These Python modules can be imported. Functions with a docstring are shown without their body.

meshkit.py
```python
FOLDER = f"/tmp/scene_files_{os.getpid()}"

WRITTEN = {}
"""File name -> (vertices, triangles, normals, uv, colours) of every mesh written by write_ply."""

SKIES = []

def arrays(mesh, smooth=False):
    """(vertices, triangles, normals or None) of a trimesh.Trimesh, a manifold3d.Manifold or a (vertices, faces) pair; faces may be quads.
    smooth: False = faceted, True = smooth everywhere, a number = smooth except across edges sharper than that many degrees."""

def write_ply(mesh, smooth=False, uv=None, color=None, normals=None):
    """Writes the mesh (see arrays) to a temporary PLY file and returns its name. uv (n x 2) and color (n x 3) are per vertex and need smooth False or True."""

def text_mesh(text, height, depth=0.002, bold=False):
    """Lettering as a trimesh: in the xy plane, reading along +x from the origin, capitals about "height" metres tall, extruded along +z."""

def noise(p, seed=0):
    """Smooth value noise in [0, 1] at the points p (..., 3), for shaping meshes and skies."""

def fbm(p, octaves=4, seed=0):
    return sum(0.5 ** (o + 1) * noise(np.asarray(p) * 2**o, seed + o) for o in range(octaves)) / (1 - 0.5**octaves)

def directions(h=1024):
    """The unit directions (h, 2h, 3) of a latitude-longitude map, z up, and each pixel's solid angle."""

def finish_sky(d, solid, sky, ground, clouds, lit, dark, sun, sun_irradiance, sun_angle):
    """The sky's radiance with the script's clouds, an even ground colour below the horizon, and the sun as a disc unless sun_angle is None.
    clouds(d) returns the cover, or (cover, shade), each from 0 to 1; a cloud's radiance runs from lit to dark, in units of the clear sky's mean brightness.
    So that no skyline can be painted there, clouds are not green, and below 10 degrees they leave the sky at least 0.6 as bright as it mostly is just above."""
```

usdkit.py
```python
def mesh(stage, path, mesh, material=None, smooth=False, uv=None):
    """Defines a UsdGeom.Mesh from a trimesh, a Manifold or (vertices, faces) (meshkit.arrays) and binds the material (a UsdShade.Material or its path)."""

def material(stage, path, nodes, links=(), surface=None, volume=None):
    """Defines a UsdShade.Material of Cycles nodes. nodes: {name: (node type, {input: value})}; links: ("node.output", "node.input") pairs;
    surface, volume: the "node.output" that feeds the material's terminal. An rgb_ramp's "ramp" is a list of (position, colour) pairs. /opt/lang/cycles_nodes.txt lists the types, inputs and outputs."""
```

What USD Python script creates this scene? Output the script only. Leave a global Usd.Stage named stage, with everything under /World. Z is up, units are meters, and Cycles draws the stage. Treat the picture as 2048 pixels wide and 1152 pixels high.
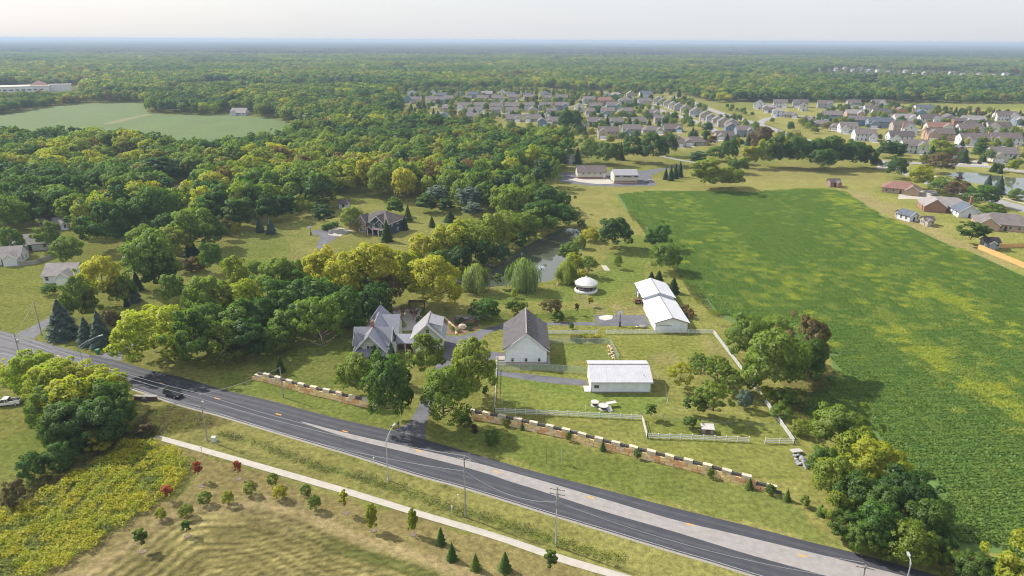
import math, random
import numpy as np, trimesh, shapely, usdkit, meshkit
from shapely.geometry import Polygon, LineString, Point
from pxr import Usd, UsdGeom, UsdLux, UsdShade, Sdf, Gf, Vt

stage = Usd.Stage.CreateInMemory()
UsdGeom.SetStageUpAxis(stage, UsdGeom.Tokens.z)
UsdGeom.SetStageMetersPerUnit(stage, 1.0)
UsdGeom.Xform.Define(stage, '/World')
UsdGeom.Scope.Define(stage, '/World/Looks')
PI = math.pi

# ------------------------------------------------------------------ camera, sky, sun, exposure
CAM_H, FPX = 80.0, 1365.0
PITCH, ROLL = math.atan((576 - 80) / FPX), math.radians(0.28)
EXPOSURE = 0.9
SUN_DIR = np.array([-math.cos(math.radians(28)), math.sin(math.radians(28)), 0])
SUN_ELEV = math.radians(41)
SUN_DIR = np.array([SUN_DIR[0] * math.cos(SUN_ELEV), SUN_DIR[1] * math.cos(SUN_ELEV), math.sin(SUN_ELEV)])
SUN_INT, SKY_STRENGTH, SUN_ANGLE = 1.08, 0.11, 1.6
HAZE = 0.00014

fwd = np.array([0, math.cos(PITCH), -math.sin(PITCH)])
rt0 = np.array([1.0, 0, 0]); up0 = np.cross(rt0, fwd)
right = rt0 * math.cos(ROLL) + up0 * math.sin(ROLL)
up = np.cross(right, fwd)
EYE = np.array([0, 0, CAM_H])

cam = UsdGeom.Camera.Define(stage, '/World/camera')
cam.CreateHorizontalApertureAttr(36.0); cam.CreateVerticalApertureAttr(36.0 * 9 / 16)
cam.CreateFocalLengthAttr(36.0 * FPX / 2048)
cam.CreateClippingRangeAttr(Gf.Vec2f(1, 100000))
m4 = np.eye(4); m4[0, :3], m4[1, :3], m4[2, :3], m4[3, :3] = right, up, -fwd, EYE
cam.AddTransformOp().Set(Gf.Matrix4d(*m4.ravel().tolist()))
cam.CreateExposureAttr(EXPOSURE)

usdkit.material(stage, '/World/Looks/sky_look', {
    's': ('sky_texture', {'sky_type': 'single_scattering', 'sun_disc': False, 'sun_elevation': SUN_ELEV,
                          'sun_rotation': math.atan2(SUN_DIR[0], SUN_DIR[1]), 'air_density': 1.0, 'aerosol_density': 2.5}),
    'tc': ('texture_coordinate', {}), 'mp': ('mapping', {'scale': (1, 1, 3.0)}),
    'n': ('noise_texture', {'scale': 2.2, 'detail': 5, 'roughness': 0.55}),
    'r': ('rgb_ramp', {'ramp': [(0.25, (4.05, 4.2, 4.5)), (0.75, (4.4, 4.52, 4.75))]}),
    'm': ('mix_color', {'blend_type': 'mix', 'fac': 0.78, 'use_clamp': False}),
    'b': ('background_shader', {'strength': SKY_STRENGTH})},
    [('tc.generated', 'mp.vector'), ('mp.vector', 'n.vector'), ('n.fac', 'r.fac'), ('s.color', 'm.a'), ('r.color', 'm.b'), ('m.result', 'b.color')],
    surface='b.background')
dome = UsdLux.DomeLight.Define(stage, '/World/sky')
UsdShade.MaterialBindingAPI.Apply(dome.GetPrim()).Bind(UsdShade.Material.Get(stage, '/World/Looks/sky_look'))
dome.GetPrim().SetCustomDataByKey('kind', 'structure')
sun = UsdLux.DistantLight.Define(stage, '/World/sun')
sun.CreateIntensityAttr(SUN_INT); sun.CreateAngleAttr(SUN_ANGLE); sun.CreateNormalizeAttr(True)
sun.CreateColorAttr(Gf.Vec3f(1.0, 0.95, 0.87))
zz = SUN_DIR; xx = np.cross([0, 0, 1.0], zz); xx /= np.linalg.norm(xx); yy = np.cross(zz, xx)
m4 = np.eye(4); m4[0, :3], m4[1, :3], m4[2, :3] = xx, yy, zz
sun.AddTransformOp().Set(Gf.Matrix4d(*m4.ravel().tolist()))

# ------------------------------------------------------------------ from a place in the photograph to a place on the land
def ray(px, py):
    d = fwd * FPX + right * (px - 1024) + up * (576 - py)
    return d / np.linalg.norm(d)

def smooth01(t):
    t = np.clip(t, 0, 1); return t * t * (3 - 2 * t)

MOUND_ON = False
def land(x, y):
    """Height of the land: flat, with the mown mound in the foreground, the roadside ditch and the hollow under the ponds."""
    x, y = np.asarray(x, float), np.asarray(y, float)
    z = np.zeros(np.broadcast(x, y).shape)
    if MOUND_ON:
        dx, dy = (x - MOUND[0]) / MOUND[2], (y - MOUND[1]) / MOUND[3]
        z = z + MOUND[4] * smooth01(1 - np.sqrt(dx * dx + dy * dy))
    return z
MOUND = (-34.0, 74.0, 58.0, 27.0, 3.4)

def G(px, py, z=0.0):
    """The point of the land seen at the photograph's pixel (px, py)."""
    d = ray(px, py); p = EYE + d * ((z - EYE[2]) / d[2])
    for _ in range(6 if MOUND_ON else 0):
        h = float(land(p[0], p[1])) + z
        p = EYE + d * ((h - EYE[2]) / d[2])
    return p

def pix(p):
    p = np.asarray(p, float) - EYE
    f = p @ fwd
    return np.stack([1024 + FPX * (p @ right) / f, 576 - FPX * (p @ up) / f], -1)

def tall(px, py, ptop):
    """Height of an upright thing with its foot at (px, py) and its top on row ptop."""
    b = G(px, py); lo, hi = 0.0, 80.0
    for _ in range(40):
        mid = (lo + hi) / 2
        if pix(b + [0, 0, mid])[1] > ptop: lo = mid
        else: hi = mid
    return lo

def foot(px, ptop, h):
    """The foot of an upright thing h metres tall whose top is seen at (px, ptop)."""
    return G(px, ptop, h) * [1, 1, 0]

def mpp(px, py):
    """Metres per pixel across the view at a place on the land."""
    b = G(px, py); return float((b - EYE) @ fwd) / FPX

MOUND_ON = True
# ------------------------------------------------------------------ helpers
ONES = 'zeroth first second third fourth fifth sixth seventh eighth ninth tenth eleventh twelfth thirteenth fourteenth fifteenth sixteenth seventeenth eighteenth nineteenth'.split()
def nth(k):
    k += 1
    if k < 20: return ONES[k]
    t = {2: 'twent', 3: 'thirt', 4: 'fort', 5: 'fift', 6: 'sixt'}[k // 10]
    return t + 'ieth' if k % 10 == 0 else t + 'y-' + ONES[k % 10]
used = {}
def fresh(parent, name):
    k = (parent, name); n = used.get(k, -1) + 1; used[k] = n
    return f'{parent}/{name}' if n == 0 else f'{parent}/{name}_{n:03d}'

def tag(prim, label=None, cat=None, group=None, kind=None):
    for k, v in (('label', label), ('category', cat), ('group', group), ('kind', kind)):
        if v: prim.SetCustomDataByKey(k, v)
    return prim

def thing(name, label, cat, loc=(0, 0, 0), rz=0.0, group=None, scale=None):
    x = UsdGeom.Xform.Define(stage, fresh('/World', name))
    x.AddTranslateOp().Set(Gf.Vec3d(*map(float, loc)))
    if rz: x.AddRotateZOp().Set(math.degrees(rz))
    if scale is not None: x.AddScaleOp().Set(Gf.Vec3f(*map(float, scale)))
    tag(x.GetPrim(), label, cat, group)
    return x.GetPrim()

LK = '/World/Looks/'
def obj(name, mesh, mat, parent=None, smooth=False, label=None, cat=None, group=None, kind=None):
    where = str(parent.GetPath()) if parent is not None else '/World'
    if isinstance(mesh, list): mesh = joined(mesh)
    m = usdkit.mesh(stage, fresh(where, name), mesh, LK + mat, smooth=smooth)
    m.CreateDoubleSidedAttr(True)
    return tag(m.GetPrim(), label, cat, group, kind)

def joined(ms):
    vs, fs, k = [], [], 0
    for m in ms:
        v, f, _ = meshkit.arrays(m); vs.append(v); fs.append(f + k); k += len(v)
    return np.vstack(vs), np.vstack(fs)

BOXF = np.array([[0, 2, 3], [0, 3, 1], [4, 5, 7], [4, 7, 6], [0, 1, 5], [0, 5, 4], [2, 6, 7], [2, 7, 3], [0, 4, 6], [0, 6, 2], [1, 3, 7], [1, 7, 5]])
def box(x0, x1, y0, y1, z0, z1):
    v = np.array([[x, y, z] for z in (z0, z1) for y in (y0, y1) for x in (x0, x1)], float)
    return v, BOXF
def beam(a, b, w, h):
    """A bar of section w x h from a to b (its height stays upright)."""
    a, b = np.asarray(a, float), np.asarray(b, float); d = b - a; L = np.linalg.norm(d); d /= L
    s = np.cross(d, [0, 0, 1.0]); s = s / np.linalg.norm(s) if np.linalg.norm(s) > 1e-6 else np.array([1.0, 0, 0])
    u = np.cross(s, d)
    v = np.array([a + d * L * i + s * w / 2 * j + u * h / 2 * k for k in (-1, 1) for j in (-1, 1) for i in (0, 1)])
    return v, BOXF
def tube(pts, r, n=6, cap=True):
    pts = np.asarray(pts, float); r = np.broadcast_to(r, len(pts)); t = np.gradient(pts, axis=0); v = []
    for p, d, q in zip(pts, t, r):
        d = d / np.linalg.norm(d); s = np.cross(d, [0.31, 0.95, 0.05]); s /= np.linalg.norm(s); u = np.cross(d, s)
        a = np.arange(n) * 2 * PI / n
        v.append(p + q * (np.cos(a)[:, None] * s + np.sin(a)[:, None] * u))
    v = np.vstack(v); f = []
    for i in range(len(pts) - 1):
        for j in range(n):
            a, b = i * n + j, i * n + (j + 1) % n
            f += [[a, b, b + n], [a, b + n, a + n]]
    if cap:
        e = len(v) - n
        f += [[0, j + 1, j] for j in range(1, n - 1)] + [[e, e + j, e + j + 1] for j in range(1, n - 1)]
    return v, np.array(f)
def prism(poly2d, axis, a0, a1):
    """A flat outline pushed along 'x', 'y' or 'z' from a0 to a1."""
    p = np.asarray(poly2d, float); n = len(p)
    if axis == 'z': V = lambda t: np.c_[p, np.full(n, t)]
    elif axis == 'y': V = lambda t: np.c_[p[:, 0], np.full(n, t), p[:, 1]]
    else: V = lambda t: np.c_[np.full(n, t), p]
    _, tri = trimesh.creation.triangulate_polygon(Polygon(p), engine='earcut') if n > 4 else (None, np.array([[0, 1, 2], [0, 2, 3]][:n - 2]))
    if n > 4:
        vv, tri = trimesh.creation.triangulate_polygon(Polygon(p), engine='earcut')
        from scipy.spatial import cKDTree
        tri = cKDTree(p).query(vv)[1][tri]
    side = [[i, (i + 1) % n, (i + 1) % n + n] for i in range(n)] + [[i, (i + 1) % n + n, i + n] for i in range(n)]
    return np.vstack([V(a0), V(a1)]), np.vstack([tri[:, ::-1], tri + n, side])
def fixed(m):
    v, f, _ = meshkit.arrays(m); t = trimesh.Trimesh(v, f, process=True); t.fix_normals(); return t
def moved(m, loc=(0, 0, 0), rz=0.0, s=1.0):
    v, f, _ = meshkit.arrays(m); c, n = math.cos(rz), math.sin(rz)
    return (v * s) @ np.array([[c, n, 0], [-n, c, 0], [0, 0, 1]]) + np.asarray(loc, float), f
def lathe(prof, n=24):
    prof = np.asarray(prof, float); a = np.arange(n) * 2 * PI / n; k = len(prof)
    v = np.array([[r * math.cos(t), r * math.sin(t), z] for t in a for r, z in prof]); f = []
    for i in range(n):
        for j in range(k - 1):
            A, B, C, D = i * k + j, ((i + 1) % n) * k + j, ((i + 1) % n) * k + j + 1, i * k + j + 1
            f += [[A, B, C], [A, C, D]]
    return v, np.array(f)
def blob(c, r, seed=0, sub=1, amp=0.25, sq=(1, 1, 1)):
    t = trimesh.creation.icosphere(sub, 1.0); v = np.array(t.vertices)
    n = meshkit.fbm(v * 1.7 + seed * 7.13 + 50, 3)
    return v * (1 + amp * (n[:, None] - 0.5) * 2) * np.asarray(sq) * r + np.asarray(c, float), np.array(t.faces)

def mat(name, nodes, links, surface='p.BSDF', volume=None):
    return usdkit.material(stage, LK + name, nodes, links, surface=surface, volume=volume)

def plain(name, c, rough=0.7, var=0.18, scale=1.2, spec=0.4, metal=0.0, fine=None, bump=0.0, c2=None):
    """A matt surface whose tone wanders by var at the given scale (per metre), with optional fine grain."""
    c = np.asarray(c, float); lo = c * (1 - var); hi = np.asarray(c2, float) if c2 is not None else c * (1 + var)
    nodes = {'g': ('geometry', {}), 'n': ('noise_texture', {'scale': scale, 'detail': 5, 'roughness': 0.6}),
             'r': ('rgb_ramp', {'ramp': [(0.3, lo), (0.7, np.minimum(hi, 0.95))]}),
             'p': ('principled_bsdf', {'roughness': rough, 'specular_ior_level': spec, 'metallic': metal})}
    links = [('g.position', 'n.vector'), ('n.fac', 'r.fac'), ('r.color', 'p.base_color')]
    if bump:
        nodes['b'] = ('bump', {'strength': 0.6, 'distance': bump}); nodes['n2'] = ('noise_texture', {'scale': fine or scale * 6, 'detail': 3})
        links += [('g.position', 'n2.vector'), ('n2.fac', 'b.height'), ('b.normal', 'p.normal')]
    return mat(name, nodes, links)

def leaf(name, cols, trans=0.44, sat=0.5, patch=0.25):
    """Foliage: each tree takes its own tone from cols, its boughs and single leaves wander round it."""
    st = [(i / max(1, len(cols) - 1), c) for i, c in enumerate(cols)]
    return mat(name, {
        'o': ('object_info', {}), 'g': ('geometry', {}), 'r': ('rgb_ramp', {'ramp': st}),
        'n': ('noise_texture', {'scale': patch, 'detail': 3, 'roughness': 0.6}),
        'a': ('math', {'math_type': 'multiply_add', 'value2': 1.2, 'value3': -0.60}),
        'e': ('math', {'math_type': 'add'}),
        'v': ('map_range', {'from_min': 0, 'from_max': 1, 'to_min': 1 - sat, 'to_max': 1 + sat}),
        'h': ('hsv', {'fac': 1.0}),
        'd': ('diffuse_bsdf', {}), 't': ('translucent_bsdf', {}), 'gl': ('glossy_bsdf', {'roughness': 0.55, 'color': (0.35, 0.35, 0.35)}),
        'tc': ('mix_color', {'blend_type': 'multiply', 'fac': 1.0, 'b': (trans * 2.6, trans * 3.1, trans * 1.2), 'use_clamp': False}), 'm': ('add_closure', {}), 'm2': ('mix_closure', {'fac': 0.05})},
        [('g.position', 'n.vector'), ('n.fac', 'a.value1'), ('o.random', 'e.value1'), ('a.value', 'e.value2'), ('e.value', 'r.fac'),
         ('g.random_per_island', 'v.value'), ('v.result', 'h.value'), ('r.color', 'h.color'),
         ('h.color', 'd.color'), ('h.color', 'tc.a'), ('tc.result', 't.color'), ('d.BSDF', 'm.closure1'), ('t.BSDF', 'm.closure2'),
         ('m.closure', 'm2.closure1'), ('gl.BSDF', 'm2.closure2')], surface='m2.closure')

leaf('leaf_dark', [(0.049, 0.109, 0.022), (0.075, 0.147, 0.023), (0.113, 0.178, 0.026)])
leaf('leaf_mid', [(0.081, 0.168, 0.024), (0.134, 0.212, 0.027), (0.189, 0.248, 0.030)])
leaf('leaf_olive', [(0.136, 0.210, 0.032), (0.189, 0.253, 0.035), (0.250, 0.282, 0.038)])
leaf('leaf_yellow_green', [(0.237, 0.294, 0.024), (0.326, 0.335, 0.024), (0.430, 0.376, 0.026)])
leaf('leaf_yellow', [(0.363, 0.356, 0.030), (0.462, 0.402, 0.030), (0.528, 0.402, 0.030)])
leaf('leaf_lime', [(0.258, 0.335, 0.023), (0.349, 0.385, 0.023), (0.426, 0.412, 0.023)])
leaf('leaf_orange', [(0.200, 0.160, 0.045), (0.230, 0.140, 0.045), (0.180, 0.140, 0.045)])
leaf('leaf_brown', [(0.140, 0.119, 0.049), (0.182, 0.140, 0.056), (0.154, 0.098, 0.050)])
leaf('leaf_red', [(0.46, 0.110, 0.040), (0.50, 0.180, 0.040), (0.42, 0.070, 0.045)])
leaf('leaf_purple', [(0.084, 0.031, 0.039), (0.112, 0.042, 0.048)])
leaf('leaf_blue', [(0.150, 0.215, 0.180), (0.185, 0.245, 0.205)], trans=0.3)
leaf('leaf_pine', [(0.067, 0.138, 0.058), (0.097, 0.179, 0.069)], trans=0.3)
leaf('leaf_willow', [(0.200, 0.273, 0.077), (0.273, 0.319, 0.092)])
leaf('leaf_wood', [(0.048, 0.110, 0.028), (0.077, 0.148, 0.030), (0.112, 0.183, 0.033), (0.144, 0.211, 0.035), (0.193, 0.233, 0.036), (0.266, 0.260, 0.036), (0.209, 0.176, 0.040)])
plain('bark', (0.11, 0.085, 0.065), 0.9, 0.3, 3)
plain('dead_twig', (0.20, 0.17, 0.15), 0.9, 0.2, 3)
# ------------------------------------------------------------------ the land and everything that lies flat on it
def pts(*pp, z=0.0):
    """Pixels of the photograph -> outline on the land."""
    return [G(a, b, z)[:2] for a, b in pp]
def poly(*pp): return Polygon(pts(*pp)).buffer(0)
def curve(line, step=2.0):
    """A smooth line through the given places."""
    p = np.asarray(line, float); d = np.r_[0, np.cumsum(np.linalg.norm(np.diff(p, axis=0), axis=1))]
    from scipy.interpolate import PchipInterpolator
    t = np.linspace(0, d[-1], max(2, int(d[-1] / step)))
    return PchipInterpolator(d, p)(t)
def ribbon(line, w, step=2.0):
    return LineString(curve(line, step)).buffer(w / 2, cap_style='flat')
def sheet(name, shp, z, look, label=None, kind='structure', cut=6.0, parent=None, thick=0.0):
    """A flat sheet (or slab) of the given outline, its triangles kept small enough to follow the land."""
    geoms = [g for g in getattr(shp, 'geoms', [shp]) if g.area > 0.02]; vs, fs, k = [], [], 0
    for g in geoms:
        g = shapely.segmentize(g.simplify(0.02), cut)
        if thick:
            m = trimesh.creation.extrude_polygon(g, thick, engine='earcut'); v, f = np.array(m.vertices), np.array(m.faces)
            v[:, 2] += z
        else:
            v2, f = trimesh.creation.triangulate_polygon(g, engine='earcut'); v = np.c_[v2, land(v2[:, 0], v2[:, 1]) + z]
            n = np.cross(v[f[:, 1]] - v[f[:, 0]], v[f[:, 2]] - v[f[:, 0]])[:, 2]; f[n < 0] = f[n < 0][:, ::-1]
        vs.append(v); fs.append(f + k); k += len(v)
    return obj(name, (np.vstack(vs), np.vstack(fs)), look, parent, label=label, kind=None if parent is not None else kind)

UPPER = [(-300, 590), (0, 661), (40, 672), (105, 690), (165, 706), (236, 722), (295, 739), (373, 757), (434, 776), (542, 802), (700, 843), (787, 862), (853, 880), (943, 906), (1047, 937), (1200, 977), (1350, 1016), (1500, 1053), (1608, 1081), (1699, 1103), (1804, 1131), (1900, 1158), (2200, 1235)]
LOWER = [(-300, 640), (0, 708), (120, 737), (260, 776), (369, 812), (434, 829), (521, 855), (608, 881), (700, 908), (742, 921), (839, 951), (922, 973), (1002, 997), (1117, 1033), (1221, 1064), (1350, 1103), (1430, 1126), (1507, 1150), (1700, 1206), (2000, 1290)]
up_l, lo_l = curve(pts(*UPPER), 3), curve(pts(*LOWER), 3)
ROAD = Polygon(np.vstack([up_l, lo_l[::-1]])).buffer(0)
MED_T = [(603, 843), (700, 868), (838, 899), (949, 925), (1047, 951), (1221, 1002), (1350, 1040), (1490, 1073), (1699, 1124), (1900, 1176)]
MED_B = [(603, 844.5), (700, 877), (838, 911), (949, 940), (1047, 971), (1221, 1027), (1350, 1064), (1490, 1107), (1699, 1165), (1900, 1225)]
MEDIAN = Polygon(np.vstack([curve(pts(*MED_T), 3), curve(pts(*MED_B), 3)[::-1]])).buffer(0)
WALK_T = [(313, 870), (420, 899), (560, 939), (700, 979), (850, 1025), (995, 1068), (1134, 1114), (1242, 1146), (1400, 1196)]
WALK_B = [(304, 877), (412, 908), (552, 949), (700, 992), (850, 1038), (995, 1081), (1134, 1129), (1225, 1156), (1380, 1206)]
WALK = Polygon(np.vstack([curve(pts(*WALK_T), 3), curve(pts(*WALK_B), 3)[::-1]])).buffer(0)
SIDE_ROAD = poly((-200, 650), (0, 684), (70, 716), (40, 726), (22, 738), (-10, 748), (-200, 770))
DRIVE_LEFT = poly((31, 668), (62, 654), (97, 635), (112, 622), (118, 632), (101, 646), (84, 662), (69, 678), (50, 674))
DRIVE_MID = poly((190, 711), (236, 701), (262, 684), (276, 672), (284, 678), (262, 695), (247, 706), (243, 722), (210, 716))
MAIN_DRIVE = poly((785, 861), (818, 846), (836, 815), (848, 782), (866, 744), (882, 712), (890, 690), (892, 671), (922, 672), (950, 664), (975, 655), (1005, 648.5), (1060, 646), (1090, 644.5), (1190, 644),
                  (1195, 651), (1088, 650.3), (1030, 653), (1005, 658), (975, 667), (957, 683), (959, 694), (975, 702), (1005, 706), (1020, 707), (1020, 718), (968, 719), (956, 710), (944, 700), (925, 698), (908, 720), (888, 756), (872, 792), (858, 828), (850, 860), (853, 880), (815, 869)).buffer(0.3).buffer(-0.3)
COURT = poly((1188.6, 630), (1289, 630), (1302, 652), (1196, 652))
LANE = poly((990, 741), (1090, 752), (1172, 760), (1175, 771), (1129, 769), (1081, 764), (996, 751))
DARK_DRIVE = poly((624, 460), (656, 459), (658, 470), (679, 473), (666, 480), (655, 488), (648, 496), (640, 508), (626, 520), (612, 519), (630, 504), (635, 488), (641, 473), (625, 467))
DARK_PAD = poly((656.5, 461), (675, 454), (707, 462), (679, 472.5), (656.5, 470))
COMPOUND = poly((1107, 347), (1149, 344.5), (1220, 343.5), (1276, 342.5), (1329, 336), (1360, 330), (1362, 333), (1329, 340), (1302, 351), (1305, 360), (1313, 366), (1309, 372), (1220, 373), (1169, 371), (1130, 365), (1110, 357)).buffer(1).buffer(-1)
APRON = poly((1133, 357.5), (1212, 352.5), (1228, 366), (1223, 368), (1194, 368), (1156, 363.5))
PATIO = poly((812, 616), (842, 616), (845, 634), (826, 661), (805, 662), (803, 640))
BREEZE = poly((795, 674), (828, 674), (826, 697), (798, 697))
POND = poly((914, 549), (936, 545), (954, 544), (977, 538), (991, 529), (1014, 516), (1038, 498), (1062, 485), (1090, 472), (1116, 460), (1140, 456), (1164, 459), (1158, 466), (1152, 480), (1146, 498), (1134, 514), (1124, 532), (1114, 552), (1092, 563), (1076, 561), (1019, 569), (969, 575), (935, 574), (916, 566)).buffer(2).buffer(-2)
POND2 = poly((1893, 350), (1922, 344.5), (1969, 347), (2015, 354), (2048, 355), (2100, 362), (2100, 410), (2048, 400), (2004, 385), (1961, 368), (1910, 354)).buffer(3).buffer(-3)
FIELD = poly((1232, 389), (1300, 383), (1400, 383.5), (1510, 385), (1570, 379), (1640, 377), (1690, 383), (1720, 402), (1760, 429), (1800, 446), (1860, 474), (1900, 490), (1960, 513), (2048, 553), (2300, 640), (2500, 1000), (2400, 1180), (2060, 1120), (1978, 1104), (1943, 1111), (1908, 1094), (1870, 1056), (1866, 975), (1811, 944), (1773, 899), (1728, 857), (1660, 850), (1603, 826), (1607, 794), (1641, 776), (1669, 746), (1660, 712), (1600, 690), (1500, 665), (1444, 634), (1395, 596), (1364, 558), (1320, 505), (1283, 455), (1255, 422)).buffer(2).buffer(-2)
FAR_FIELD = poly((-60, 232), (100, 214), (180, 206.5), (292, 205), (294, 224), (330, 229), (480, 231), (560, 238), (620, 262), (560, 290), (440, 312), (300, 305), (150, 292), (0, 285), (-60, 285))
GOLD = poly((-40, 1045), (95, 985), (180, 930), (250, 890), (305, 881), (392, 925), (384, 948), (350, 988), (300, 1022), (262, 1047), (200, 1092), (140, 1132), (60, 1172), (-40, 1172))
ROUND_BED = poly((1096, 662), (1200, 662), (1200, 688), (1096, 682))

STREETS = [ribbon(pts((1340, 193), (1375, 201), (1420, 219), (1465, 234), (1520, 250), (1572, 268), (1640, 288), (1700, 306), (1756, 322), (1800, 336), (1850, 362), (1930, 386), (2000, 404), (2060, 422), (2150, 455)), 11, 6),
           ribbon(pts((1756, 323), (1830, 326), (1905, 330.5), (1972, 333), (2048, 344), (2120, 356)), 9, 6),
           ribbon(pts((1300, 213), (1345, 228), (1400, 246), (1440, 268), (1420, 285)), 9, 6),
           ribbon(pts((860, 214), (960, 213), (1060, 213), (1180, 214), (1290, 211), (1330, 204)), 8, 6),
           ribbon(pts((860, 226), (960, 227), (1100, 228), (1250, 226), (1330, 222)), 8, 6),
           ribbon(pts((880, 199.5), (980, 199), (1120, 199), (1280, 199)), 8, 6),
           ribbon(pts((1520, 250), (1600, 232), (1700, 240), (1800, 258), (1900, 262)), 8, 6)]
STREETS = shapely.union_all(STREETS)

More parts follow.
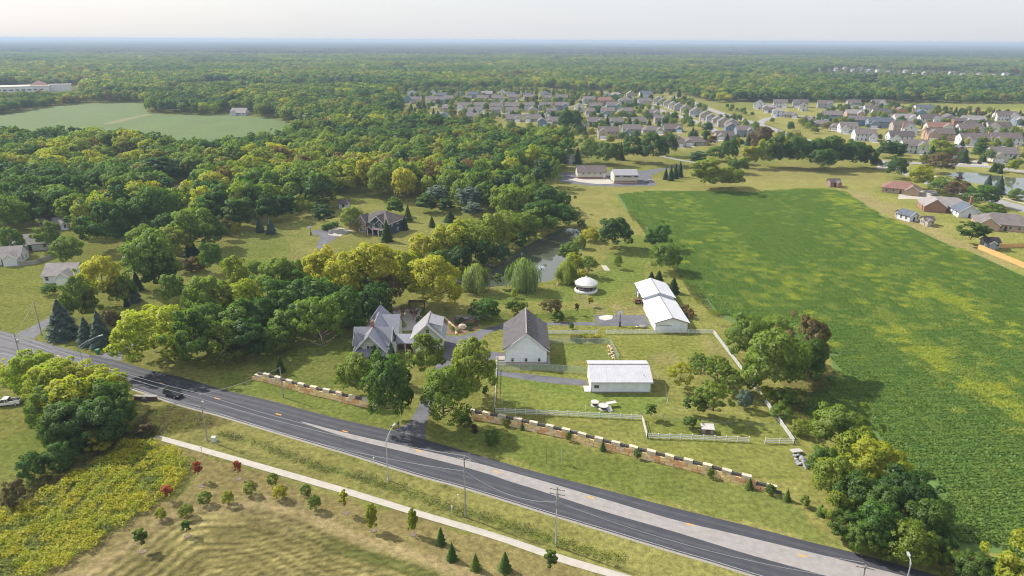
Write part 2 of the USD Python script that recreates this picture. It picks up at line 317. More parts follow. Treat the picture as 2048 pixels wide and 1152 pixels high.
# tones of the ground (base colours of soil, grass dry and green)
GREEN, LAWN, DRY, TAN, DARKG = (np.array(c) for c in ((0.108, 0.146, 0.030), (0.182, 0.196, 0.046), (0.262, 0.232, 0.082), (0.370, 0.290, 0.150), (0.050, 0.085, 0.016)))
OLIVE = np.array((0.220, 0.176, 0.074)); WEED = np.array((0.14, 0.12, 0.045))
def tone(x, y):
    n = len(x); p3 = np.c_[x, y, 0 * x]
    big, mid_, small = meshkit.fbm(p3 / 45, 4, 1), meshkit.fbm(p3 / 14, 4, 2), meshkit.fbm(p3 / 4.2, 3, 3)
    t = smooth01((big * 0.4 + mid_ * 0.4 + small * 0.2 - 0.36) / 0.28)[:, None]
    c = LAWN * (1 - t) * 1.0 + t * (0.45 * LAWN + 0.55 * DRY)
    P = np.c_[x, y, land(x, y)]; front = (P - EYE) @ fwd > 5
    uv = np.full((n, 2), -9999.0); uv[front] = pix(P[front])
    j1, j2 = meshkit.fbm(p3 / 9, 3, 7) - .5, meshkit.fbm(p3 / 9, 3, 8) - .5
    pxm = (np.where(front, (P - EYE) @ fwd, 1e9) / FPX)
    u, v = uv[:, 0] + j1 * 9 / pxm.clip(.05, 5), uv[:, 1] + j2 * 3.5 / pxm.clip(.05, 5)
    def zone(col, a, *pp, feather=None):
        nonlocal c
        w = shapely.contains_xy(Polygon(pp), u, v).astype(float)[:, None] * a
        c = c * (1 - w) + np.asarray(col) * w
    # open lawns by place
    zone(LAWN * 1.04, .6, (0, 530), (260, 500), (420, 560), (400, 640), (220, 700), (0, 660))
    zone(GREEN, .55, (500, 720), (720, 640), (760, 760), (560, 790))
    zone(GREEN * 1.25, .6, (420, 770), (700, 835), (780, 850), (790, 825), (560, 765), (440, 740))
    zone(GREEN, .7, (900, 640), (1200, 645), (1200, 612), (1060, 630), (900, 610))
    zone(GREEN * 1.2, .75, (940, 588), (1160, 572), (1260, 470), (1330, 480), (1280, 560), (1200, 600), (1000, 610))
    zone(TAN * .75, .45, (1150, 588), (1180, 588), (1215, 632), (1190, 640))
    zone(TAN * .75, .45, (1225, 612), (1290, 612), (1290, 630), (1230, 630))
    zone(DRY, .5, (880, 575), (960, 585), (1000, 625), (920, 640))
    zone(GREEN * 1.3, .75, (985, 748), (1180, 775), (1300, 790), (1335, 800), (1290, 832), (990, 822))
    zone(LAWN * 1.15, .45, (1010, 770), (1110, 780), (1180, 800), (1150, 825), (1000, 815))
    zone(GREEN, .5, (1300, 840), (1560, 850), (1580, 878), (1300, 870))
    zone(GREEN * 1.2, .6, (1096, 690), (1230, 695), (1240, 725), (1100, 728))
    zone(TAN * .8, .35, (1300, 705), (1370, 700), (1360, 730), (1300, 730))
    zone(TAN * .8, .3, (1390, 680), (1450, 690), (1470, 725), (1400, 715))
    zone(GREEN * 1.0, .6, (850, 880), (940, 845), (1350, 935), (1570, 990), (1700, 1095), (1350, 1005), (1050, 930))
    zone(DRY, .4, (1020, 925), (1620, 1075), (1600, 1085), (1000, 930))
    zone(LAWN * .95, .5, (960, 830), (1280, 845), (1590, 890), (1600, 940), (1560, 965), (1280, 895), (1000, 838))
    zone(GREEN * 1.15, .45, (420, 520), (520, 440), (600, 470), (640, 520), (560, 560))
    zone(DRY, .4, (580, 470), (640, 500), (620, 560), (560, 540))
    zone(TAN * .72, .5, (1640, 378), (1720, 380), (2050, 540), (2050, 556), (1900, 492), (1720, 404))
    zone(DRY, .55, (1290, 380), (1560, 330), (1760, 335), (1780, 370), (1640, 376), (1400, 383))
    zone(DRY, .5, (1130, 390), (1210, 392), (1250, 450), (1150, 450))
    zone(WEED, .7, (1440, 640), (1600, 690), (1670, 745), (1640, 778), (1600, 800), (1560, 770), (1500, 690))
    # verge, path side and mound
    verge = [(260, 778), (369, 813), (521, 856), (700, 910), (839, 953), (1002, 999), (1221, 1067), (1420, 1126), (1560, 1180), (1380, 1200), (1100, 1110), (850, 1030), (560, 945), (313, 875)]
    zone(0.35 * LAWN + 0.65 * DRY, .8, *verge)
    zone(OLIVE * 1.05, .85, (304, 878), (552, 950), (850, 1040), (1134, 1131), (1300, 1190), (900, 1300), (0, 1400), (-200, 1180), (60, 1165), (200, 1092), (350, 990), (392, 925))
    zone(DRY, .3, (0, 740), (110, 800), (60, 860), (0, 830))
    zone(GREEN * 1.3, .5, (0, 900), (100, 850), (120, 900), (0, 1000))
    zone(WEED, .8, (250, 850), (330, 800), (470, 850), (300, 880), (100, 985), (0, 1040), (0, 985), (150, 915))
    # mown rings round the mound, with the tan crest
    crest = LineString(curve(pts((120, 1175), (200, 1131), (262, 1088), (325, 1040), (387, 1020), (450, 1012), (512, 1009), (575, 1018), (637, 1041), (700, 1069), (762, 1091), (840, 1113), (940, 1150), (1040, 1190)), 1.0))
    box_ = (x > -110) & (x < 60) & (y > 60) & (y < 125); dc = np.full(n, 99.0); dc[box_] = shapely.distance(crest, shapely.points(x[box_], y[box_]))
    inside = np.zeros(n, bool); inside[box_] = shapely.contains_xy(Polygon(list(crest.coords) + [(60, 40), (-120, 40)]), x[box_], y[box_])
    dd = dc + (mid_ - .5) * 1.6; stripe = 0.5 + 0.5 * np.sin(dd * 2.9 + (big - .5) * 9 + (small - .5) * 1.5)
    hill = np.where(inside, smooth01((dd - .8) / 1.0), 0)[:, None]; c = c * (1 - hill) + hill * ((OLIVE * .78 + GREEN * .22) * (0.50 + .95 * stripe[:, None] * (.3 + 1.4 * small[:, None])) * (0.65 + .7 * mid_[:, None]))
    deep = np.where(inside, np.exp(-((dd - 3.4) / 1.6) ** 2) * smooth01((x + 42) / 22), 0)[:, None] * .7; c = c * (1 - deep) + deep * GREEN * .75
    ring = (np.exp(-(dd / 1.25) ** 2) * .85 + np.exp(-((dd - 2.6) / .5) ** 2) * .35 * (x < -35) + np.exp(-((dd - 4.6) / .5) ** 2) * .3 * (x < -35))[:, None] * (0.55 + .7 * small[:, None]); ring = ring.clip(0, 1); c = c * (1 - ring) + ring * TAN * .95
    # ditch line along the verge
    d = shapely.distance(LineString(pts((440, 868), (500, 882), (560, 905), (640, 934), (700, 950), (800, 982), (880, 1010), (1000, 1046), (1100, 1080), (1250, 1124))), shapely.points(x, y))
    w = (np.exp(-((d + (small - .5) * 1.5) / 0.7) ** 2) * .85)[:, None]; c = c * (1 - w) + GREEN * w
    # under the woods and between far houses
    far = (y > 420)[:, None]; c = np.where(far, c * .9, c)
    hood = np.zeros(n, bool)
    for q in (((770, 182), (1340, 186), (1380, 200), (1570, 265), (1500, 300), (1400, 300), (1130, 290), (900, 262), (800, 240)), ((1480, 222), (1700, 200), (2060, 225), (2060, 345), (1760, 330), (1600, 275))):
        hood |= shapely.contains_xy(Polygon(q), u, v)
    c = np.where(hood[:, None], (0.6 * DRY + .4 * LAWN) * (0.75 + .5 * mid_[:, None]), c)
    return c * (0.86 + 0.28 * small[:, None])

xs = np.unique(np.r_[-np.geomspace(350, 80000, 70)[::-1], np.arange(-350, -130, 2.6), np.arange(-130, 130, 0.95), np.arange(130, 350, 2.6), np.geomspace(350, 80000, 70)].round(3))
ys = np.unique(np.r_[-np.geomspace(1, 3000, 16)[::-1], np.arange(0, 62, 4.0), np.arange(62, 84, 1.5), np.arange(84, 225, 0.95), np.arange(225, 440, 1.9), np.geomspace(440, 90000, 170)].round(3))
XX, YY = np.meshgrid(xs, ys); gx, gy = XX.ravel(), YY.ravel(); gz = land(gx, gy)
gz[shapely.contains_xy(POND, gx, gy)] = -0.7; gz[shapely.contains_xy(POND2, gx, gy)] = -0.9
near = (np.abs(gx) < 900) & (gy > 50) & (gy < 1500)
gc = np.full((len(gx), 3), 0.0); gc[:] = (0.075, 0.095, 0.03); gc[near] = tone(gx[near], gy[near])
i = np.arange(len(ys) - 1)[:, None] * len(xs) + np.arange(len(xs) - 1)[None]; i = i.ravel()
gf = np.vstack([np.c_[i, i + 1, i + 1 + len(xs)], np.c_[i, i + 1 + len(xs), i + len(xs)]])
mat('ground_look', {
    'a': ('attribute', {'attribute': 'tone'}), 'g': ('geometry', {}),
    'n1': ('noise_texture', {'scale': 0.9, 'detail': 6, 'roughness': 0.65}), 'n2': ('noise_texture', {'scale': 4.5, 'detail': 3, 'roughness': 0.7}),
    'r1': ('map_range', {'from_min': .3, 'from_max': .7, 'to_min': 0.58, 'to_max': 1.40}), 'r2': ('map_range', {'from_min': .3, 'from_max': .7, 'to_min': 0.72, 'to_max': 1.24}),
    'mu': ('math', {'math_type': 'multiply'}), 'mm': ('mix_color', {'blend_type': 'multiply', 'fac': 1.0, 'use_clamp': False}), 'cc': ('combine_xyz', {}),
    'b': ('bump', {'strength': 0.7, 'distance': 0.25}), 'p': ('diffuse_bsdf', {'roughness': 0.6})},
    [('g.position', 'n1.vector'), ('g.position', 'n2.vector'), ('n1.fac', 'r1.value'), ('n2.fac', 'r2.value'), ('r1.result', 'mu.value1'), ('r2.result', 'mu.value2'),
     ('mu.value', 'cc.x'), ('mu.value', 'cc.y'), ('mu.value', 'cc.z'), ('a.color', 'mm.a'), ('cc.vector', 'mm.b'), ('mm.result', 'p.color'), ('n2.fac', 'b.height'), ('b.normal', 'p.normal')])
ground = UsdGeom.Mesh.Define(stage, fresh('/World', 'ground'))
ground.CreatePointsAttr(Vt.Vec3fArray.FromNumpy(np.c_[gx, gy, gz].astype(np.float32)))
ground.CreateFaceVertexCountsAttr(Vt.IntArray.FromNumpy(np.full(len(gf), 3, np.int32))); ground.CreateFaceVertexIndicesAttr(Vt.IntArray.FromNumpy(gf.astype(np.int32).ravel()))
ground.CreateSubdivisionSchemeAttr('none'); ground.CreateDoubleSidedAttr(True)
nn = np.zeros((len(gx), 3)); e1, e2 = np.gradient(gz.reshape(XX.shape), ys, xs)
nn = unit_n = np.dstack([-e2, -e1, np.ones_like(e1)]).reshape(-1, 3); nn /= np.linalg.norm(nn, axis=1, keepdims=True)
ground.CreateNormalsAttr(Vt.Vec3fArray.FromNumpy(nn.astype(np.float32))); ground.SetNormalsInterpolation('vertex')
UsdGeom.PrimvarsAPI(ground).CreatePrimvar('tone', Sdf.ValueTypeNames.Color3fArray, 'vertex').Set(Vt.Vec3fArray.FromNumpy(gc.astype(np.float32)))
UsdShade.MaterialBindingAPI.Apply(ground.GetPrim()).Bind(UsdShade.Material.Get(stage, LK + 'ground_look')); tag(ground.GetPrim(), kind='structure')

if HAZE:
    mat('haze_look', {'v': ('principled_volume', {'color': (0.45, 0.55, 0.69), 'density': HAZE, 'anisotropy': 0.1})}, [], surface=None, volume='v.volume')
    obj('haze', box(-81000, 81000, -3100, 91000, -3, 84), 'haze_look', kind='stuff')

plain('asphalt_new', (0.047, 0.048, 0.058), 0.85, 0.12, 0.25, spec=0.25, fine=30, bump=0.01)
plain('asphalt_old', (0.120, 0.118, 0.126), 0.9, 0.16, 0.5, spec=0.2)
plain('asphalt_drive', (0.110, 0.110, 0.122), 0.9, 0.25, 0.3, spec=0.2)
plain('concrete', (0.36, 0.33, 0.285), 0.9, 0.12, 0.6, spec=0.2, fine=12, bump=0.01)
plain('median', (0.25, 0.23, 0.22), 0.9, 0.14, 0.7, spec=0.2)
plain('street', (0.24, 0.23, 0.23), 0.9, 0.12, 0.2, spec=0.2)
plain('stone_paving', (0.42, 0.39, 0.35), 0.9, 0.2, 1.5)
plain('brick_paving', (0.19, 0.10, 0.075), 0.9, 0.3, 2.5)
plain('line_worn', (0.26, 0.26, 0.255), 0.8, 0.3, 2); plain('line_orange', (0.60, 0.27, 0.03), 0.8, 0.15, 2)
plain('mulch_look', (.15, .11, .08), .95, .3, 3); plain('gravel', (0.24, 0.22, 0.19), 0.95, 0.25, 3, fine=14, bump=0.05)
sheet('side_road', SIDE_ROAD.difference(ROAD), 0.02, 'asphalt_old')
old = Polygon(pts((-300, 560), (300, 700), (300, 860), (-300, 680)))
sheet('road', ROAD, 0.024, 'asphalt_new')
sheet('worn_road', ROAD.intersection(Polygon(pts((-320, 500), (190, 690), (150, 770), (-320, 690)))).buffer(-0.05), 0.030, 'asphalt_old')
sheet('road_median', MEDIAN, 0.030, 'median')
sheet('sidewalk', WALK, 0.02, 'concrete', thick=0.08)
sheet('driveway', DRIVE_LEFT.difference(ROAD), 0.016, 'asphalt_old'); sheet('driveway', DRIVE_MID.difference(ROAD), 0.016, 'asphalt_old')
sheet('driveway', MAIN_DRIVE.difference(ROAD).difference(COURT), 0.016, 'asphalt_drive')
sheet('ball_court', COURT, 0.016, 'asphalt_drive'); sheet('barn_lane', LANE, 0.016, 'asphalt_drive')
sheet('driveway', DARK_DRIVE.difference(DARK_PAD), 0.016, 'asphalt_drive'); sheet('parking_pad', DARK_PAD, 0.02, 'concrete')
sheet('shed_yard', COMPOUND.difference(APRON), 0.016, 'asphalt_drive'); sheet('shed_apron', APRON, 0.02, 'concrete')
sheet('stone_patio', PATIO, 0.05, 'stone_paving'); sheet('brick_patio', BREEZE, 0.05, 'brick_paving')
sheet('street', STREETS, 0.02, 'street')
for p in ((1757, 322.5, 1778, 338), (1905, 318, 1935, 329), (1945, 321, 1978, 331), (1800, 380, 1880, 398)):
    sheet('driveway', poly((p[0], p[1]), (p[2] - 8, p[1]), (p[2], p[3]), (p[0] - 4, p[3])).difference(STREETS), 0.012, 'concrete')
sheet('footpath', ribbon(pts((1856, 349), (1900, 362), (1950, 378), (2000, 394), (2060, 410)), 2.2, 5).difference(STREETS), 0.012, 'concrete')
sheet('footpath', ribbon(pts((1318, 310), (1350, 318), (1390, 325)), 4, 5), 0.012, 'street')
def dash(px, py, dx=11, dy=3, w=0.3, look='line_orange'):
    a, b = G(px - dx / 2, py - dy / 2)[:2], G(px + dx / 2, py + dy / 2)[:2]
    return LineString([a, b]).buffer(w / 2, cap_style='flat')
plain('asphalt_worn', (0.051, 0.0515, 0.060), 0.8, 0.2, 0.5)
for o_, w_ in ((1.5, .7), (3.2, .7)):
    sheet('wheel_track', LineString(lo_l).parallel_offset(o_, 'left').buffer(w_ / 2, cap_style='flat').intersection(ROAD).difference(MEDIAN.buffer(.2)), 0.0335, 'asphalt_worn')
    sheet('wheel_track', LineString(up_l).parallel_offset(o_, 'right').buffer(w_ / 2, cap_style='flat').intersection(ROAD).difference(MEDIAN.buffer(.2)), 0.0345, 'asphalt_worn')
marks = [dash(*q) for q in ((323, 767, 8), (434, 797), (557, 829), (690, 863), (838, 902, 13, 4), (994, 944, 13, 4), (1181, 995, 14, 4), (1380, 1049, 15, 4.5), (1605, 1112, 17, 5), (117, 712, 7, 1.6), (216, 738, 8, 2))]
for d_ in marks: sheet('lane_mark', d_.intersection(ROAD), 0.037, 'line_orange')
sheet('edge_line', LineString(lo_l).parallel_offset(0.35, 'left').buffer(0.06, cap_style='flat').intersection(ROAD), 0.036, 'line_worn')
0 and sheet('edge_line', LineString(up_l).parallel_offset(0.35, 'right').buffer(0.06, cap_style='flat').intersection(ROAD), 0.036, 'line_white')
sheet('gravel_shoulder', LineString(lo_l).buffer(0.55, cap_style='flat').difference(ROAD).difference(SIDE_ROAD), 0.012, 'gravel')
sheet('gravel_patch', poly((1197, 633), (1214, 629.5), (1226, 631.5), (1224, 638), (1210, 641), (1199, 638)), 0.022, 'stone_paving')
sheet('concrete_pad', poly((1202, 531), (1212, 531), (1221, 541.5), (1209, 541.5)), 0.02, 'concrete', thick=0.06)

mat('water_look', {'g': ('geometry', {}), 'n': ('noise_texture', {'scale': 1.2, 'detail': 3}), 'b': ('bump', {'strength': 0.04, 'distance': 0.1}),
                   'p': ('principled_bsdf', {'base_color': (0.065, 0.075, 0.050), 'roughness': 0.05, 'ior': 1.60, 'specular_ior_level': 0.8})},
    [('g.position', 'n.vector'), ('n.fac', 'b.height'), ('b.normal', 'p.normal')])
sheet('pond_water', POND.buffer(1.0), -0.18, 'water_look'); sheet('lake_water', POND2.buffer(2.0), -0.2, 'water_look')
plain('field_cover', (0.078, 0.132, 0.028), 0.95, 0.25, 0.3); plain('far_field_look', (0.060, 0.098, 0.012), 0.95, 0.12, 0.03)  # leaf green put into the ground colour to lighten dark gaps between plants
sheet('crop_field', FIELD, 0.01, 'field_cover', cut=400); sheet('far_field', FAR_FIELD, 0.02, 'far_field_look', cut=400)
plain('track_look', (0.13, 0.12, 0.04), .95); sheet('farm_track', ribbon(pts((215, 248), (255, 238), (300, 228)), 9, 6), 0.03, 'track_look')
# ------------------------------------------------------------------ trees: crowns of leaf cards on boughs
def cards(P, N, S, size, rng, aspect=0.7):
    """One small bent leaf spray (2 triangles) at each P, lying across direction N, shaded along S."""
    n = len(P); t = rng.normal(size=(n, 3)); a = np.cross(N, t); a /= np.linalg.norm(a, axis=1, keepdims=True) + 1e-9
    b = np.cross(N, a); s = (size * rng.uniform(0.6, 1.35, n))[:, None]
    v = np.stack([P - a * s * .5 , P - b * s * .5 * aspect + N * s * .12, P + a * s * .5, P + b * s * .5 * aspect + N * s * .12], 1).reshape(-1, 3)
    k = np.arange(n)[:, None] * 4
    f = np.concatenate([k + [0, 1, 2], k + [0, 2, 3]], 1).reshape(-1, 3)
    return v, f, np.repeat(S, 4, 0)

def unit(a): return a / (np.linalg.norm(a, axis=-1, keepdims=True) + 1e-9)

def crown_round(w, z0, z1, n, size, seed, clumps=26, openness=0.0, flat=1.0, spread=0.6):
    rng = np.random.default_rng(seed); clumps = int(clumps * 2.3); c = np.array([0, 0, (z0 + z1) / 2]); R = np.array([w / 2, w / 2, (z1 - z0) / 2])
    d = unit(rng.normal(size=(clumps, 3))); d[:, 2] = np.where(d[:, 2] < -0.6, -d[:, 2], d[:, 2])
    cr = rng.uniform(0.13, 0.27, clumps) * (1 - 0.3 * openness)
    rad = (1 - cr) * rng.uniform(spread, 1.04, clumps)
    C = c + d * R * rad[:, None]
    # uneven outline
    C += rng.normal(size=C.shape) * 0.05 * w * [1, 1, 0.7]
    Rm = R.mean()
    k = rng.choice(clumps, n, p=cr ** 2 / (cr ** 2).sum())
    u = unit(rng.normal(size=(n, 3)) + d[k] * 0.55 + [0, 0, 0.25])
    P = C[k] + u * (cr[k] * Rm * rng.uniform(0.72, 1.08, n))[:, None] * [1.05, 1.05, 0.85 * flat]
    # leave out what sits deep inside other boughs
    keep = np.ones(n, bool)
    for j in range(clumps):
        q = np.linalg.norm((P - C[j]) / (cr[j] * Rm), axis=1) < 0.66
        keep &= ~(q & (k != j))
    P, u, k = P[keep], u[keep], k[keep]
    N = unit(u + rng.normal(size=P.shape) * 0.55)
    S = unit(u * 0.75 + unit((P - c) / R) * 0.45 + [0, 0, 0.3] + rng.normal(size=P.shape) * 0.22)
    N = np.where(((N * S).sum(1) < 0)[:, None], -N, N)
    return cards(P, N, S, size, rng)

def crown_cone(w, z0, z1, n, size, seed, tight=1.0):
    rng = np.random.default_rng(seed); t = rng.beta(1.1, 1.8, n); z = z0 + (z1 - z0) * t
    layers = max(6, int((z1 - z0) / 0.9)); ph = (t * layers) % 1.0
    r = w / 2 * (1 - t) ** 0.9 * (0.78 + 0.26 * (1 - ph)) * tight + 0.06 * w * (1 - t)
    a = rng.uniform(0, 2 * PI, n); boughs = 0.82 + 0.30 * np.sin(a * 5 + np.floor(t * layers) * 2.4 + seed) * (0.4 + 0.6 * rng.random(n))
    r = r * boughs * np.sqrt(rng.uniform(0.45, 1.0, n))
    P = np.c_[np.cos(a) * r, np.sin(a) * r, z - 0.25 * r * (1 - t)]
    u = unit(np.c_[np.cos(a), np.sin(a), np.full(n, 0.45)])
    N = unit(np.c_[np.cos(a) * .5, np.sin(a) * .5, np.full(n, 0.9)] + rng.normal(size=P.shape) * 0.45)
    S = unit(u + [0, 0, .35] + rng.normal(size=P.shape) * 0.3); N = np.where(((N * S).sum(1) < 0)[:, None], -N, N)
    return cards(P, N, S, size, rng, 0.55)

def crown_willow(w, z0, z1, n, size, seed):
    rng = np.random.default_rng(seed); m = n // 9; d = unit(rng.normal(size=(m, 3)) * [1, 1, 0.6] + [0, 0, 0.45]); d[:, 2] = np.abs(d[:, 2])
    top = np.c_[d[:, :2] * w / 2 * rng.uniform(0.45, 1.0, m)[:, None] * (0.85 + 0.25 * np.sin(np.arctan2(d[:, 1], d[:, 0]) * 5 + 1)[:, None]), z0 + (z1 - z0) * (0.42 + 0.56 * d[:, 2])]
    L = rng.uniform(0.35, 0.95, m) * (top[:, 2] - z0); q = np.repeat(np.arange(m), 9); s = np.tile(np.linspace(0, 1, 9), m)
    P = top[q] + np.c_[d[q, 0] * s * 0.7, d[q, 1] * s * 0.7, -L[q] * s] + rng.normal(size=(len(q), 3)) * 0.12
    u = unit(np.c_[d[q, :2], 0.35 + 0 * s]); S = unit(u + rng.normal(size=P.shape) * 0.25); N = u.copy()
    k = len(P); a = unit(np.c_[rng.normal(size=(k, 2)) * 0.12, -np.ones(k)]); b = unit(np.cross(N, a)); h = (size * rng.uniform(0.8, 1.5, k))[:, None]
    v = np.stack([P - a * h, P - b * h * .22, P + a * h, P + b * h * .22], 1).reshape(-1, 3); kk = np.arange(k)[:, None] * 4
    f = np.concatenate([kk + [0, 1, 2], kk + [0, 2, 3]], 1).reshape(-1, 3)
    return v, f, np.repeat(S, 4, 0)

def trunk_mesh(h, r, seed, limbs=5, top=0.75, w=8.0, stems=1):
    rng = np.random.default_rng(seed + 99); ms = []
    for s in range(stems):
        o = rng.normal(size=2) * (0.0 if stems == 1 else 0.5); lean = rng.normal(size=2) * (0.03 if stems == 1 else 0.13) * h
        zs = np.linspace(-0.15, h * top, 6); pts = np.c_[o[0] + lean[0] * (zs / h) ** 1.5, o[1] + lean[1] * (zs / h) ** 1.5, zs]
        ms.append(tube(pts, r * np.linspace(1.0, 0.25, 6) * (1 if stems == 1 else 0.65), 6))
        for k in range(limbs):
            a = rng.uniform(0, 2 * PI); t = rng.uniform(0.3, 0.62); b = np.array([np.interp(t * (pts[-1][2] - pts[0][2]) + pts[0][2], pts[:, 2], pts[:, q]) for q in range(3)])
            e = b + np.array([math.cos(a), math.sin(a), 0]) * w * rng.uniform(0.22, 0.36) + [0, 0, h * rng.uniform(0.12, 0.24)]
            ms.append(tube([b, (b + e) / 2 + [0, 0, -0.02 * h], e], [r * 0.42, r * 0.3, r * 0.12], 5))
    try:
        import manifold3d as m3
        parts = [m3.Manifold(m3.Mesh(np.asarray(t.vertices, np.float32), np.asarray(t.faces, np.uint32))) for t in map(fixed, ms)]
        return meshkit.arrays(m3.Manifold.batch_boolean(parts, m3.OpType.Add))[:2]
    except Exception:
        return joined(ms)

def raw_mesh(path, v, f, n, look):
    m = UsdGeom.Mesh.Define(stage, path)
    m.CreatePointsAttr(Vt.Vec3fArray.FromNumpy(v.astype(np.float32)))
    m.CreateFaceVertexCountsAttr(Vt.IntArray.FromNumpy(np.full(len(f), 3, np.int32)))
    m.CreateFaceVertexIndicesAttr(Vt.IntArray.FromNumpy(f.astype(np.int32).ravel()))
    m.CreateSubdivisionSchemeAttr('none'); m.CreateDoubleSidedAttr(True)
    if n is not None:
        m.CreateNormalsAttr(Vt.Vec3fArray.FromNumpy(n.astype(np.float32))); m.SetNormalsInterpolation('vertex')
    UsdShade.MaterialBindingAPI.Apply(m.GetPrim()).Bind(UsdShade.Material.Get(stage, LK + look))
    return m

# every kind is drawn 10 m tall and 10 m wide (or as noted) and scaled where it stands
SHAPES = {}
def shape(name, maker, w, trunk): SHAPES[name] = (maker, w, trunk)
for i in range(5):
    shape(f'broad{i}', lambda n, s, i=i: crown_round(9.5, 0.1 + 0.35 * (i % 3), 10.0, n, s, 11 + i, clumps=(30, 22, 40, 26, 34)[i]), 10, dict(limbs=5))
for i in range(2):
    shape(f'oval{i}', lambda n, s, i=i: crown_round(6.2, 0.2, 10.2, n, s, 31 + i, clumps=26), 6.5, dict(limbs=4, w=5))
shape('open0', lambda n, s: crown_round(10.2, 2.6, 10.0, int(n * .62), s, 41, clumps=34, openness=0.9, flat=0.7, spread=0.45), 10, dict(limbs=9, w=11))
shape('open1', lambda n, s: crown_round(9.6, 2.2, 10.0, int(n * .5), s, 42, clumps=30, openness=1.0, flat=0.75, spread=0.35), 10, dict(limbs=9, w=10))
shape('vase0', lambda n, s: crown_round(10.5, 2.4, 10.0, int(n * .7), s, 51, clumps=26, openness=0.5, flat=0.8, spread=0.75), 10.5, dict(limbs=10, w=9))
shape('bush0', lambda n, s: crown_round(10.0, -1.5, 10.0, n, s, 61, clumps=24), 10, dict(limbs=0, top=0.4))
shape('bush1', lambda n, s: crown_round(10.0, -1.0, 10.0, n, s, 62, clumps=16, openness=.5), 10, dict(limbs=0, top=0.4))
shape('cone0', lambda n, s: crown_cone(6.0, 0.25, 10.2, n, s, 71), 6, dict(limbs=0, top=0.95))
shape('cone1', lambda n, s: crown_cone(4.2, 0.3, 10.2, n, s, 72), 4.2, dict(limbs=0, top=0.95))
shape('pine0', lambda n, s: crown_round(6.4, 1.6, 10.2, int(n * .8), s, 81, clumps=30, openness=0.6, flat=0.55, spread=0.4), 6.6, dict(limbs=6, w=5, top=.9))
shape('willow0', lambda n, s: crown_willow(11.0, 0.6, 10.0, int(n * 1.2), s, 91), 11, dict(limbs=6, w=8, top=.7))
shape('shrub0', lambda n, s: crown_round(9.6, -0.6, 10.0, n, s, 64, clumps=22, spread=.75), 9.6, dict(limbs=0, top=.4))
shape('sapling0', lambda n, s: crown_round(4.4, 2.2, 10.0, n, s, 95, clumps=12, openness=.4, spread=.4), 4.4, dict(limbs=3, w=4, top=.8))
DETAIL = {'near': (8000, 0.42), 'mid': (2800, 0.62), 'far': (420, 1.5), 'small': (900, 1.0)}
KIND_ROOT = stage.CreateClassPrim('/World/Kinds')
kinds = {}
def kind(sh, look, detail):
    """The class prim of one kind of tree: its parts trunk and crown."""
    key = (sh, look, detail)
    if key not in kinds:
        maker, w, tr = SHAPES[sh]; n, s = DETAIL[detail]
        path = f'/World/Kinds/{sh}_{look}_{detail}'
        UsdGeom.Xform.Define(stage, path)
        v, f, nn = maker(n, s)
        raw_mesh(path + '/crown', v, f, nn, look)
        if detail != 'far':
            tv, tf = trunk_mesh(9.0, 0.24, hash_of(sh), **{'w': 8.0, **tr}); raw_mesh(path + '/trunk', tv, tf, None, 'bark')
        kinds[key] = path
    return kinds[key]
def hash_of(s): return sum(ord(c) * (i + 1) for i, c in enumerate(s))

NAME = {'broad': 'tree', 'oval': 'tree', 'open': 'tree', 'vase': 'tree', 'bush': 'shrub', 'shrub': 'shrub', 'cone': 'conifer', 'pine': 'pine_tree', 'willow': 'willow_tree', 'sapling': 'young_tree'}
def plant(sh, look, p, h, w, label, group=None, detail='near', rot=None, name=None, cat=None):
    """One tree or shrub at p, h metres tall and w wide."""
    base = SHAPES[sh][1]; nm = name or NAME[sh.rstrip('0123456789')]
    x = UsdGeom.Xform.Define(stage, fresh('/World', nm))
    x.AddTranslateOp().Set(Gf.Vec3d(*map(float, p)))
    x.AddRotateZOp().Set(float(np.random.default_rng(int(abs(p[0] * 131 + p[1] * 977)) % 99991).uniform(0, 360)) if rot is None else rot)
    x.AddScaleOp().Set(Gf.Vec3f(w / base, w / base, h / 10.0))
    prim = x.GetPrim(); prim.GetReferences().AddInternalReference(kind(sh, look, detail)); prim.SetInstanceable(True)
    return tag(prim, label, cat or nm.replace('_', ' '), group)
# ------------------------------------------------------------------ woods
RNG = np.random.default_rng(77)
def scatter(shape_, gap, seed, jitter=0.42):
    r = np.random.default_rng(seed); x0, y0, x1, y1 = shape_.bounds
    X, Y = np.meshgrid(np.arange(x0, x1, gap), np.arange(y0, y1, gap * .87)); X = X + (np.arange(X.shape[0])[:, None] % 2) * gap / 2
    X, Y = X.ravel() + r.uniform(-jitter, jitter, X.size) * gap, Y.ravel() + r.uniform(-jitter, jitter, X.size) * gap
    k = shapely.contains_xy(shape_, X, Y); return np.c_[X[k], Y[k], 0 * X[k]]
CLEAR = shapely.union_all([FIELD.buffer(3), FAR_FIELD, POND.buffer(2), POND2.buffer(4), STREETS.buffer(6), COMPOUND.buffer(4), MAIN_DRIVE.buffer(2), DARK_DRIVE.buffer(3)])

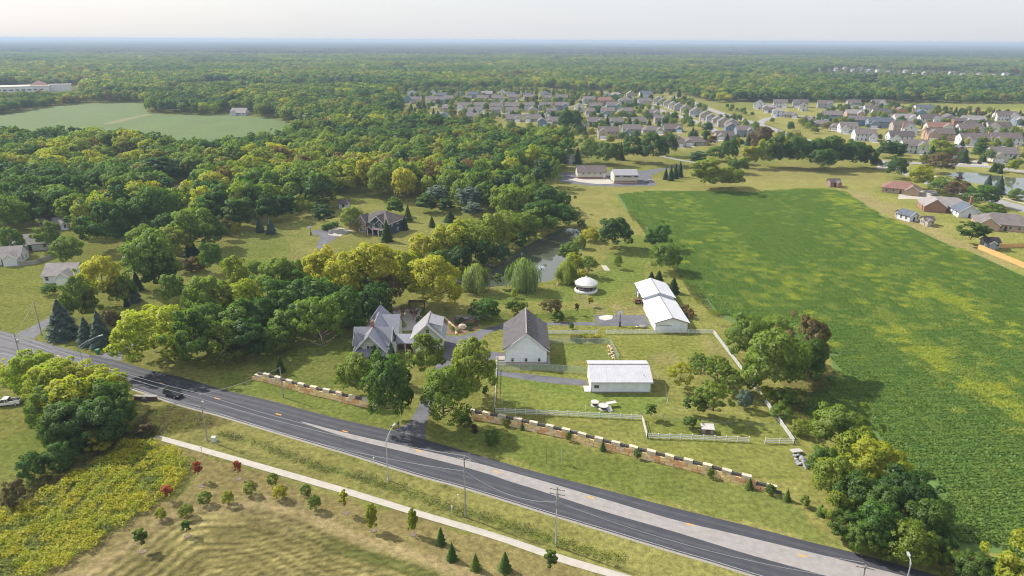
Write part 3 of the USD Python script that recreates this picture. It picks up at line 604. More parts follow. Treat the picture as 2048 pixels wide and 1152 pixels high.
def instancer(name, P, H, choices, seed, kind_='stuff', wide=(0.8, 1.15), label=None, cat=None, cluster=130):
    """Many far trees as one wood. choices: list of (shape, look, detail, share)."""
    r = np.random.default_rng(seed); path = fresh('/World', name)
    pi = UsdGeom.PointInstancer.Define(stage, path); tag(pi.GetPrim(), label, cat, kind=kind_); targets = []
    for k, (sh, look, det, share) in enumerate(choices):
        x = UsdGeom.Xform.Define(stage, f'{path}/tree_kind_{k:03d}')
        maker, w, tr = SHAPES[sh]; n, s = DETAIL[det]; v, f, nn = maker(n, s); v = v * [1 / w * 10, 1 / w * 10, 1]
        raw_mesh(f'{path}/tree_kind_{k:03d}/crown', v, f, nn, look); targets.append(x.GetPath())
    pi.CreatePrototypesRel().SetTargets(targets); n = len(P)
    sh = np.array([c[3] for c in choices], float)
    nz = np.argsort(np.argsort(meshkit.fbm(P / cluster, 3, seed + 3))) / n; u_ = np.argsort(np.argsort(nz * .5 + r.random(n) * .5)) / n
    pi.CreateProtoIndicesAttr(Vt.IntArray.FromNumpy(np.searchsorted(np.cumsum(sh / sh.sum()), u_).clip(0, len(choices) - 1).astype(np.int32)))
    pi.CreatePositionsAttr(Vt.Vec3fArray.FromNumpy(P.astype(np.float32)))
    a = r.uniform(0, PI, n); q = np.c_[np.cos(a), 0 * a, 0 * a, np.sin(a)].astype(np.float16)
    pi.CreateOrientationsAttr(Vt.QuathArray([Gf.Quath(float(w), 0, 0, float(z)) for w, z in zip(np.cos(a), np.sin(a))]))
    w = H * r.uniform(*wide, n) / 10
    pi.CreateScalesAttr(Vt.Vec3fArray.FromNumpy(np.c_[w, w, H / 10].astype(np.float32)))
    return pi

# the wide woods beyond 1.1 km: single trees to 3.6 km, then stands of trees to the horizon
def wedge(y0, y1, m=0.82): return Polygon([(-y0 * m, y0), (y0 * m, y0), (y1 * m, y1), (-y1 * m, y1)])
HOODS = poly((770, 182), (880, 178), (1340, 184), (1400, 198), (1570, 255), (1700, 211), (1800, 219), (1950, 227), (2080, 235), (2080, 350), (1760, 332), (1560, 300), (1130, 290), (900, 262), (800, 240))
SCHOOL_GAP = poly((-120, 172), (170, 171), (170, 198), (-120, 202))
DFIELDS = shapely.union_all([poly(*[(cx + rx * math.cos(t), cy + 1.5 * ry * math.sin(t)) for t in np.linspace(0, 6.2, 16)]) for cx, cy, rx, ry in ((1460, 102, 60, 1.3), (80, 108, 90, 1.6), (640, 98, 70, 1.0), (1850, 104, 120, 1.5), (1120, 110, 60, 1.4), (380, 118, 60, 1.6), (1700, 122, 60, 1.6), (1960, 138, 70, 2.0), (930, 124, 40, 1.5), (1250, 95, 90, .9), (250, 97, 80, .9), (1540, 112, 70, 1.2), (780, 108, 60, 1.2), (1300, 128, 45, 1.6), (560, 140, 40, 1.6), (1820, 116, 50, 1.4), (60, 128, 60, 1.6))])
FAR_HOOD = poly((1620, 146), (1700, 136), (1880, 142), (2060, 150), (2060, 166), (1800, 163), (1600, 156))
open_ = shapely.union_all([CLEAR, HOODS, FAR_HOOD, SCHOOL_GAP, DFIELDS])
P = scatter(wedge(980, 3600).difference(open_), 13.0, 3); r = np.random.default_rng(4)
n_ = meshkit.fbm(P / 160, 3, 5); P = P[(n_ > 0.30)]
H_ = 9 + 9 * meshkit.fbm(P / 90, 3, 9) + r.normal(size=len(P)) * 1.6
instancer('woodland', P, H_.clip(6, 24), [('pine0', 'leaf_pine', 'far', .4), ('broad0', 'leaf_dark', 'far', 1.2), ('broad1', 'leaf_mid', 'far', 1.2), ('oval0', 'leaf_wood', 'far', .6), ('broad2', 'leaf_wood', 'far', 1.0), ('broad3', 'leaf_wood', 'far', 1.0), ('broad4', 'leaf_olive', 'far', .7), ('broad2', 'leaf_yellow_green', 'far', .22), ('broad3', 'leaf_orange', 'far', .12)], 5, wide=(0.95, 1.4), cluster=260)
# stands to the horizon
def stand(path, seed, look='leaf_wood'):
    """A stand of about forty crowns, 130 m across, for woods seen from kilometres away."""
    r = np.random.default_rng(seed); v, f, nn = [], [], []; k = 0
    for _ in range(75):
        a, b = r.uniform(-75, 75, 2); w, h = r.uniform(11, 18), r.uniform(9, 17)
        t = trimesh.creation.icosphere(1, 1.0); tv = np.array(t.vertices); m_ = meshkit.fbm(tv * 1.6 + r.uniform(0, 90, 3), 2)[:, None]
        q = tv * (0.75 + .5 * m_) * [w / 2, w / 2, h * .55] + [a, b, h * .5]
        v.append(q); f.append(np.array(t.faces) + k); nn.append(unit(tv + r.normal(size=tv.shape) * .25)); k += len(q)
    raw_mesh(path, np.vstack(v), np.vstack(f), np.vstack(nn), look)
leaf('leaf_stand', [(0.036, 0.076, 0.044), (0.052, 0.098, 0.050), (0.072, 0.116, 0.054), (0.110, 0.138, 0.056)], patch=0.02, trans=0.05)
path = fresh('/World', 'distant_woodland'); pi = UsdGeom.PointInstancer.Define(stage, path); tag(pi.GetPrim(), kind='stuff'); tg = []
for k in range(4):
    x = UsdGeom.Xform.Define(stage, f'{path}/stand_kind_{k:03d}'); stand(f'{path}/stand_kind_{k:03d}/crowns', 200 + k, 'leaf_stand'); tg.append(x.GetPath())
pi.CreatePrototypesRel().SetTargets(tg)
P = scatter(wedge(3600, 24000).difference(open_), 125.0, 8); n_ = meshkit.fbm(P / [1500, 420, 1], 3, 15); r = np.random.default_rng(6)
P = P[n_ > 0.38]
pi.CreatePositionsAttr(Vt.Vec3fArray.FromNumpy(P.astype(np.float32))); pi.CreateProtoIndicesAttr(Vt.IntArray.FromNumpy(r.integers(0, 4, len(P)).astype(np.int32)))
a = r.uniform(0, PI, len(P)); pi.CreateOrientationsAttr(Vt.QuathArray([Gf.Quath(float(w), 0, 0, float(z)) for w, z in zip(np.cos(a), np.sin(a))]))
s_ = r.uniform(.8, 1.35, len(P)); pi.CreateScalesAttr(Vt.Vec3fArray.FromNumpy(np.c_[0 * s_ + 1, 0 * s_ + 1, s_].astype(np.float32)))
# ------------------------------------------------------------------ single trees and shrubs, each where it stands
def T(sh, look, x, yb, yt, w, label, group=None, detail='near', name=None, cat=None):
    p = G(x, yb); h = max(0.5, tall(x, yb, yt)); D = (p + [0, 0, h * .6] - EYE) @ fwd
    w = w * (1.12 if sh[:4] in ('broa', 'oval', 'cone') and w > 26 else 1.04)
    return plant('%s' % sh, 'leaf_' + look, p, h, w * D / FPX, label, group, detail, name=name, cat=cat)

for t in [
 ('cone0', 'blue', 130, 675, 600, 66, 'large blue spruce between the left driveway and the road'),
 ('broad1', 'olive', 163, 648, 546, 62, 'green tree with yellow tips behind the large blue spruce'),
 ('broad3', 'yellow', 212, 612, 508, 84, 'golden yellow tree in front of the small white house'),
 ('cone0', 'blue', 270, 604, 561, 29, 'blue green spruce alone on the lawn right of the golden tree'),
 ('cone0', 'pine', 276, 580, 543, 26, 'dark spruce just behind the lone lawn spruce'),
 ('cone1', 'pine', 254, 613, 590, 13, 'small dark conifer at the foot of the golden tree'),
 ('cone0', 'blue', 177, 689, 634, 40, 'smaller blue spruce, left of the pair by the green bin'),
 ('cone0', 'blue', 206, 692, 622, 48, 'taller blue spruce, right of the pair by the green bin'),
 ('broad2', 'brown', 228, 664, 616, 44, 'bronze tinted tree behind the pair of blue spruces'),
 ('broad0', 'lime', 314, 728, 609, 148, 'big bright yellow green tree at the roadside by the short driveway'),
 ('broad4', 'mid', 146, 532, 470, 62, 'green tree between the white houses at the left'),
 ('broad1', 'dark', 215, 499, 400, 96, 'tall dark oak on the lawn behind the small white house'),
 ('broad2', 'olive', 309, 576, 456, 104, 'tall pale green tree in the middle of the left lawns'),
 ('oval0', 'dark', 322, 578, 500, 60, 'dark lower tree at the foot of the tall pale green tree'),
 ('broad3', 'olive', 350, 522, 450, 64, 'yellowish tree behind the tall pale green tree'),
 ('broad0', 'mid', 395, 503, 410, 98, 'wide pale green tree at the edge of the big lawn'),
 ('cone0', 'pine', 412, 520, 478, 38, 'dark round conifer under the wide pale green tree'),
 ('cone1', 'pine', 384, 512, 474, 28, 'slim dark conifer left of the dark round conifer'),
 ('oval1', 'brown', 451, 480, 436, 28, 'narrow brownish tree beside the big lawn'),
 ('bush0', 'yellow_green', 468, 471, 440, 32, 'yellow bush at the far edge of the big lawn'),
 ('bush1', 'orange', 392, 543, 511, 42, 'rusty round bush at the near end of the big lawn'),
 ('bush0', 'brown', 372, 546, 516, 34, 'brown bush left of the rusty round bush'),
 ('oval1', 'dark', 483, 463, 391, 58, 'broad dark cypress like tree behind the two small blue spruces'),
 ('cone0', 'blue', 521, 464, 435, 21, 'small blue spruce on the big lawn, left one of two'),
 ('cone0', 'blue', 543, 468, 436, 23, 'small blue spruce on the big lawn, right one of two'),
 ('oval0', 'dark', 541, 448, 384, 42, 'dark upright tree behind the right small blue spruce'),
 ('oval1', 'dark', 573, 442, 387, 42, 'dark upright tree at the wood edge, second left of the basketball hoop'),
 ('broad1', 'olive', 606, 434, 386, 44, 'olive tree at the wood edge left of the basketball hoop'),
 ('pine0', 'pine', 650, 459, 406, 42, 'dusky green tree beside the clipped hedge'),
 ('broad4', 'olive', 703, 464, 413, 50, 'olive tree in front of the dark house garage end'),
 ('cone1', 'dark', 774, 483, 440, 26, 'tall dark conifer at the front right corner of the dark house'),
 ('cone1', 'pine', 810, 460, 432, 16, 'slim conifer at the back right corner of the dark house'),
 ('cone1', 'mid', 816, 443, 410, 20, 'narrow green conifer behind the dark house'),
 ('oval0', 'mid', 792, 432, 394, 31, 'rounded green tree rising behind the dark house roof'),
 ('pine0', 'blue', 938, 427, 372, 58, 'large blue green pine left of the pond wood'),
 ('pine0', 'blue', 947, 442, 402, 44, 'lower blue green pine in front of the large one'),
 ('oval0', 'dark', 854, 425, 387, 38, 'dark rounded conifer on the lawn right of the dark house'),
 ('oval1', 'dark', 892, 425, 396, 30, 'small dark rounded conifer, right of the dark rounded one'),
 ('pine0', 'blue', 876, 415, 369, 52, 'blue pine between the two dark rounded conifers'),
 ('cone0', 'dark', 864, 454, 432, 17, 'small pointed conifer at the yellow tree row'),
 ('cone0', 'dark', 900, 443, 422, 28, 'short wide conifer on the lawn right of the dark house'),
 ('broad2', 'mid', 26, 474, 388, 66, 'green tree at the left edge behind the ranch house'),
 ('broad1', 'dark', 72, 455, 380, 74, 'dark tree behind the lawn chairs at the left'),
 ('broad3', 'mid', 140, 446, 372, 76, 'tall green tree behind the left outbuilding'),
 ('broad4', 'olive', 180, 474, 402, 58, 'pale tree left of the tall dark oak'),
 ('broad0', 'dark', 278, 472, 384, 84, 'broad dark tree right of the tall dark oak'),
 ('broad2', 'mid', 325, 462, 366, 80, 'green tree between the dark oak and the wood clearing'),
 ('oval0', 'dark', 250, 462, 372, 54, 'upright dark tree just behind the tall dark oak'),
 ('broad1', 'dark', 432, 496, 424, 56, 'dark tree by the pale green tree at the lawn edge'),
 ('oval1', 'dark', 440, 452, 376, 54, 'dark upright tree left of the cypress like tree'),
 ('broad3', 'mid', 30, 512, 452, 44, 'small green tree beside the ranch house at the left edge'),
 ('broad0', 'mid', 250, 612, 545, 52, 'green tree at the right foot of the golden tree'),
 ('oval0', 'olive', 182, 640, 560, 50, 'upright tree between the golden tree and the blue spruce'),
 ('broad1', 'mid', 100, 500, 440, 46, 'green tree right of the ranch house at the left edge'),
 ('broad4', 'dark', 345, 500, 425, 60, 'dark tree behind the yellowish tree on the left lawns'),
 ('broad2', 'olive', 290, 520, 446, 58, 'olive tree left of the yellowish tree on the left lawns'),
 ('broad0', 'mid', 425, 545, 480, 44, 'small green tree at the near end of the big lawn'),
 ('broad3', 'olive', 350, 610, 545, 48, 'olive tree between the lone lawn spruce and the belt'),
 ('shrub0', 'mid', 100, 590, 568, 30, 'low bush in front of the small white house'),
 # house yard
 ('open0', 'olive', 650, 722, 588, 108, 'old grey green tree with open crown left of the main house'),
 ('open1', 'brown', 782, 634, 547, 54, 'half bare grey tree behind the main house'),
 ('broad4', 'yellow', 868, 622, 512, 116, 'tall yellow shade tree behind the garage'),
 ('broad2', 'mid', 712, 792, 707, 76, 'green tree in front of the left end of the stone wall'),
 ('broad0', 'dark', 782, 846, 698, 98, 'tall dark tree by the road left of the main driveway'),
 ('cone0', 'blue', 786, 768, 684, 44, 'grey spruce showing above the tall dark roadside tree'),
 ('cone0', 'dark', 752, 738, 690, 38, 'small dark spruce in front of the house gable'),
 ('broad1', 'mid', 855, 754, 666, 72, 'green tree between the house and the garage front'),
 ('broad3', 'olive', 944, 806, 678, 96, 'tree with yellowing top right of the main driveway'),
 ('broad4', 'mid', 888, 858, 736, 108, 'wide drooping tree over the main driveway entrance'),
 ('bush1', 'purple', 948, 868, 847, 17, 'dark red leaved bush below the wall end'),
 ('bush0', 'mid', 984, 890, 855, 32, 'loose green shrub standing alone on the roadside bank'),
 ('bush1', 'dark', 931, 853, 828, 30, 'dark shrub at the start of the right wall'),
 ('bush1', 'dark', 971, 791, 770, 16, 'small dark bush left of the white rail fence'),
 ('broad2', 'mid', 740, 650, 602, 42, 'fresh green small tree behind the main house spire'),
 ('broad3', 'dark', 706, 656, 622, 40, 'dark small tree behind the left house eaves'),
 ('cone0', 'dark', 562, 744, 711, 20, 'small dark conifer behind the left part of the wall'),
 # back lawn
 ('broad3', 'mid', 969, 642, 598, 62, 'low spreading tree by the rock garden'),
 ('broad1', 'mid', 1031, 629, 595, 42, 'small round tree behind the barn ridge'),
 ('vase0', 'brown', 1101, 634, 597, 46, 'brownish ornamental tree behind the barn'),
 ('bush0', 'dark', 1118, 642, 621, 23, 'round dark bush beside the brownish tree'),
 ('sapling0', 'purple', 1153, 630, 605, 10, 'purple leaved sapling on the back lawn'),
 ('sapling0', 'yellow_green', 1179, 614, 593, 15, 'bright green sapling in front of the round pavilion'),
 ('bush0', 'yellow_green', 1030, 596, 576, 15, 'small lime green bush below the middle willow'),
 ('sapling0', 'olive', 996, 577, 545, 19, 'thin young tree on the pond bank between the willows'),
 ('willow0', 'willow', 953, 583, 528, 60, 'weeping willow at the left end of the pond'),
 ('willow0', 'willow', 1047, 581, 517, 70, 'largest weeping willow in the middle of the pond bank'),
 ('willow0', 'olive', 1133, 566, 522, 50, 'greener weeping willow right of the fountain'),
 ('broad1', 'olive', 1140, 522, 480, 50, 'grey green willow shrub on the right pond bank'),
 ('bush0', 'olive', 1160, 497, 469, 27, 'green bush above the grey green willow shrub'),
 ('bush0', 'yellow_green', 1181, 483, 455, 38, 'bright green shrub at the far right of the pond'),
 ('broad3', 'yellow_green', 1147, 548, 505, 38, 'yellow green tree behind the greener willow'),
 ('open1', 'olive', 1176, 554, 511, 40, 'thin pale tree right of the greener willow'),
 ('bush0', 'yellow_green', 1165, 558, 540, 24, 'low yellow bush at the foot of the thin pale tree'),
 ('broad0', 'dark', 1228, 498, 431, 74, 'large round dark tree on the lawn right of the pond'),
 ('broad4', 'olive', 1234, 538, 510, 20, 'small round tree by the concrete pad'),
 ('broad1', 'mid', 1315, 498, 446, 58, 'round tree on the field edge, upper of two'),
 ('broad2', 'olive', 1330, 545, 484, 62, 'round tree on the field edge, lower of two'),
 ('cone0', 'dark', 1346, 586, 555, 27, 'dark spruce right of the white pole barn'),
 ('cone0', 'dark', 1302, 565, 543, 21, 'dark spruce behind the white pole barn, left of two'),
 ('cone0', 'dark', 1317, 566, 541, 24, 'dark spruce behind the white pole barn, right of two'),
 ('bush1', 'mid', 1163, 455, 439, 20, 'small olive bush at the far tip of the pond'),
 ('bush0', 'dark', 1143, 659, 645, 10, 'small round evergreen on the lane edge behind the barn'),
 ('bush0', 'mid', 1153, 684, 673, 14, 'green bush inside the net fence'),
 # paddock orchard
 ('vase0', 'yellow_green', 1359, 777, 726, 54, 'yellowing fruit tree right of the long white shed'),
 ('open0', 'olive', 1400, 762, 711, 62, 'green orchard tree behind the yellowing fruit tree'),
 ('open1', 'mid', 1434, 778, 714, 62, 'taller green orchard tree beside the right fence'),
 ('open0', 'olive', 1425, 838, 768, 76, 'wide olive orchard tree in the middle of the paddock'),
 ('oval0', 'olive', 1398, 830, 774, 32, 'slim olive orchard tree left of the wide one'),
 ('bush0', 'blue', 1488, 819, 779, 34, 'blue green round shrub near the right fence'),
 ('open1', 'mid', 1458, 792, 738, 58, 'dark green orchard tree between the wide olive one and the fence'),
 ('sapling0', 'mid', 1373, 828, 794, 20, 'thin sapling at the left of the orchard'),
 ('broad1', 'dark', 1380, 857, 831, 29, 'small round tree by the wooden hutch'),
 ('sapling0', 'olive', 1301, 840, 807, 27, 'young tree at the paddock fence corner'),
 # field edge clump
 ('broad0', 'olive', 1490, 722, 625, 88, 'left tree of the field edge clump beside the fence'),
 ('broad3', 'olive', 1540, 712, 630, 80, 'tree at the back of the field edge clump'),
 ('broad1', 'brown', 1598, 752, 632, 96, 'dark bronze tree at the right of the field edge clump'),
 ('broad4', 'olive', 1545, 795, 658, 122, 'biggest tree of the field edge clump'),
 ('broad2', 'dark', 1605, 772, 672, 76, 'dark lower tree under the bronze tree'),
 ('bush0', 'olive', 1500, 778, 712, 48, 'green shrub behind the fence under the clump'),
 ('bush0', 'mid', 1570, 812, 775, 52, 'green shrub at the foot of the biggest clump tree'),
 ('bush1', 'yellow_green', 1530, 800, 770, 34, 'yellow leaved shrub hanging over the fence'),
 ('bush0', 'mid', 1560, 836, 808, 46, 'bush outside the fence below the clump'),
 ('bush0', 'olive', 1600, 870, 838, 40, 'weedy bush between the two field edge clumps'),
 ('broad1', 'mid', 1672, 910, 804, 112, 'round leafy tree at the top of the corner thicket'),
 ('broad3', 'yellow_green', 1742, 980, 880, 108, 'yellow topped tree in the corner thicket'),
 ('broad2', 'olive', 1655, 1002, 908, 76, 'olive tree on the lawn side of the corner thicket'),
 ('broad4', 'dark', 1700, 1032, 945, 88, 'dark tree in the middle of the corner thicket'),
 ('broad0', 'dark', 1796, 1040, 940, 120, 'wide dark tree on the field side of the corner thicket'),
 ('broad1', 'olive', 1668, 1062, 985, 62, 'pale leaved small tree at the lawn edge of the thicket'),
 ('broad3', 'mid', 1748, 1098, 1005, 90, 'dark green tree low in the corner thicket'),
 ('broad2', 'mid', 1812, 1132, 1045, 94, 'green tree at the roadside tip of the corner thicket'),
 ('bush0', 'mid', 1720, 1102, 1042, 64, 'leafy bush at the lower left of the thicket'),
 ('bush0', 'yellow_green', 1797, 965, 918, 48, 'low yellow bush on the field side of the thicket'),
 ('bush0', 'dark', 1860, 1110, 1050, 70, 'dark bush at the right of the corner thicket'),
 ('bush1', 'mid', 1775, 1118, 1070, 56, 'small roadside bush below the thicket'),
 ('broad2', 'yellow_green', 1700, 940, 850, 84, 'tree with light tips between the two crowns of the corner thicket'),
 ('broad0', 'mid', 1640, 960, 890, 60, 'green tree at the rubble side of the corner thicket'),
 ('broad3', 'dark', 1840, 1090, 1000, 90, 'dark tree at the field corner of the thicket'),
 ('broad1', 'dark', 1750, 1050, 960, 100, 'dense dark tree in the heart of the corner thicket'),
 ('shrub0', 'dark', 1690, 1075, 1020, 70, 'dense bush on the lawn side low in the thicket'),
 ('shrub0', 'mid', 1790, 1100, 1040, 80, 'dense bush over the road end of the thicket'),
 ('shrub0', 'mid', 1990, 1180, 1120, 70, 'dense green shrub beside the bottom right tree'),
 ('bush0', 'dark', 1945, 1170, 1108, 78, 'dark shrub by the road at the bottom right'),
 ('bush1', 'mid', 1900, 1150, 1100, 60, 'green shrub left of the dark roadside shrub'),
 ('broad1', 'yellow_green', 2035, 1200, 1074, 124, 'bright yellow green tree cut by the bottom right corner'),
 # left foreground thicket
 ('broad1', 'lime', 30, 760, 720, 54, 'small bright tree at the left tip of the roadside thicket'),
 ('shrub0', 'lime', 70, 792, 704, 94, 'bright feathery tree by the utility pole in the roadside thicket'),
 ('broad3', 'lime', 122, 804, 716, 102, 'bright feathery tree at the top of the roadside thicket'),
 ('shrub0', 'yellow_green', 110, 834, 734, 96, 'light green tree on the lawn side of the thicket'),
 ('broad2', 'yellow_green', 172, 806, 726, 94, 'yellow green tree over the road edge of the thicket'),
 ('shrub0', 'lime', 216, 818, 742, 92, 'bright low tree hanging over the road edge of the thicket'),
 ('broad4', 'lime', 152, 854, 752, 112, 'bright tree in the middle of the roadside thicket'),
 ('shrub0', 'mid', 106, 868, 775, 84, 'green tree at the lawn edge low in the thicket'),
 ('broad1', 'mid', 206, 856, 765, 104, 'green tree low in the thicket towards the culvert'),
 ('shrub0', 'dark', 150, 890, 800, 104, 'dark green tree at the bottom of the thicket, left'),
 ('shrub0', 'dark', 202, 890, 800, 104, 'dark green tree at the bottom of the thicket, right'),
 ('shrub0', 'mid', 246, 852, 782, 66, 'leafy shrub of the thicket beside the culvert'),
 ('shrub0', 'mid', 118, 898, 832, 60, 'rounded shrub at the left foot of the thicket'),
 ('bush0', 'dark', 122, 941, 884, 62, 'dark round bush below the thicket'),
 ('bush0', 'mid', 150, 908, 858, 56, 'green bush between thicket and goldenrod field'),
 ('bush1', 'yellow_green', 195, 903, 860, 56, 'yellow green bush at the thicket foot'),
 ('bush0', 'dark', 72, 960, 904, 56, 'dark green bush at the lawn edge, upper'),
 ('bush1', 'brown', 38, 1014, 958, 54, 'brownish dark bush at the lawn edge, lower'),
 ('bush1', 'mid', 242, 874, 836, 46, 'loose bush near the culvert'),
 ('bush1', 'brown', 290, 872, 846, 40, 'brown weedy bush at the start of the path'),
 ('sapling0', 'red', 398, 960, 921, 20, 'red maple sapling nearest the path start'),
 ('sapling0', 'red', 478, 958, 919, 18, 'orange red maple sapling inside a ring of mulch'),
 ('sapling0', 'red', 336, 1002, 970, 24, 'crimson sapling on the goldenrod field edge'),
 ('sapling0', 'mid', 286, 1104, 1056, 30, 'thin green sapling on the mown mound, lower left'),
 ('sapling0', 'mid', 375, 1073, 1040, 22, 'small thin sapling on the mound crest'),
 ('sapling0', 'yellow', 690, 1026, 978, 21, 'golden sapling beside the path'),
 ('oval0', 'yellow_green', 745, 1062, 1008, 25, 'yellow green young tree right of the golden sapling'),
 ('oval0', 'yellow_green', 826, 1070, 1016, 21, 'slim green young tree beside the path'),
 ('sapling0', 'olive', 1099, 1150, 1098, 30, 'thin young tree at the bottom beside the path'),
 # far middle
 ('broad2', 'olive', 1182, 326, 276, 44, 'olive tree behind the brown roofed shed'),
 ('broad0', 'dark', 1215, 331, 280, 50, 'dark round tree behind the pale roofed shed'),
 ('cone1', 'brown', 1241, 320, 284, 18, 'rust coloured conifer among the dark trees'),
 ('broad1', 'dark', 1266, 324, 270, 50, 'dark tree right of the rust coloured conifer'),
 ('broad3', 'dark', 1306, 329, 263, 58, 'largest dark tree behind the shed yard'),
 ('broad4', 'dark', 1336, 312, 266, 40, 'dark tree at the end of the gravel track'),
 ('cone1', 'pine', 1155, 328, 295, 17, 'slim conifer beside the white gable behind the sheds'),
 ('broad0', 'dark', 1140, 264, 216, 52, 'big dark tree standing among the subdivision houses'),
 ('broad2', 'dark', 1457, 326, 275, 38, 'dark oval tree in front of the subdivision'),
 ('oval1', 'yellow_green', 1495, 337, 289, 34, 'light green tree left of the long dark row'),
 ('pine0', 'pine', 1395, 337, 301, 44, 'dark pine behind the round field edge tree'),
 ('broad3', 'mid', 1430, 322, 291, 40, 'green tree behind the dark pine'),
 ('broad4', 'brown', 1520, 303, 251, 46, 'olive brown tree at the street end'),
 ('broad0', 'dark', 1475, 347, 314, 40, 'low dark tree under the light green tree'),
 ('broad1', 'olive', 1425, 381, 312, 92, 'big round tree on the field edge by the shed yard'),
 ('broad3', 'mid', 1462, 375, 338, 48, 'smaller tree attached to the big round field edge tree'),
 ('broad2', 'dark', 1645, 344, 294, 50, 'grey green tree in front of the long dark row'),
 ('broad0', 'dark', 1790, 357, 310, 42, 'dark tree on the street corner by the brick house'),
 ('broad3', 'yellow_green', 1836, 379, 328, 52, 'yellow orange tree behind the brick ranch house'),
 ('broad4', 'brown', 1880, 348, 304, 56, 'dark brownish tree at the far pond'),
 ('broad1', 'yellow_green', 1878, 316, 279, 56, 'yellow tree between the brick houses on the right'),
 ('cone0', 'blue', 1972, 385, 349, 25, 'blue spruce on the far pond bank, left of two'),
 ('cone0', 'blue', 1995, 388, 351, 27, 'blue spruce on the far pond bank, right of two'),
 ('cone0', 'dark', 1986, 344, 325, 18, 'small conifer above the far pond, left of two'),
 ('cone0', 'dark', 1999, 347, 331, 14, 'small conifer above the far pond, right of two'),
 ('oval1', 'dark', 1958, 312, 283, 24, 'dark upright tree by the cream house'),
 ('oval0', 'dark', 1770, 316, 280, 34, 'dark evergreen at the street bend, left of two'),
 ('oval1', 'dark', 1796, 317, 284, 30, 'dark evergreen at the street bend, right of two'),
 ('broad2', 'olive', 1878, 389, 353, 46, 'olive tree right of the yellow orange tree'),
 ('broad0', 'brown', 1912, 398, 360, 52, 'reddish olive tree above the grey roofed house'),
 ('broad3', 'mid', 1960, 413, 369, 62, 'wide green tree behind the grey roofed house'),
 ('broad1', 'mid', 1980, 434, 405, 50, 'round green tree right of the grey roofed house'),
 ('pine0', 'dark', 1940, 491, 441, 58, 'single dark pine at the field edge on the right'),
 ('bush0', 'olive', 2032, 400, 376, 36, 'small tree on the near bank of the far pond'),
 ('bush1', 'purple', 1918, 362, 352, 20, 'dark red bush on the far pond bank'),
]:
    T(*t)
ROW = [(1530, 335, 271, 48, 'olive'), (1558, 336, 266, 54, 'dark'), (1592, 337, 270, 56, 'dark'), (1628, 336, 274, 54, 'dark'), (1664, 337, 270, 58, 'dark'), (1702, 336, 276, 54, 'dark'), (1732, 336, 291, 42, 'dark'), (1752, 337, 316, 26, 'dark')]
NTH = ['first', 'second', 'third', 'fourth', 'fifth', 'sixth', 'seventh', 'eighth', 'ninth', 'tenth', 'eleventh', 'twelfth', 'thirteenth', 'fourteenth', 'fifteenth', 'sixteenth']
for i, (x, b, t, w, lk) in enumerate(ROW):
    T(f'broad{i % 5}', lk, x, b, t, w, f'{NTH[i]} tree from the left in the long dark row beyond the field', 'long dark tree row beyond the field')
for i, (x, b, t, w) in enumerate([(1331, 359, 336, 12), (1341, 361, 331, 14), (1350, 357, 327, 15), (1359, 354, 323, 15)]):
    T('cone1', 'pine', x, b, t, w, f'{NTH[i]} pointed conifer from the left beside the shed yard', 'conifers beside the shed yard')
SHR = [(323, 1038, 1016, 20), (373, 1035, 1010, 25), (412, 1008, 983, 23), (457, 1009, 983, 22), (502, 990, 965, 22), (547, 971, 946, 19), (560, 998, 971, 24), (613, 992, 969, 20), (630, 1021, 991, 22)]
for i, (x, b, t, w) in enumerate(SHR):
    T('shrub0', 'olive' if i % 3 else 'yellow_green', x, b, t, w * 1.15, f'{NTH[i]} round green shrub from the left on the mown mound', 'round shrubs on the mown mound')
for i, (x, b, t, w) in enumerate([(882, 1089, 1055, 20), (904, 1120, 1086, 22), (951, 1139, 1107, 22), (1010, 1141, 1104, 24)]):
    T('cone0', 'mid', x, b, t, w * 1.15, f'{NTH[i]} pointed green shrub from the left below the path', 'pointed shrubs below the path')
WSH = [(1013, 859, 841, 17), (1044, 865, 850, 12), (1137, 888, 868, 12), (1205, 907, 887, 14), (1275, 922, 902, 17), (1318, 929, 912, 15), (1420, 962, 942, 16), (1498, 983, 962, 19), (1540, 995, 974, 20), (1573, 1007, 984, 19), (1608, 1019, 996, 20), (1641, 1036, 1014, 22)]
for i, (x, b, t, w) in enumerate(WSH):
    T('cone0' if i % 2 else 'shrub0', 'mid', x, b - 6, t - 5, w, f'{NTH[i]} little evergreen from the left along the right stone wall', 'little evergreens along the stone wall')
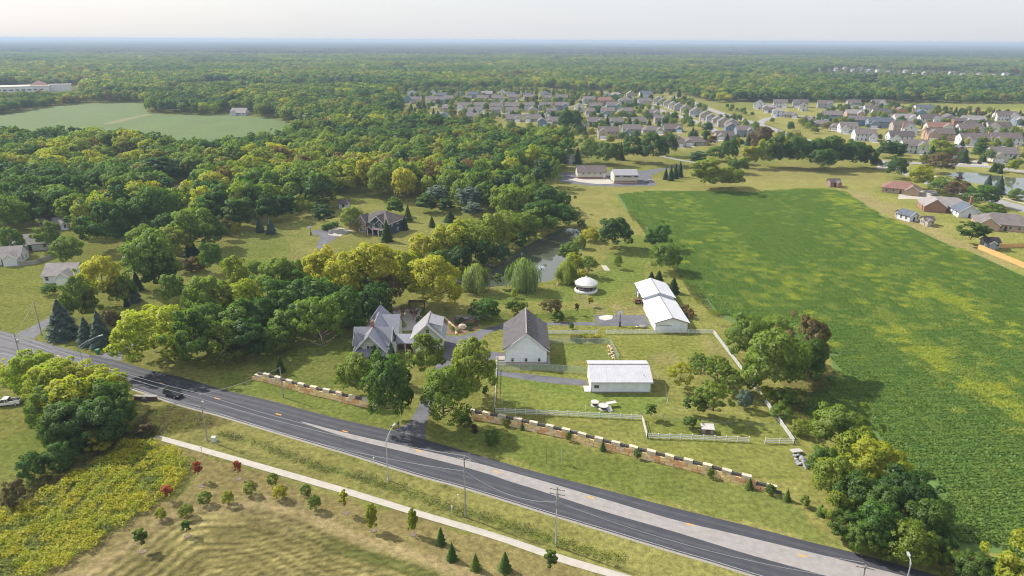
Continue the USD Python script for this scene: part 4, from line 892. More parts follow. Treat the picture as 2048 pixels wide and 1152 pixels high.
# the tree belt along the left boundary
BELT = [(398, 736, 616, 98, 'mid'), (450, 730, 642, 90, 'mid'), (500, 724, 640, 88, 'dark'), (545, 714, 652, 76, 'mid'), (470, 694, 598, 104, 'mid'), (430, 664, 546, 84, 'olive'), (398, 642, 560, 52, 'olive'), (485, 654, 556, 92, 'yellow_green'),
        (540, 644, 556, 98, 'mid'), (600, 646, 552, 104, 'mid'), (560, 604, 513, 78, 'mid'), (480, 596, 508, 62, 'yellow_green'), (592, 592, 514, 54, 'mid'), (642, 646, 556, 98, 'mid'), (655, 606, 500, 96, 'yellow_green'), (704, 626, 498, 96, 'yellow_green'),
        (745, 618, 484, 118, 'yellow_green'), (805, 602, 500, 84, 'yellow_green'), (650, 560, 488, 52, 'yellow'), (690, 676, 570, 84, 'dark'), (748, 646, 556, 82, 'dark'), (850, 540, 466, 66, 'yellow_green'), (902, 530, 438, 92, 'yellow_green'), (944, 522, 438, 84, 'olive'),
        (985, 508, 424, 64, 'olive'), (1012, 490, 420, 66, 'olive'), (1006, 504, 440, 42, 'yellow_green'), (1052, 482, 424, 64, 'mid'), (1078, 470, 412, 62, 'olive'), (1036, 500, 462, 36, 'mid'), (920, 545, 488, 64, 'dark'), (962, 534, 478, 54, 'dark'), (880, 568, 500, 58, 'dark'),
        (1000, 528, 485, 42, 'pine'), (1058, 482, 455, 34, 'mid'), (1084, 457, 396, 74, 'dark'), (1112, 458, 403, 62, 'mid'), (1132, 452, 410, 52, 'dark'), (1097, 432, 372, 64, 'dark'), (1122, 424, 378, 44, 'mid'), (1085, 412, 366, 60, 'dark'), (515, 680, 590, 80, 'dark'), (575, 690, 620, 80, 'mid'), (618, 676, 590, 70, 'dark'), (420, 700, 600, 80, 'mid'),
        (820, 570, 500, 60, 'yellow_green'), (515, 560, 520, 40, 'mid'), (628, 560, 512, 46, 'mid')]
cnt = {}
for i, (x, b, t, w, lk) in enumerate(sorted(BELT)):
    tone_w = {'mid': 'green', 'dark': 'dark green', 'olive': 'olive', 'yellow_green': 'yellow green', 'yellow': 'golden', 'pine': 'dark pine like'}[lk]
    near_ = 'by the road' if x < 460 else 'left of the main house' if x < 640 else 'behind the main house' if x < 830 else 'left of the pond' if x < 1030 else 'beyond the pond'
    T(f'broad{i % 5}', lk, x, b, t, w, f'{nth(cnt.setdefault((lk, near_), 0))} {tone_w} tree from the left in the belt {near_}', f'{tone_w} trees in the belt {near_}'); cnt[lk, near_] += 1

for q in ((478, 958), (404, 972), (692, 1026), (747, 1061), (826, 1069), (286, 1103), (375, 1072)):
    p_ = G(*q); sheet('mulch_ring', Point(p_[0], p_[1]).buffer(.6), .05, 'mulch_look')
# the woods on the left: the trees that show largest singly, the others as one wood
WOODS = poly((-300, 300), (0, 292), (150, 296), (300, 310), (440, 318), (560, 296), (640, 262), (780, 250), (900, 272), (1060, 290), (1140, 312), (1112, 345), (1104, 378), (1080, 400), (1066, 424), (1040, 446), (980, 446), (950, 425), (900, 412), (830, 405), (690, 398), (640, 422), (560, 424),
             (500, 440), (440, 442), (420, 462), (380, 466), (340, 452), (290, 452), (250, 470), (200, 474), (140, 466), (90, 466), (40, 462), (0, 464), (-300, 490))
HOLES = shapely.union_all([poly((325, 372), (392, 370), (405, 400), (340, 408)), poly((84, 446), (140, 446), (140, 475), (84, 475)), poly((680, 395), (705, 395), (705, 425), (680, 425)), poly((210, 310), (300, 330), (300, 345), (230, 345))])
WOODS = WOODS.difference(HOLES).difference(CLEAR)
BACK_ = None
BACK = poly((-300, 208), (0, 206), (290, 206), (298, 228), (480, 231), (560, 240), (640, 262), (780, 250), (800, 225), (780, 184), (600, 186), (400, 186), (0, 184), (-300, 184)).union(poly((840, 252), (900, 262), (1000, 284), (1130, 300), (1130, 312), (1060, 292), (900, 274), (780, 252))).difference(CLEAR)
BACK = BACK.difference(SCHOOL_GAP).difference(poly((440, 226), (510, 226), (520, 240), (440, 240)))
W1 = scatter(WOODS, 10.6, 21); r = np.random.default_rng(23)
ncol = meshkit.fbm(W1 / 60, 3, 31); hcol = 11 + 9.5 * meshkit.fbm(W1 / 35, 3, 32) + r.normal(size=len(W1)) * 1.5
dist = np.linalg.norm(W1 - EYE, axis=1); order = np.argsort(dist); seen = order[:230]
on_ = pix(W1 + [0, 0, 5])[:, 0]; seen = [k for k in order if -60 < on_[k] < 2100][:230]
LKS = ['dark', 'mid', 'mid', 'olive', 'yellow_green', 'brown', 'olive']
seen = sorted(seen, key=lambda k: on_[k]); cnt = {}
for k in seen:
    v = ncol[k] + r.normal() * .09; lk = 'dark' if v < .40 else 'mid' if v < .52 else 'olive' if v < .62 else 'yellow_green' if v < .74 else 'orange'
    u_, v_ = pix(W1[k]); sh = ('broad%d' % r.integers(0, 5)) if r.random() < .8 else 'oval%d' % r.integers(0, 2)
    if r.random() < .07: sh, lk = 'pine0', 'pine'
    tw = {'mid': 'green', 'dark': 'dark green', 'olive': 'olive', 'yellow_green': 'yellow green', 'orange': 'rusty', 'pine': 'blue green pine'}[lk]
    wh = 'at the far left' if u_ < 150 else 'behind the tall dark oak' if u_ < 330 else 'behind the big lawn' if u_ < 640 else 'behind the dark house' if u_ < 850 else 'left of the shed yard'
    plant(sh, 'leaf_' + lk, W1[k], hcol[k].clip(9, 23), (hcol[k] * r.uniform(.78, 1.05)).clip(9, 18) * (0.7 if sh[0] in 'op' else 1.0), f'{nth(cnt.setdefault((tw, wh), 0))} {tw} tree from the left in the woods {wh}', f'{tw} woodland trees {wh}', 'mid'); cnt[tw, wh] += 1
rest = np.setdiff1d(np.arange(len(W1)), seen)
W2 = np.vstack([scatter(BACK, 12, 25), scatter(poly((-90, 206), (0, 205), (140, 200), (182, 205.5), (100, 213), (0, 230), (-90, 234)), 9, 26)])
PP = np.vstack([W1[rest], W2]); HH = np.r_[hcol[rest].clip(8, 22), (11 + 9 * meshkit.fbm(W2 / 40, 3, 33) + r.normal(size=len(W2)) * 1.4).clip(8, 21) * np.where(pix(W2)[:, 0] < 190, .72, 1)]
instancer('woods', PP, HH, [('pine0', 'leaf_pine', 'mid', .4), ('broad0', 'leaf_dark', 'mid', 1.0), ('broad1', 'leaf_mid', 'mid', 1.0), ('oval0', 'leaf_wood', 'mid', .6), ('broad3', 'leaf_wood', 'mid', 1), ('broad4', 'leaf_olive', 'mid', .8), ('broad2', 'leaf_yellow_green', 'mid', .45), ('broad1', 'leaf_orange', 'mid', .08)], 27, wide=(.85, 1.2), cluster=70)
# ------------------------------------------------------------------ buildings
for nm, c, kw in [
    ('siding_white', (0.50, 0.51, 0.53), {}), ('siding_cream', (0.46, 0.44, 0.36), {}), ('siding_sage', (0.44, 0.47, 0.40), {}), ('siding_beige', (0.32, 0.28, 0.24), {}), ('siding_grey', (0.27, 0.28, 0.29), {}),
    ('siding_navy', (0.030, 0.042, 0.065), {}), ('siding_blue', (0.10, 0.17, 0.24), {}), ('siding_teal', (0.12, 0.23, 0.26), {}), ('siding_slate', (0.16, 0.20, 0.24), {}), ('siding_orange', (0.45, 0.20, 0.06), {}),
    ('trim_white', (0.58, 0.58, 0.57), dict(var=.06)), ('roof_grey', (0.22, 0.20, 0.195), dict(var=.2, scale=.6)), ('roof_brown', (0.115, 0.092, 0.088), dict(var=.22, scale=.6)), ('roof_taupe', (0.138, 0.120, 0.116), dict(var=.2, scale=.6)), ('roof_navy', (0.080, 0.095, 0.125), dict(var=.2, scale=.6)), ('roof_red', (0.20, 0.105, 0.085), dict(var=.2, scale=.6)),
    ('roof_dark', (0.085, 0.070, 0.068), dict(var=.25, scale=.5)), ('brick', (0.26, 0.13, 0.09), dict(var=.3, scale=2.5)), ('brick_tan', (0.36, 0.25, 0.17), dict(var=.25, scale=2.5)), ('stone_facing', (0.26, 0.18, 0.13), dict(var=.45, scale=2.2)),
    ('chimney_orange', (0.36, 0.20, 0.13), dict(var=.2)), ('timber_dark', (0.11, 0.055, 0.04), dict(var=.3)), ('timber_grey', (0.24, 0.22, 0.20), dict(var=.3)), ('foundation', (0.30, 0.26, 0.23), dict(var=.25, scale=2)), ('door_dark', (0.05, 0.035, 0.03), {}), ('fence_wood', (0.52, 0.30, 0.11), dict(var=.18)), ('concrete_post', (0.40, 0.39, 0.37), {}), ('soil', (0.14, 0.09, 0.055), dict(var=.3, scale=2)), ('mulch', (0.17, 0.10, 0.07), dict(var=.3, scale=3)), ('hay', (0.35, 0.26, 0.12), {}), ('cloth_white', (0.55, 0.54, 0.53), {})]:
    plain(nm, c, 0.8, kw.get('var', .10), kw.get('scale', .8), spec=0.3)
mat('pane_dark', {'p': ('principled_bsdf', {'base_color': (0.025, 0.03, 0.035), 'roughness': 0.08, 'specular_ior_level': 0.7})}, [])
def ribbed(name, c, axis, pitch, var=.12, rough=.45, depth=.03):
    """Sheet metal with standing ribs at the given pitch."""
    lo, hi = np.asarray(c) * (1 - var), np.minimum(np.asarray(c) * (1 + var), .9)
    mat(name, {'tc': ('texture_coordinate', {}), 'w': ('wave_texture', {'wave_type': 'bands', 'bands_direction': axis, 'profile': 'saw', 'scale': 0.314 / pitch, 'distortion': 0}),
               'pw': ('math', {'math_type': 'power', 'value2': 9.0}), 'n': ('noise_texture', {'scale': 0.7, 'detail': 6, 'roughness': .65}), 'r': ('rgb_ramp', {'ramp': [(.3, lo), (.7, hi)]}),
               'b': ('bump', {'strength': 0.8, 'distance': depth}), 'p': ('principled_bsdf', {'roughness': rough, 'specular_ior_level': .4})},
        [('tc.object', 'w.vector'), ('tc.object', 'n.vector'), ('n.fac', 'r.fac'), ('r.color', 'p.base_color'), ('w.fac', 'pw.value1'), ('pw.value', 'b.height'), ('b.normal', 'p.normal')])
ribbed('metal_white_x', (0.64, 0.66, 0.69), 'x', 0.9); ribbed('metal_white_y', (0.52, 0.52, 0.54), 'y', 0.9)
ribbed('metal_worn_x', (0.40, 0.40, 0.425), 'x', 0.6, .10, depth=.06); ribbed('metal_grey_x', (0.215, 0.220, 0.262), 'x', .5, .1); ribbed('metal_grey_y', (0.215, 0.220, 0.262), 'y', .5, .1); ribbed('metal_pale_y', (0.25, 0.245, 0.265), 'y', .5, .1)
ribbed('boards_white', (0.66, 0.68, 0.72), 'x', .3, .10, .7, depth=.015); ribbed('shingle_barn', (0.076, 0.070, 0.074), 'x', .33, .26, .85, depth=.03)

class Site:
    """A building's own frame: x along its front from a to b, y towards the back, z up."""
    def __init__(s, name, label, cat, a, b, group=None):
        a, b = np.asarray(a, float)[:2], np.asarray(b, float)[:2]; s.W = float(np.linalg.norm(b - a)); s.rz = math.atan2(*(b - a)[::-1])
        s.o = np.r_[a, float(land(*a))]; s.prim = thing(name, label, cat, s.o, s.rz, group)
    def local(s, p):
        d = np.asarray(p, float) - s.o; c, n = math.cos(s.rz), math.sin(s.rz)
        return np.array([d[0] * c + d[1] * n, -d[0] * n + d[1] * c, d[2]])
    def at(s, px, py, z): return s.local(G(px, py, z))
    def part(s, name, m, look, **k): return obj(name, fixed(m) if not isinstance(m, list) else joined(m), look, s.prim, **k)
    def window(s, face, u, z, w, h, look='trim_white', deep=0.0, panes=1, name='window'):
        """A framed window centred at u along a face ('front', 'back', 'left', 'right' or an offset pair) at sill height z."""
        ax, off, sg = face; t = 0.10
        def bx(u0, u1, z0, z1, d0, d1):
            d0, d1 = sorted((off + sg * d0, off + sg * d1))
            return box(u0, u1, d0, d1, z0, z1) if ax == 'x' else box(d0, d1, u0, u1, z0, z1)
        fr = [bx(u - w / 2 - t, u + w / 2 + t, z - t, z, -.02, .07), bx(u - w / 2 - t, u + w / 2 + t, z + h, z + h + t, -.02, .07), bx(u - w / 2 - t, u - w / 2, z, z + h, -.02, .07), bx(u + w / 2, u + w / 2 + t, z, z + h, -.02, .07),
              bx(u - w / 2, u + w / 2, z + h * .5 - .03, z + h * .5 + .03, .0, .05)]
        for k in range(1, panes): q = u - w / 2 + w * k / panes; fr.append(bx(q - .04, q + .04, z, z + h, 0, .05))
        f = obj(name, joined(fr), look, s.prim); obj('pane', bx(u - w / 2, u + w / 2, z, z + h, -.02, .02), 'pane_dark', f)
        return f
def gable_wall(W, d0, d1, eave, ridge, axis='y', c=None, base=-0.3, x0=0.0):
    c = W / 2 if c is None else c
    return prism([(x0, base), (x0 + W, base), (x0 + W, eave), (x0 + c, ridge), (x0, eave)], axis, d0, d1)
def slope(p, q, a0, a1, axis, th=.16):
    """A roof plane from eave p to ridge q (across, height), pushed along the ridge."""
    p, q = np.asarray(p, float), np.asarray(q, float); n = np.array([-(q - p)[1], (q - p)[0]]); n = n / np.linalg.norm(n); n = n if n[1] > 0 else -n
    return prism([p, q, q + n * th, p + n * th], axis, a0, a1)
def gable_roof(W, d0, d1, eave, ridge, axis='y', over=.5, end=.4, x0=0.0, th=.16):
    k = (ridge - eave) / (W / 2); c = x0 + W / 2
    return slope((x0 - over, eave - k * over), (c, ridge), d0 - end, d1 + end, axis, th), slope((x0 + W + over, eave - k * over), (c, ridge), d0 - end, d1 + end, axis, th)
def rakes(W, d, eave, ridge, axis='y', over=.5, x0=0.0, t=.1, h=.28, lift=.02):
    """White boards along a gable's slopes."""
    k = (ridge - eave) / (W / 2); c = x0 + W / 2; f = (lambda u, z: (u, d, z)) if axis == 'y' else (lambda u, z: (d, u, z))
    return [beam(f(x0 - over, eave - k * over + lift), f(c, ridge + lift), t, h), beam(f(x0 + W + over, eave - k * over + lift), f(c, ridge + lift), t, h)]

# --- the old barn
s = Site('barn', 'tall white barn with steep grey shingle roof and three small windows', 'barn', G(1011, 729), G(1093, 729.5)); W = s.W
ev, rg = tall(1011, 729, 698), tall(1052, 729, 666); L = s.at(1048, 618, rg)[1]
s.part('foundation', box(-.12, W + .12, -.06, L + .1, -.4, .75), 'foundation')
s.part('wall', gable_wall(W, 0, L, ev, rg, base=.75), 'boards_white')
for a, b in (((-.7, ev - .15), (W * .22, ev + (rg - ev) * .40)), ((W * .22, ev + (rg - ev) * .40), (W / 2, rg))):
    s.part('roof', slope(a, b, -.5, L + .5, 'y', .2), 'shingle_barn'); s.part('roof', slope((W - a[0], a[1]), (W - b[0], b[1]), -.5, L + .5, 'y', .2), 'shingle_barn')
s.part('ridge_cap', beam((W / 2, -.5, rg + .2), (W / 2, L + .5, rg + .2), .35, .12), 'roof_grey')
for k in range(5): s.part('roof_vent', box(W * .5 + .55, W * .5 + .95, L * (.22 + .14 * k), L * (.22 + .14 * k) + .5, rg - 1.0, rg - .2), 'roof_dark')
s.part('rake_board', rakes(W, -.52, ev, rg, over=.7, h=.22)[0], 'trim_white'); s.part('rake_board', rakes(W, -.52, ev, rg, over=.7, h=.22)[1], 'trim_white')
for u in (.17, .5, .82): s.window(('x', 0, -1), W * u, .95, .62, .9)
for u in (-.13, W + .02): s.part('corner_board', box(u, u + .11, -.02, .14, .75, ev), 'roof_grey')
s.part('stone_ramp', box(-1.9, -.2, 1, 3.2, -.2, .9), 'foundation'); s.part('stone_ramp', box(W + .2, W + 1.0, -.2, 5, -.2, .5), 'foundation')

# --- the long white shed
s = Site('long_shed', 'long low white shed with pale ribbed metal roof in the paddock', 'shed', G(1182.5, 785), G(1300, 785)); W = s.W
ev = tall(1240, 785, 763); rg = ev + 1.75; D = s.at(1232, 729.5, rg)[1] ; D2 = D + 3.0
s.part('wall', prism([(0, -.2), (D2, -.2), (D2, rg - .5), (D, rg - .06), (0, ev)], 'x', 0, W), 'metal_white_x')
s.part('roof', slope((-.45, ev - .1), (D, rg), -.35, W + .5, 'x'), 'metal_worn_x'); s.part('roof', slope((D2 + .4, rg - .6), (D, rg), -.35, W + .5, 'x'), 'metal_worn_x')
s.part('ridge_cap', beam((-.35, D, rg + .19), (W + .5, D, rg + .19), .4, .06), 'roof_grey')
s.part('gutter', box(-.35, W + .5, -.62, -.47, ev - .22, ev - .08), 'concrete_post'); s.part('sill_board', box(-.05, W + .05, -.05, .0, -.1, .22), 'roof_grey')
s.part('corner_trim', box(-.08, .06, -.06, .06, 0, ev - .1), 'roof_grey'); s.part('corner_trim', box(W - .06, W + .08, -.06, .06, 0, ev - .1), 'concrete_post')
s.window(('x', 0, -1), W * .085, 1.3, 1.0, .62, look='roof_grey', panes=2)
s.part('side_door', box(-.07, 0, D * .25, D * .25 + 3.2, 0, 2.7), 'boards_white'); s.part('concrete_step', box(-1.6, -.1, .2, 3.2, -.1, .14), 'concrete_post')
s.part('vent_pipe', tube([(W * .9, D * .3, ev), (W * .9, D * .3, ev + 1.1)], .07), 'roof_grey')

# --- the white pole barn in two parts
s = Site('pole_barn', 'white two part metal pole barn with ribbed white roof', 'barn', G(1310.5, 664), G(1374.5, 664)); W = s.W
ev = tall(1342, 664, 645); rg = ev + 1.55; L = s.at(1315, 591, rg)[1]
s.part('wall', gable_wall(W, 0, L, ev, rg), 'metal_white_x'); a, b = gable_roof(W, 0, L - .05, ev, rg); s.part('roof', a, 'metal_white_y'); s.part('roof', b, 'metal_white_y')
s.part('ridge_cap', beam((W / 2, -.4, rg + .2), (W / 2, L, rg + .2), .3, .07), 'roof_grey')
for q in rakes(W, -.43, ev, rg, h=.2): s.part('rake_trim', q, 'roof_grey')
s.part('sliding_door_track', box(.3, W * .5, -.1, -.02, ev - 1.05, ev - .92), 'roof_grey'); s.part('sliding_door', box(.3, W * .36, -.09, -.01, 0, ev - 1.1), 'metal_white_x')
s.part('corner_trim', box(-.06, .08, -.07, .06, 0, ev), 'roof_grey'); s.part('corner_trim', box(W - .08, W + .06, -.07, .06, 0, ev), 'roof_grey')
for u in (.25, .6): s.part('side_door', box(-.07, 0, L * u, L * u + 3.0, 0, 2.8), 'boards_white')
e2_, r2_ = ev + .9, rg + .95; L2 = s.at(1296, 557.5, r2_)[1]
a, b = gable_roof(W, L + .1, L2, e2_, r2_, over=.6); s.part('upper_roof', a, 'metal_white_y'); s.part('upper_roof', b, 'metal_white_y'); s.part('ridge_cap', beam((W / 2, L, r2_ + .2), (W / 2, L2 + .4, r2_ + .2), .3, .07), 'roof_grey')
s.part('gable_infill', prism([(0.02, ev), (W - .02, ev), (W - .02, e2_), (W / 2, r2_ - .05), (.02, e2_)], 'y', L + .12, L + .22), 'metal_white_x')
s.part('back_wall', gable_wall(W, L2 - .2, L2, e2_, r2_), 'metal_white_x'); s.part('right_wall', box(W - .15, W, L + .2, L2 - .2, -.2, e2_), 'metal_white_y'); s.part('inner_wall', box(W * .45, W * .45 + .15, L + .25, L2 - .2, -.2, e2_ - .1), 'timber_dark')
for k in range(6): u = L + .6 + (L2 - L - 1.2) * k / 5; s.part('post', box(.0, .2, u, u + .2, -.2, e2_ - .05), 'timber_grey')
s.part('door_panel', box(-.25, -.05, L2 - 5, L2 - 3.6, .8, 2.4), 'trim_white')

# --- the two far sheds
s = Site('brown_roof_shed', 'pale long shed with brown shingle roof and red brick base', 'shed', G(1155, 357), G(1212, 357)); W = s.W
ev = tall(1183, 357, 344); rg = ev + 3.0; D = s.at(1180, 331, rg)[1] * 2
s.part('foundation', box(-.1, W + .1, -.1, D + .1, -.2, .95), 'brick'); s.part('wall', gable_wall(D, 0, W, ev, rg, 'x', base=.95), 'siding_cream')
a, b = gable_roof(D, 0, W, ev, rg, 'x'); s.part('roof', a, 'roof_brown'); s.part('roof', b, 'roof_brown')
for u in (.2, .4, .6, .8): s.window(('x', 0, -1), W * u, 2.7, .7, .6, look='roof_grey')
s.part('porch_door', box(W * .9, W * .95, -.12, 0, .1, 3.0), 'trim_white')
s = Site('pale_roof_shed', 'cream shed with pale metal roof and four strip windows', 'shed', G(1228, 367), G(1274.5, 367)); W = s.W
ev = tall(1251, 367, 350); rg = ev + 2.2; D = s.at(1247, 338.5, rg)[1] * 2
s.part('foundation', box(-.1, W + .1, -.1, D + .1, -.2, .8), 'brick_tan'); s.part('wall', gable_wall(D, 0, W, ev, rg, 'x', base=.8), 'siding_cream'); s.part('base_band', box(0, W, -.06, 0, 1.0, 1.7), 'brick')
a, b = gable_roof(D, 0, W, ev, rg, 'x', over=.6); s.part('roof', a, 'metal_pale_y'); s.part('roof', b, 'metal_pale_y')
for u in (.08, .40, .58, .88): s.window(('x', 0, -1), W * u + .8, ev - 1.2, 2.4, .6, look='roof_grey', panes=3)
s.part('side_door', box(-.1, 0, D * .3, D * .62, 0, 3.2), 'trim_white')

# --- the round pavilion
c = (G(1149, 581) + G(1194.5, 581)) / 2; R_ = np.linalg.norm(G(1194.5, 581) - G(1149, 581)) / 2
p = thing('round_pavilion', 'round white tent pavilion with conical roof on the back lawn', 'pavilion', c)
obj('base_wall', lathe([(R_ * 1.0, -.1), (R_ * 1.0, .5), (R_ * .93, .8), (R_ * .88, .82), (R_ * .88, -.1)], 40), 'cloth_white', p, smooth=40)
obj('floor', lathe([(0.001, .16), (R_ * .88, .16)], 32), 'concrete_post', p)
for k in range(12):
    a = k * PI / 6 + .2; obj('post', moved(box(-.06, .06, -.06, .06, .7, 2.3), (math.cos(a) * R_ * .9, math.sin(a) * R_ * .9, 0)), 'roof_grey', p)
obj('valance', lathe([(R_ * .93, 2.2), (R_ * .99, 2.9), (R_ * .97, 2.95), (R_ * .90, 2.25)], 40), 'cloth_white', p, smooth=40)
obj('roof', lathe([(R_ * 1.0, 2.92), (R_ * .80, 3.55), (R_ * .5, 4.2), (R_ * .2, 4.7), (R_ * .09, 4.85), (.001, 4.9)], 40), 'cloth_white', p, smooth=40)
obj('finial', lathe([(R_ * .09, 4.82), (R_ * .08, 5.1), (.02, 5.35), (.001, 5.36)], 16), 'cloth_white', p, smooth=True)
obj('table', lathe([(.001, .95), (1.2, .95), (1.2, .88), (.15, .85), (.15, .16)], 16), 'timber_grey', p)
for k in range(4): a = k * PI / 2 + .5; obj('bench', moved(box(-.8, .8, -.22, .22, .16, .62), (math.cos(a) * 2.1, math.sin(a) * 2.1, 0), a + PI / 2), 'timber_dark', p)

# --- the main house
hb = 724.0
s = Site('main_house', 'sage green gabled house with grey metal roofs and white trim', 'house', G(713.5, hb), G(771, hb)); W = s.W; mp_ = mpp(742, hb)
def Hgt(px, py, y):
    """Height over the house's ground of the point seen at (px, py) on the plane y back from the front."""
    lo, hi = 0.0, 25.0
    for _ in range(40):
        m_ = (lo + hi) / 2
        if s.at(px, py, m_)[1] > y: lo = m_
        else: hi = m_
    return lo
ev, rg = Hgt(708, 702, -.6), Hgt(740, 670.5, -.6)
k0 = rg / max(rg, 1)
Lr = s.at(760, 621, rg)[1]
s.part('wall', gable_wall(W, 0, Lr - 2, ev + .3, rg - .12), 'siding_sage')
for a_ in gable_roof(W, -.3, Lr - 2, ev + .3, rg, over=1.0, end=.6): s.part('roof', a_, 'metal_grey_y')
for q in rakes(W, -.95, ev + .3, rg, over=1.0, h=.36, t=.14): s.part('rake_board', q, 'trim_white')
s.part('ridge_cap', beam((W / 2, -.9, rg + .2), (W / 2, Lr - 2, rg + .2), .3, .08), 'roof_grey')
for u in (W * .32, W * .66): s.part('gable_post', box(u - .1, u + .1, -.09, -.01, ev - .4, ev + (rg - ev) * .56), 'trim_white')
s.part('gable_band', box(W * .14, W * .86, -.08, -.01, ev + 1.75, ev + 1.95), 'trim_white')
for u in (.44, .56): s.window(('x', 0, -1), W * u, ev - .45, .75, 1.6)
for u in (.16, .84): s.window(('x', 0, -1), W * u, ev - .1, .8, .95)
# porch on the front
s.part('porch_roof', prism([(-3.0, 2.75), (0, 3.75), (0, 3.9), (-3.05, 2.88)], 'x', -.3, W + .3), 'metal_grey_x')
for u in (.02, .34, .66, .98): s.part('porch_post', box(W * u - .11, W * u + .11, -2.75, -2.53, 0, 2.8), 'trim_white')
s.part('porch_floor', box(-.2, W + .2, -2.9, 0, -.1, .25), 'timber_grey'); s.part('front_door', box(W * .46, W * .56, -.08, 0, .25, 2.4), 'door_dark')
for u in (.2, .8): s.window(('x', 0, -1), W * u, 1.0, 1.0, 1.4)
# the cross wing
cz = rg - .25; xl, xr = s.at(709, 654, cz)[0], s.at(785, 655, cz)[0]; yc = s.at(747, 654.5, cz)[1]; hw = max(2.8, yc - 3.0)
cw = 2 * min(hw, 4.2); y0c = yc - cw / 2; ce = cz - cw / 2 * 1.05
s.part('wing_wall', gable_wall(cw, xl + .5, xr - .5, ce, cz - .12, 'x', x0=y0c), 'siding_sage')
for a_ in gable_roof(cw, xl + .5, xr - .5, ce, cz, 'x', over=.9, end=.5, x0=y0c): s.part('wing_roof', a_, 'metal_grey_x')
for q in rakes(cw, xr + .03, ce, cz, 'x', over=.9, x0=y0c, h=.3): s.part('rake_board', q, 'trim_white')
for q in rakes(cw, xl - .03, ce, cz, 'x', over=.9, x0=y0c, h=.3): s.part('rake_board', q, 'trim_white')
s.window(('y', xr - .5, 1), yc, 1.0, 1.3, 1.9, panes=2); s.window(('y', xr - .5, 1), yc, ce - .1, .9, 1.2); s.window(('y', xl + .5, -1), yc, 1.2, 1.2, 1.6)
s.part('bay', box(xr - .5, xr + .7, yc - cw * .42, yc - cw * .05, -.1, 3.3), 'siding_sage'); s.window(('x', yc - cw * .42, -1), xr + .1, .9, .7, 1.7)
# the rear wing to the right and the hipped far end
rz_ = cz - .1; xr2 = s.at(801, 629, rz_)[0]; yr = s.at(780, 629, rz_)[1]; rw = 8.0
s.part('rear_wall', gable_wall(rw, W * .5, xr2 - .4, rz_ - 3.6, rz_ - .12, 'x', x0=yr - rw / 2), 'siding_sage')
for a_ in gable_roof(rw, W * .5, xr2 - .4, rz_ - 3.6, rz_, 'x', over=.6, end=.4, x0=yr - rw / 2): s.part('rear_roof', a_, 'metal_grey_x')
s.window(('x', yr - rw / 2, -1), xr2 - 2.0, rz_ - 5.4, .9, 1.3); s.window(('x', yr - rw / 2, -1), xr2 - 3.8, rz_ - 5.4, .9, 1.3); s.window(('x', yr - rw / 2, -1), xr2 - 2.4, .9, 1.0, 1.5)
tz = rg + .9; ty = Lr + 1.0; hw_ = W * .50
s.part('hip_roof', trimesh.convex.convex_hull(np.array([[W / 2, ty, tz + .6], [W / 2 - hw_, ty - hw_ * .9, ev + .4], [W / 2 + hw_, ty - hw_ * .9, ev + .4], [W / 2 + hw_, ty + hw_ * .8, ev + .4], [W / 2 - hw_, ty + hw_ * .8, ev + .4]])), 'metal_grey_y')
s.part('back_wall', box(W / 2 - hw_ + .5, W / 2 + hw_ - .5, ty - hw_ * .9 + .3, ty + hw_ * .8 - .5, -.1, ev + .41), 'siding_sage'); s.part('finial', tube([(W / 2, ty, tz + .5), (W / 2, ty, tz + 1.6)], .06), 'roof_grey')
cp = s.at(745, 652, rg + .2); s.part('chimney', box(cp[0] - .45, cp[0] + .45, cp[1] - .4, cp[1] + .4, rg - 1.5, rg + 1.5), 'brick'); s.part('chimney_pot', box(cp[0] - .22, cp[0] + .22, cp[1] - .2, cp[1] + .2, rg + 1.5, rg + 1.9), 'chimney_orange')
s.part('satellite_dish', moved(lathe([(.001, 0), (.3, .04), (.5, .12), (.48, .15), (.001, .05)], 14), (xr + .4, yc - cw * .3, 4.0)), 'concrete_post')
# breezeway roof and garage are one building with a life of their own
a_, b_ = G(829, 706), G(884, 706)
s = Site('garage', 'sage green garage with steep gable and pale metal roof', 'garage', a_, b_); W = s.W
ev, rg = Hgt(826, 676, -.6), Hgt(856, 649, -.6); L = s.at(861, 625, rg)[1]
s.part('wall', gable_wall(W, 0, L, ev + .3, rg - .12), 'siding_sage')
for a_ in gable_roof(W, 0, L, ev + .3, rg, over=.9, end=.7): s.part('roof', a_, 'metal_pale_y')
for q in rakes(W, -.73, ev + .3, rg, over=.9, h=.36, t=.14): s.part('rake_board', q, 'trim_white')
s.part('ridge_cap', beam((W / 2, -.7, rg + .2), (W / 2, L + .7, rg + .2), .3, .08), 'roof_grey')
s.window(('x', 0, -1), W * .5, ev + 1.15, .9, 1.1); s.part('gable_band', box(W * .2, W * .8, -.08, -.01, ev + .75, ev + .95), 'trim_white')
s.part('shed_dormer', prism([(W * .52, rg - .15), (W * .98, rg - 1.15), (W * .98, ev + .2), (W * .52, ev + .2)], 'y', 1.2, L - 1.0), 'siding_white')
s.part('dormer_roof', slope((W * 1.03, rg - 1.2), (W * .5, rg - .05), .8, L - .6, 'y', .14), 'metal_pale_y')
for u in (.2, .55, .8): s.part('garage_door', box(W * u - 1.1, W * u + 1.1, -.07, 0, 0, 2.3), 'trim_white') if u != .55 else None
xb = s.at(797, 690, 0)[0]
s.part('breezeway_roof', prism([(.4, 2.7), (3.4, 4.2), (6.4, 2.7), (6.4, 2.56), (3.4, 4.06), (.4, 2.56)], 'x', xb, -.1), 'metal_grey_x')
for u in (.05, .5, .95): s.part('breezeway_post', box(xb * u - .1, xb * u + .1, .55, .75, 0, 2.6), 'trim_white')
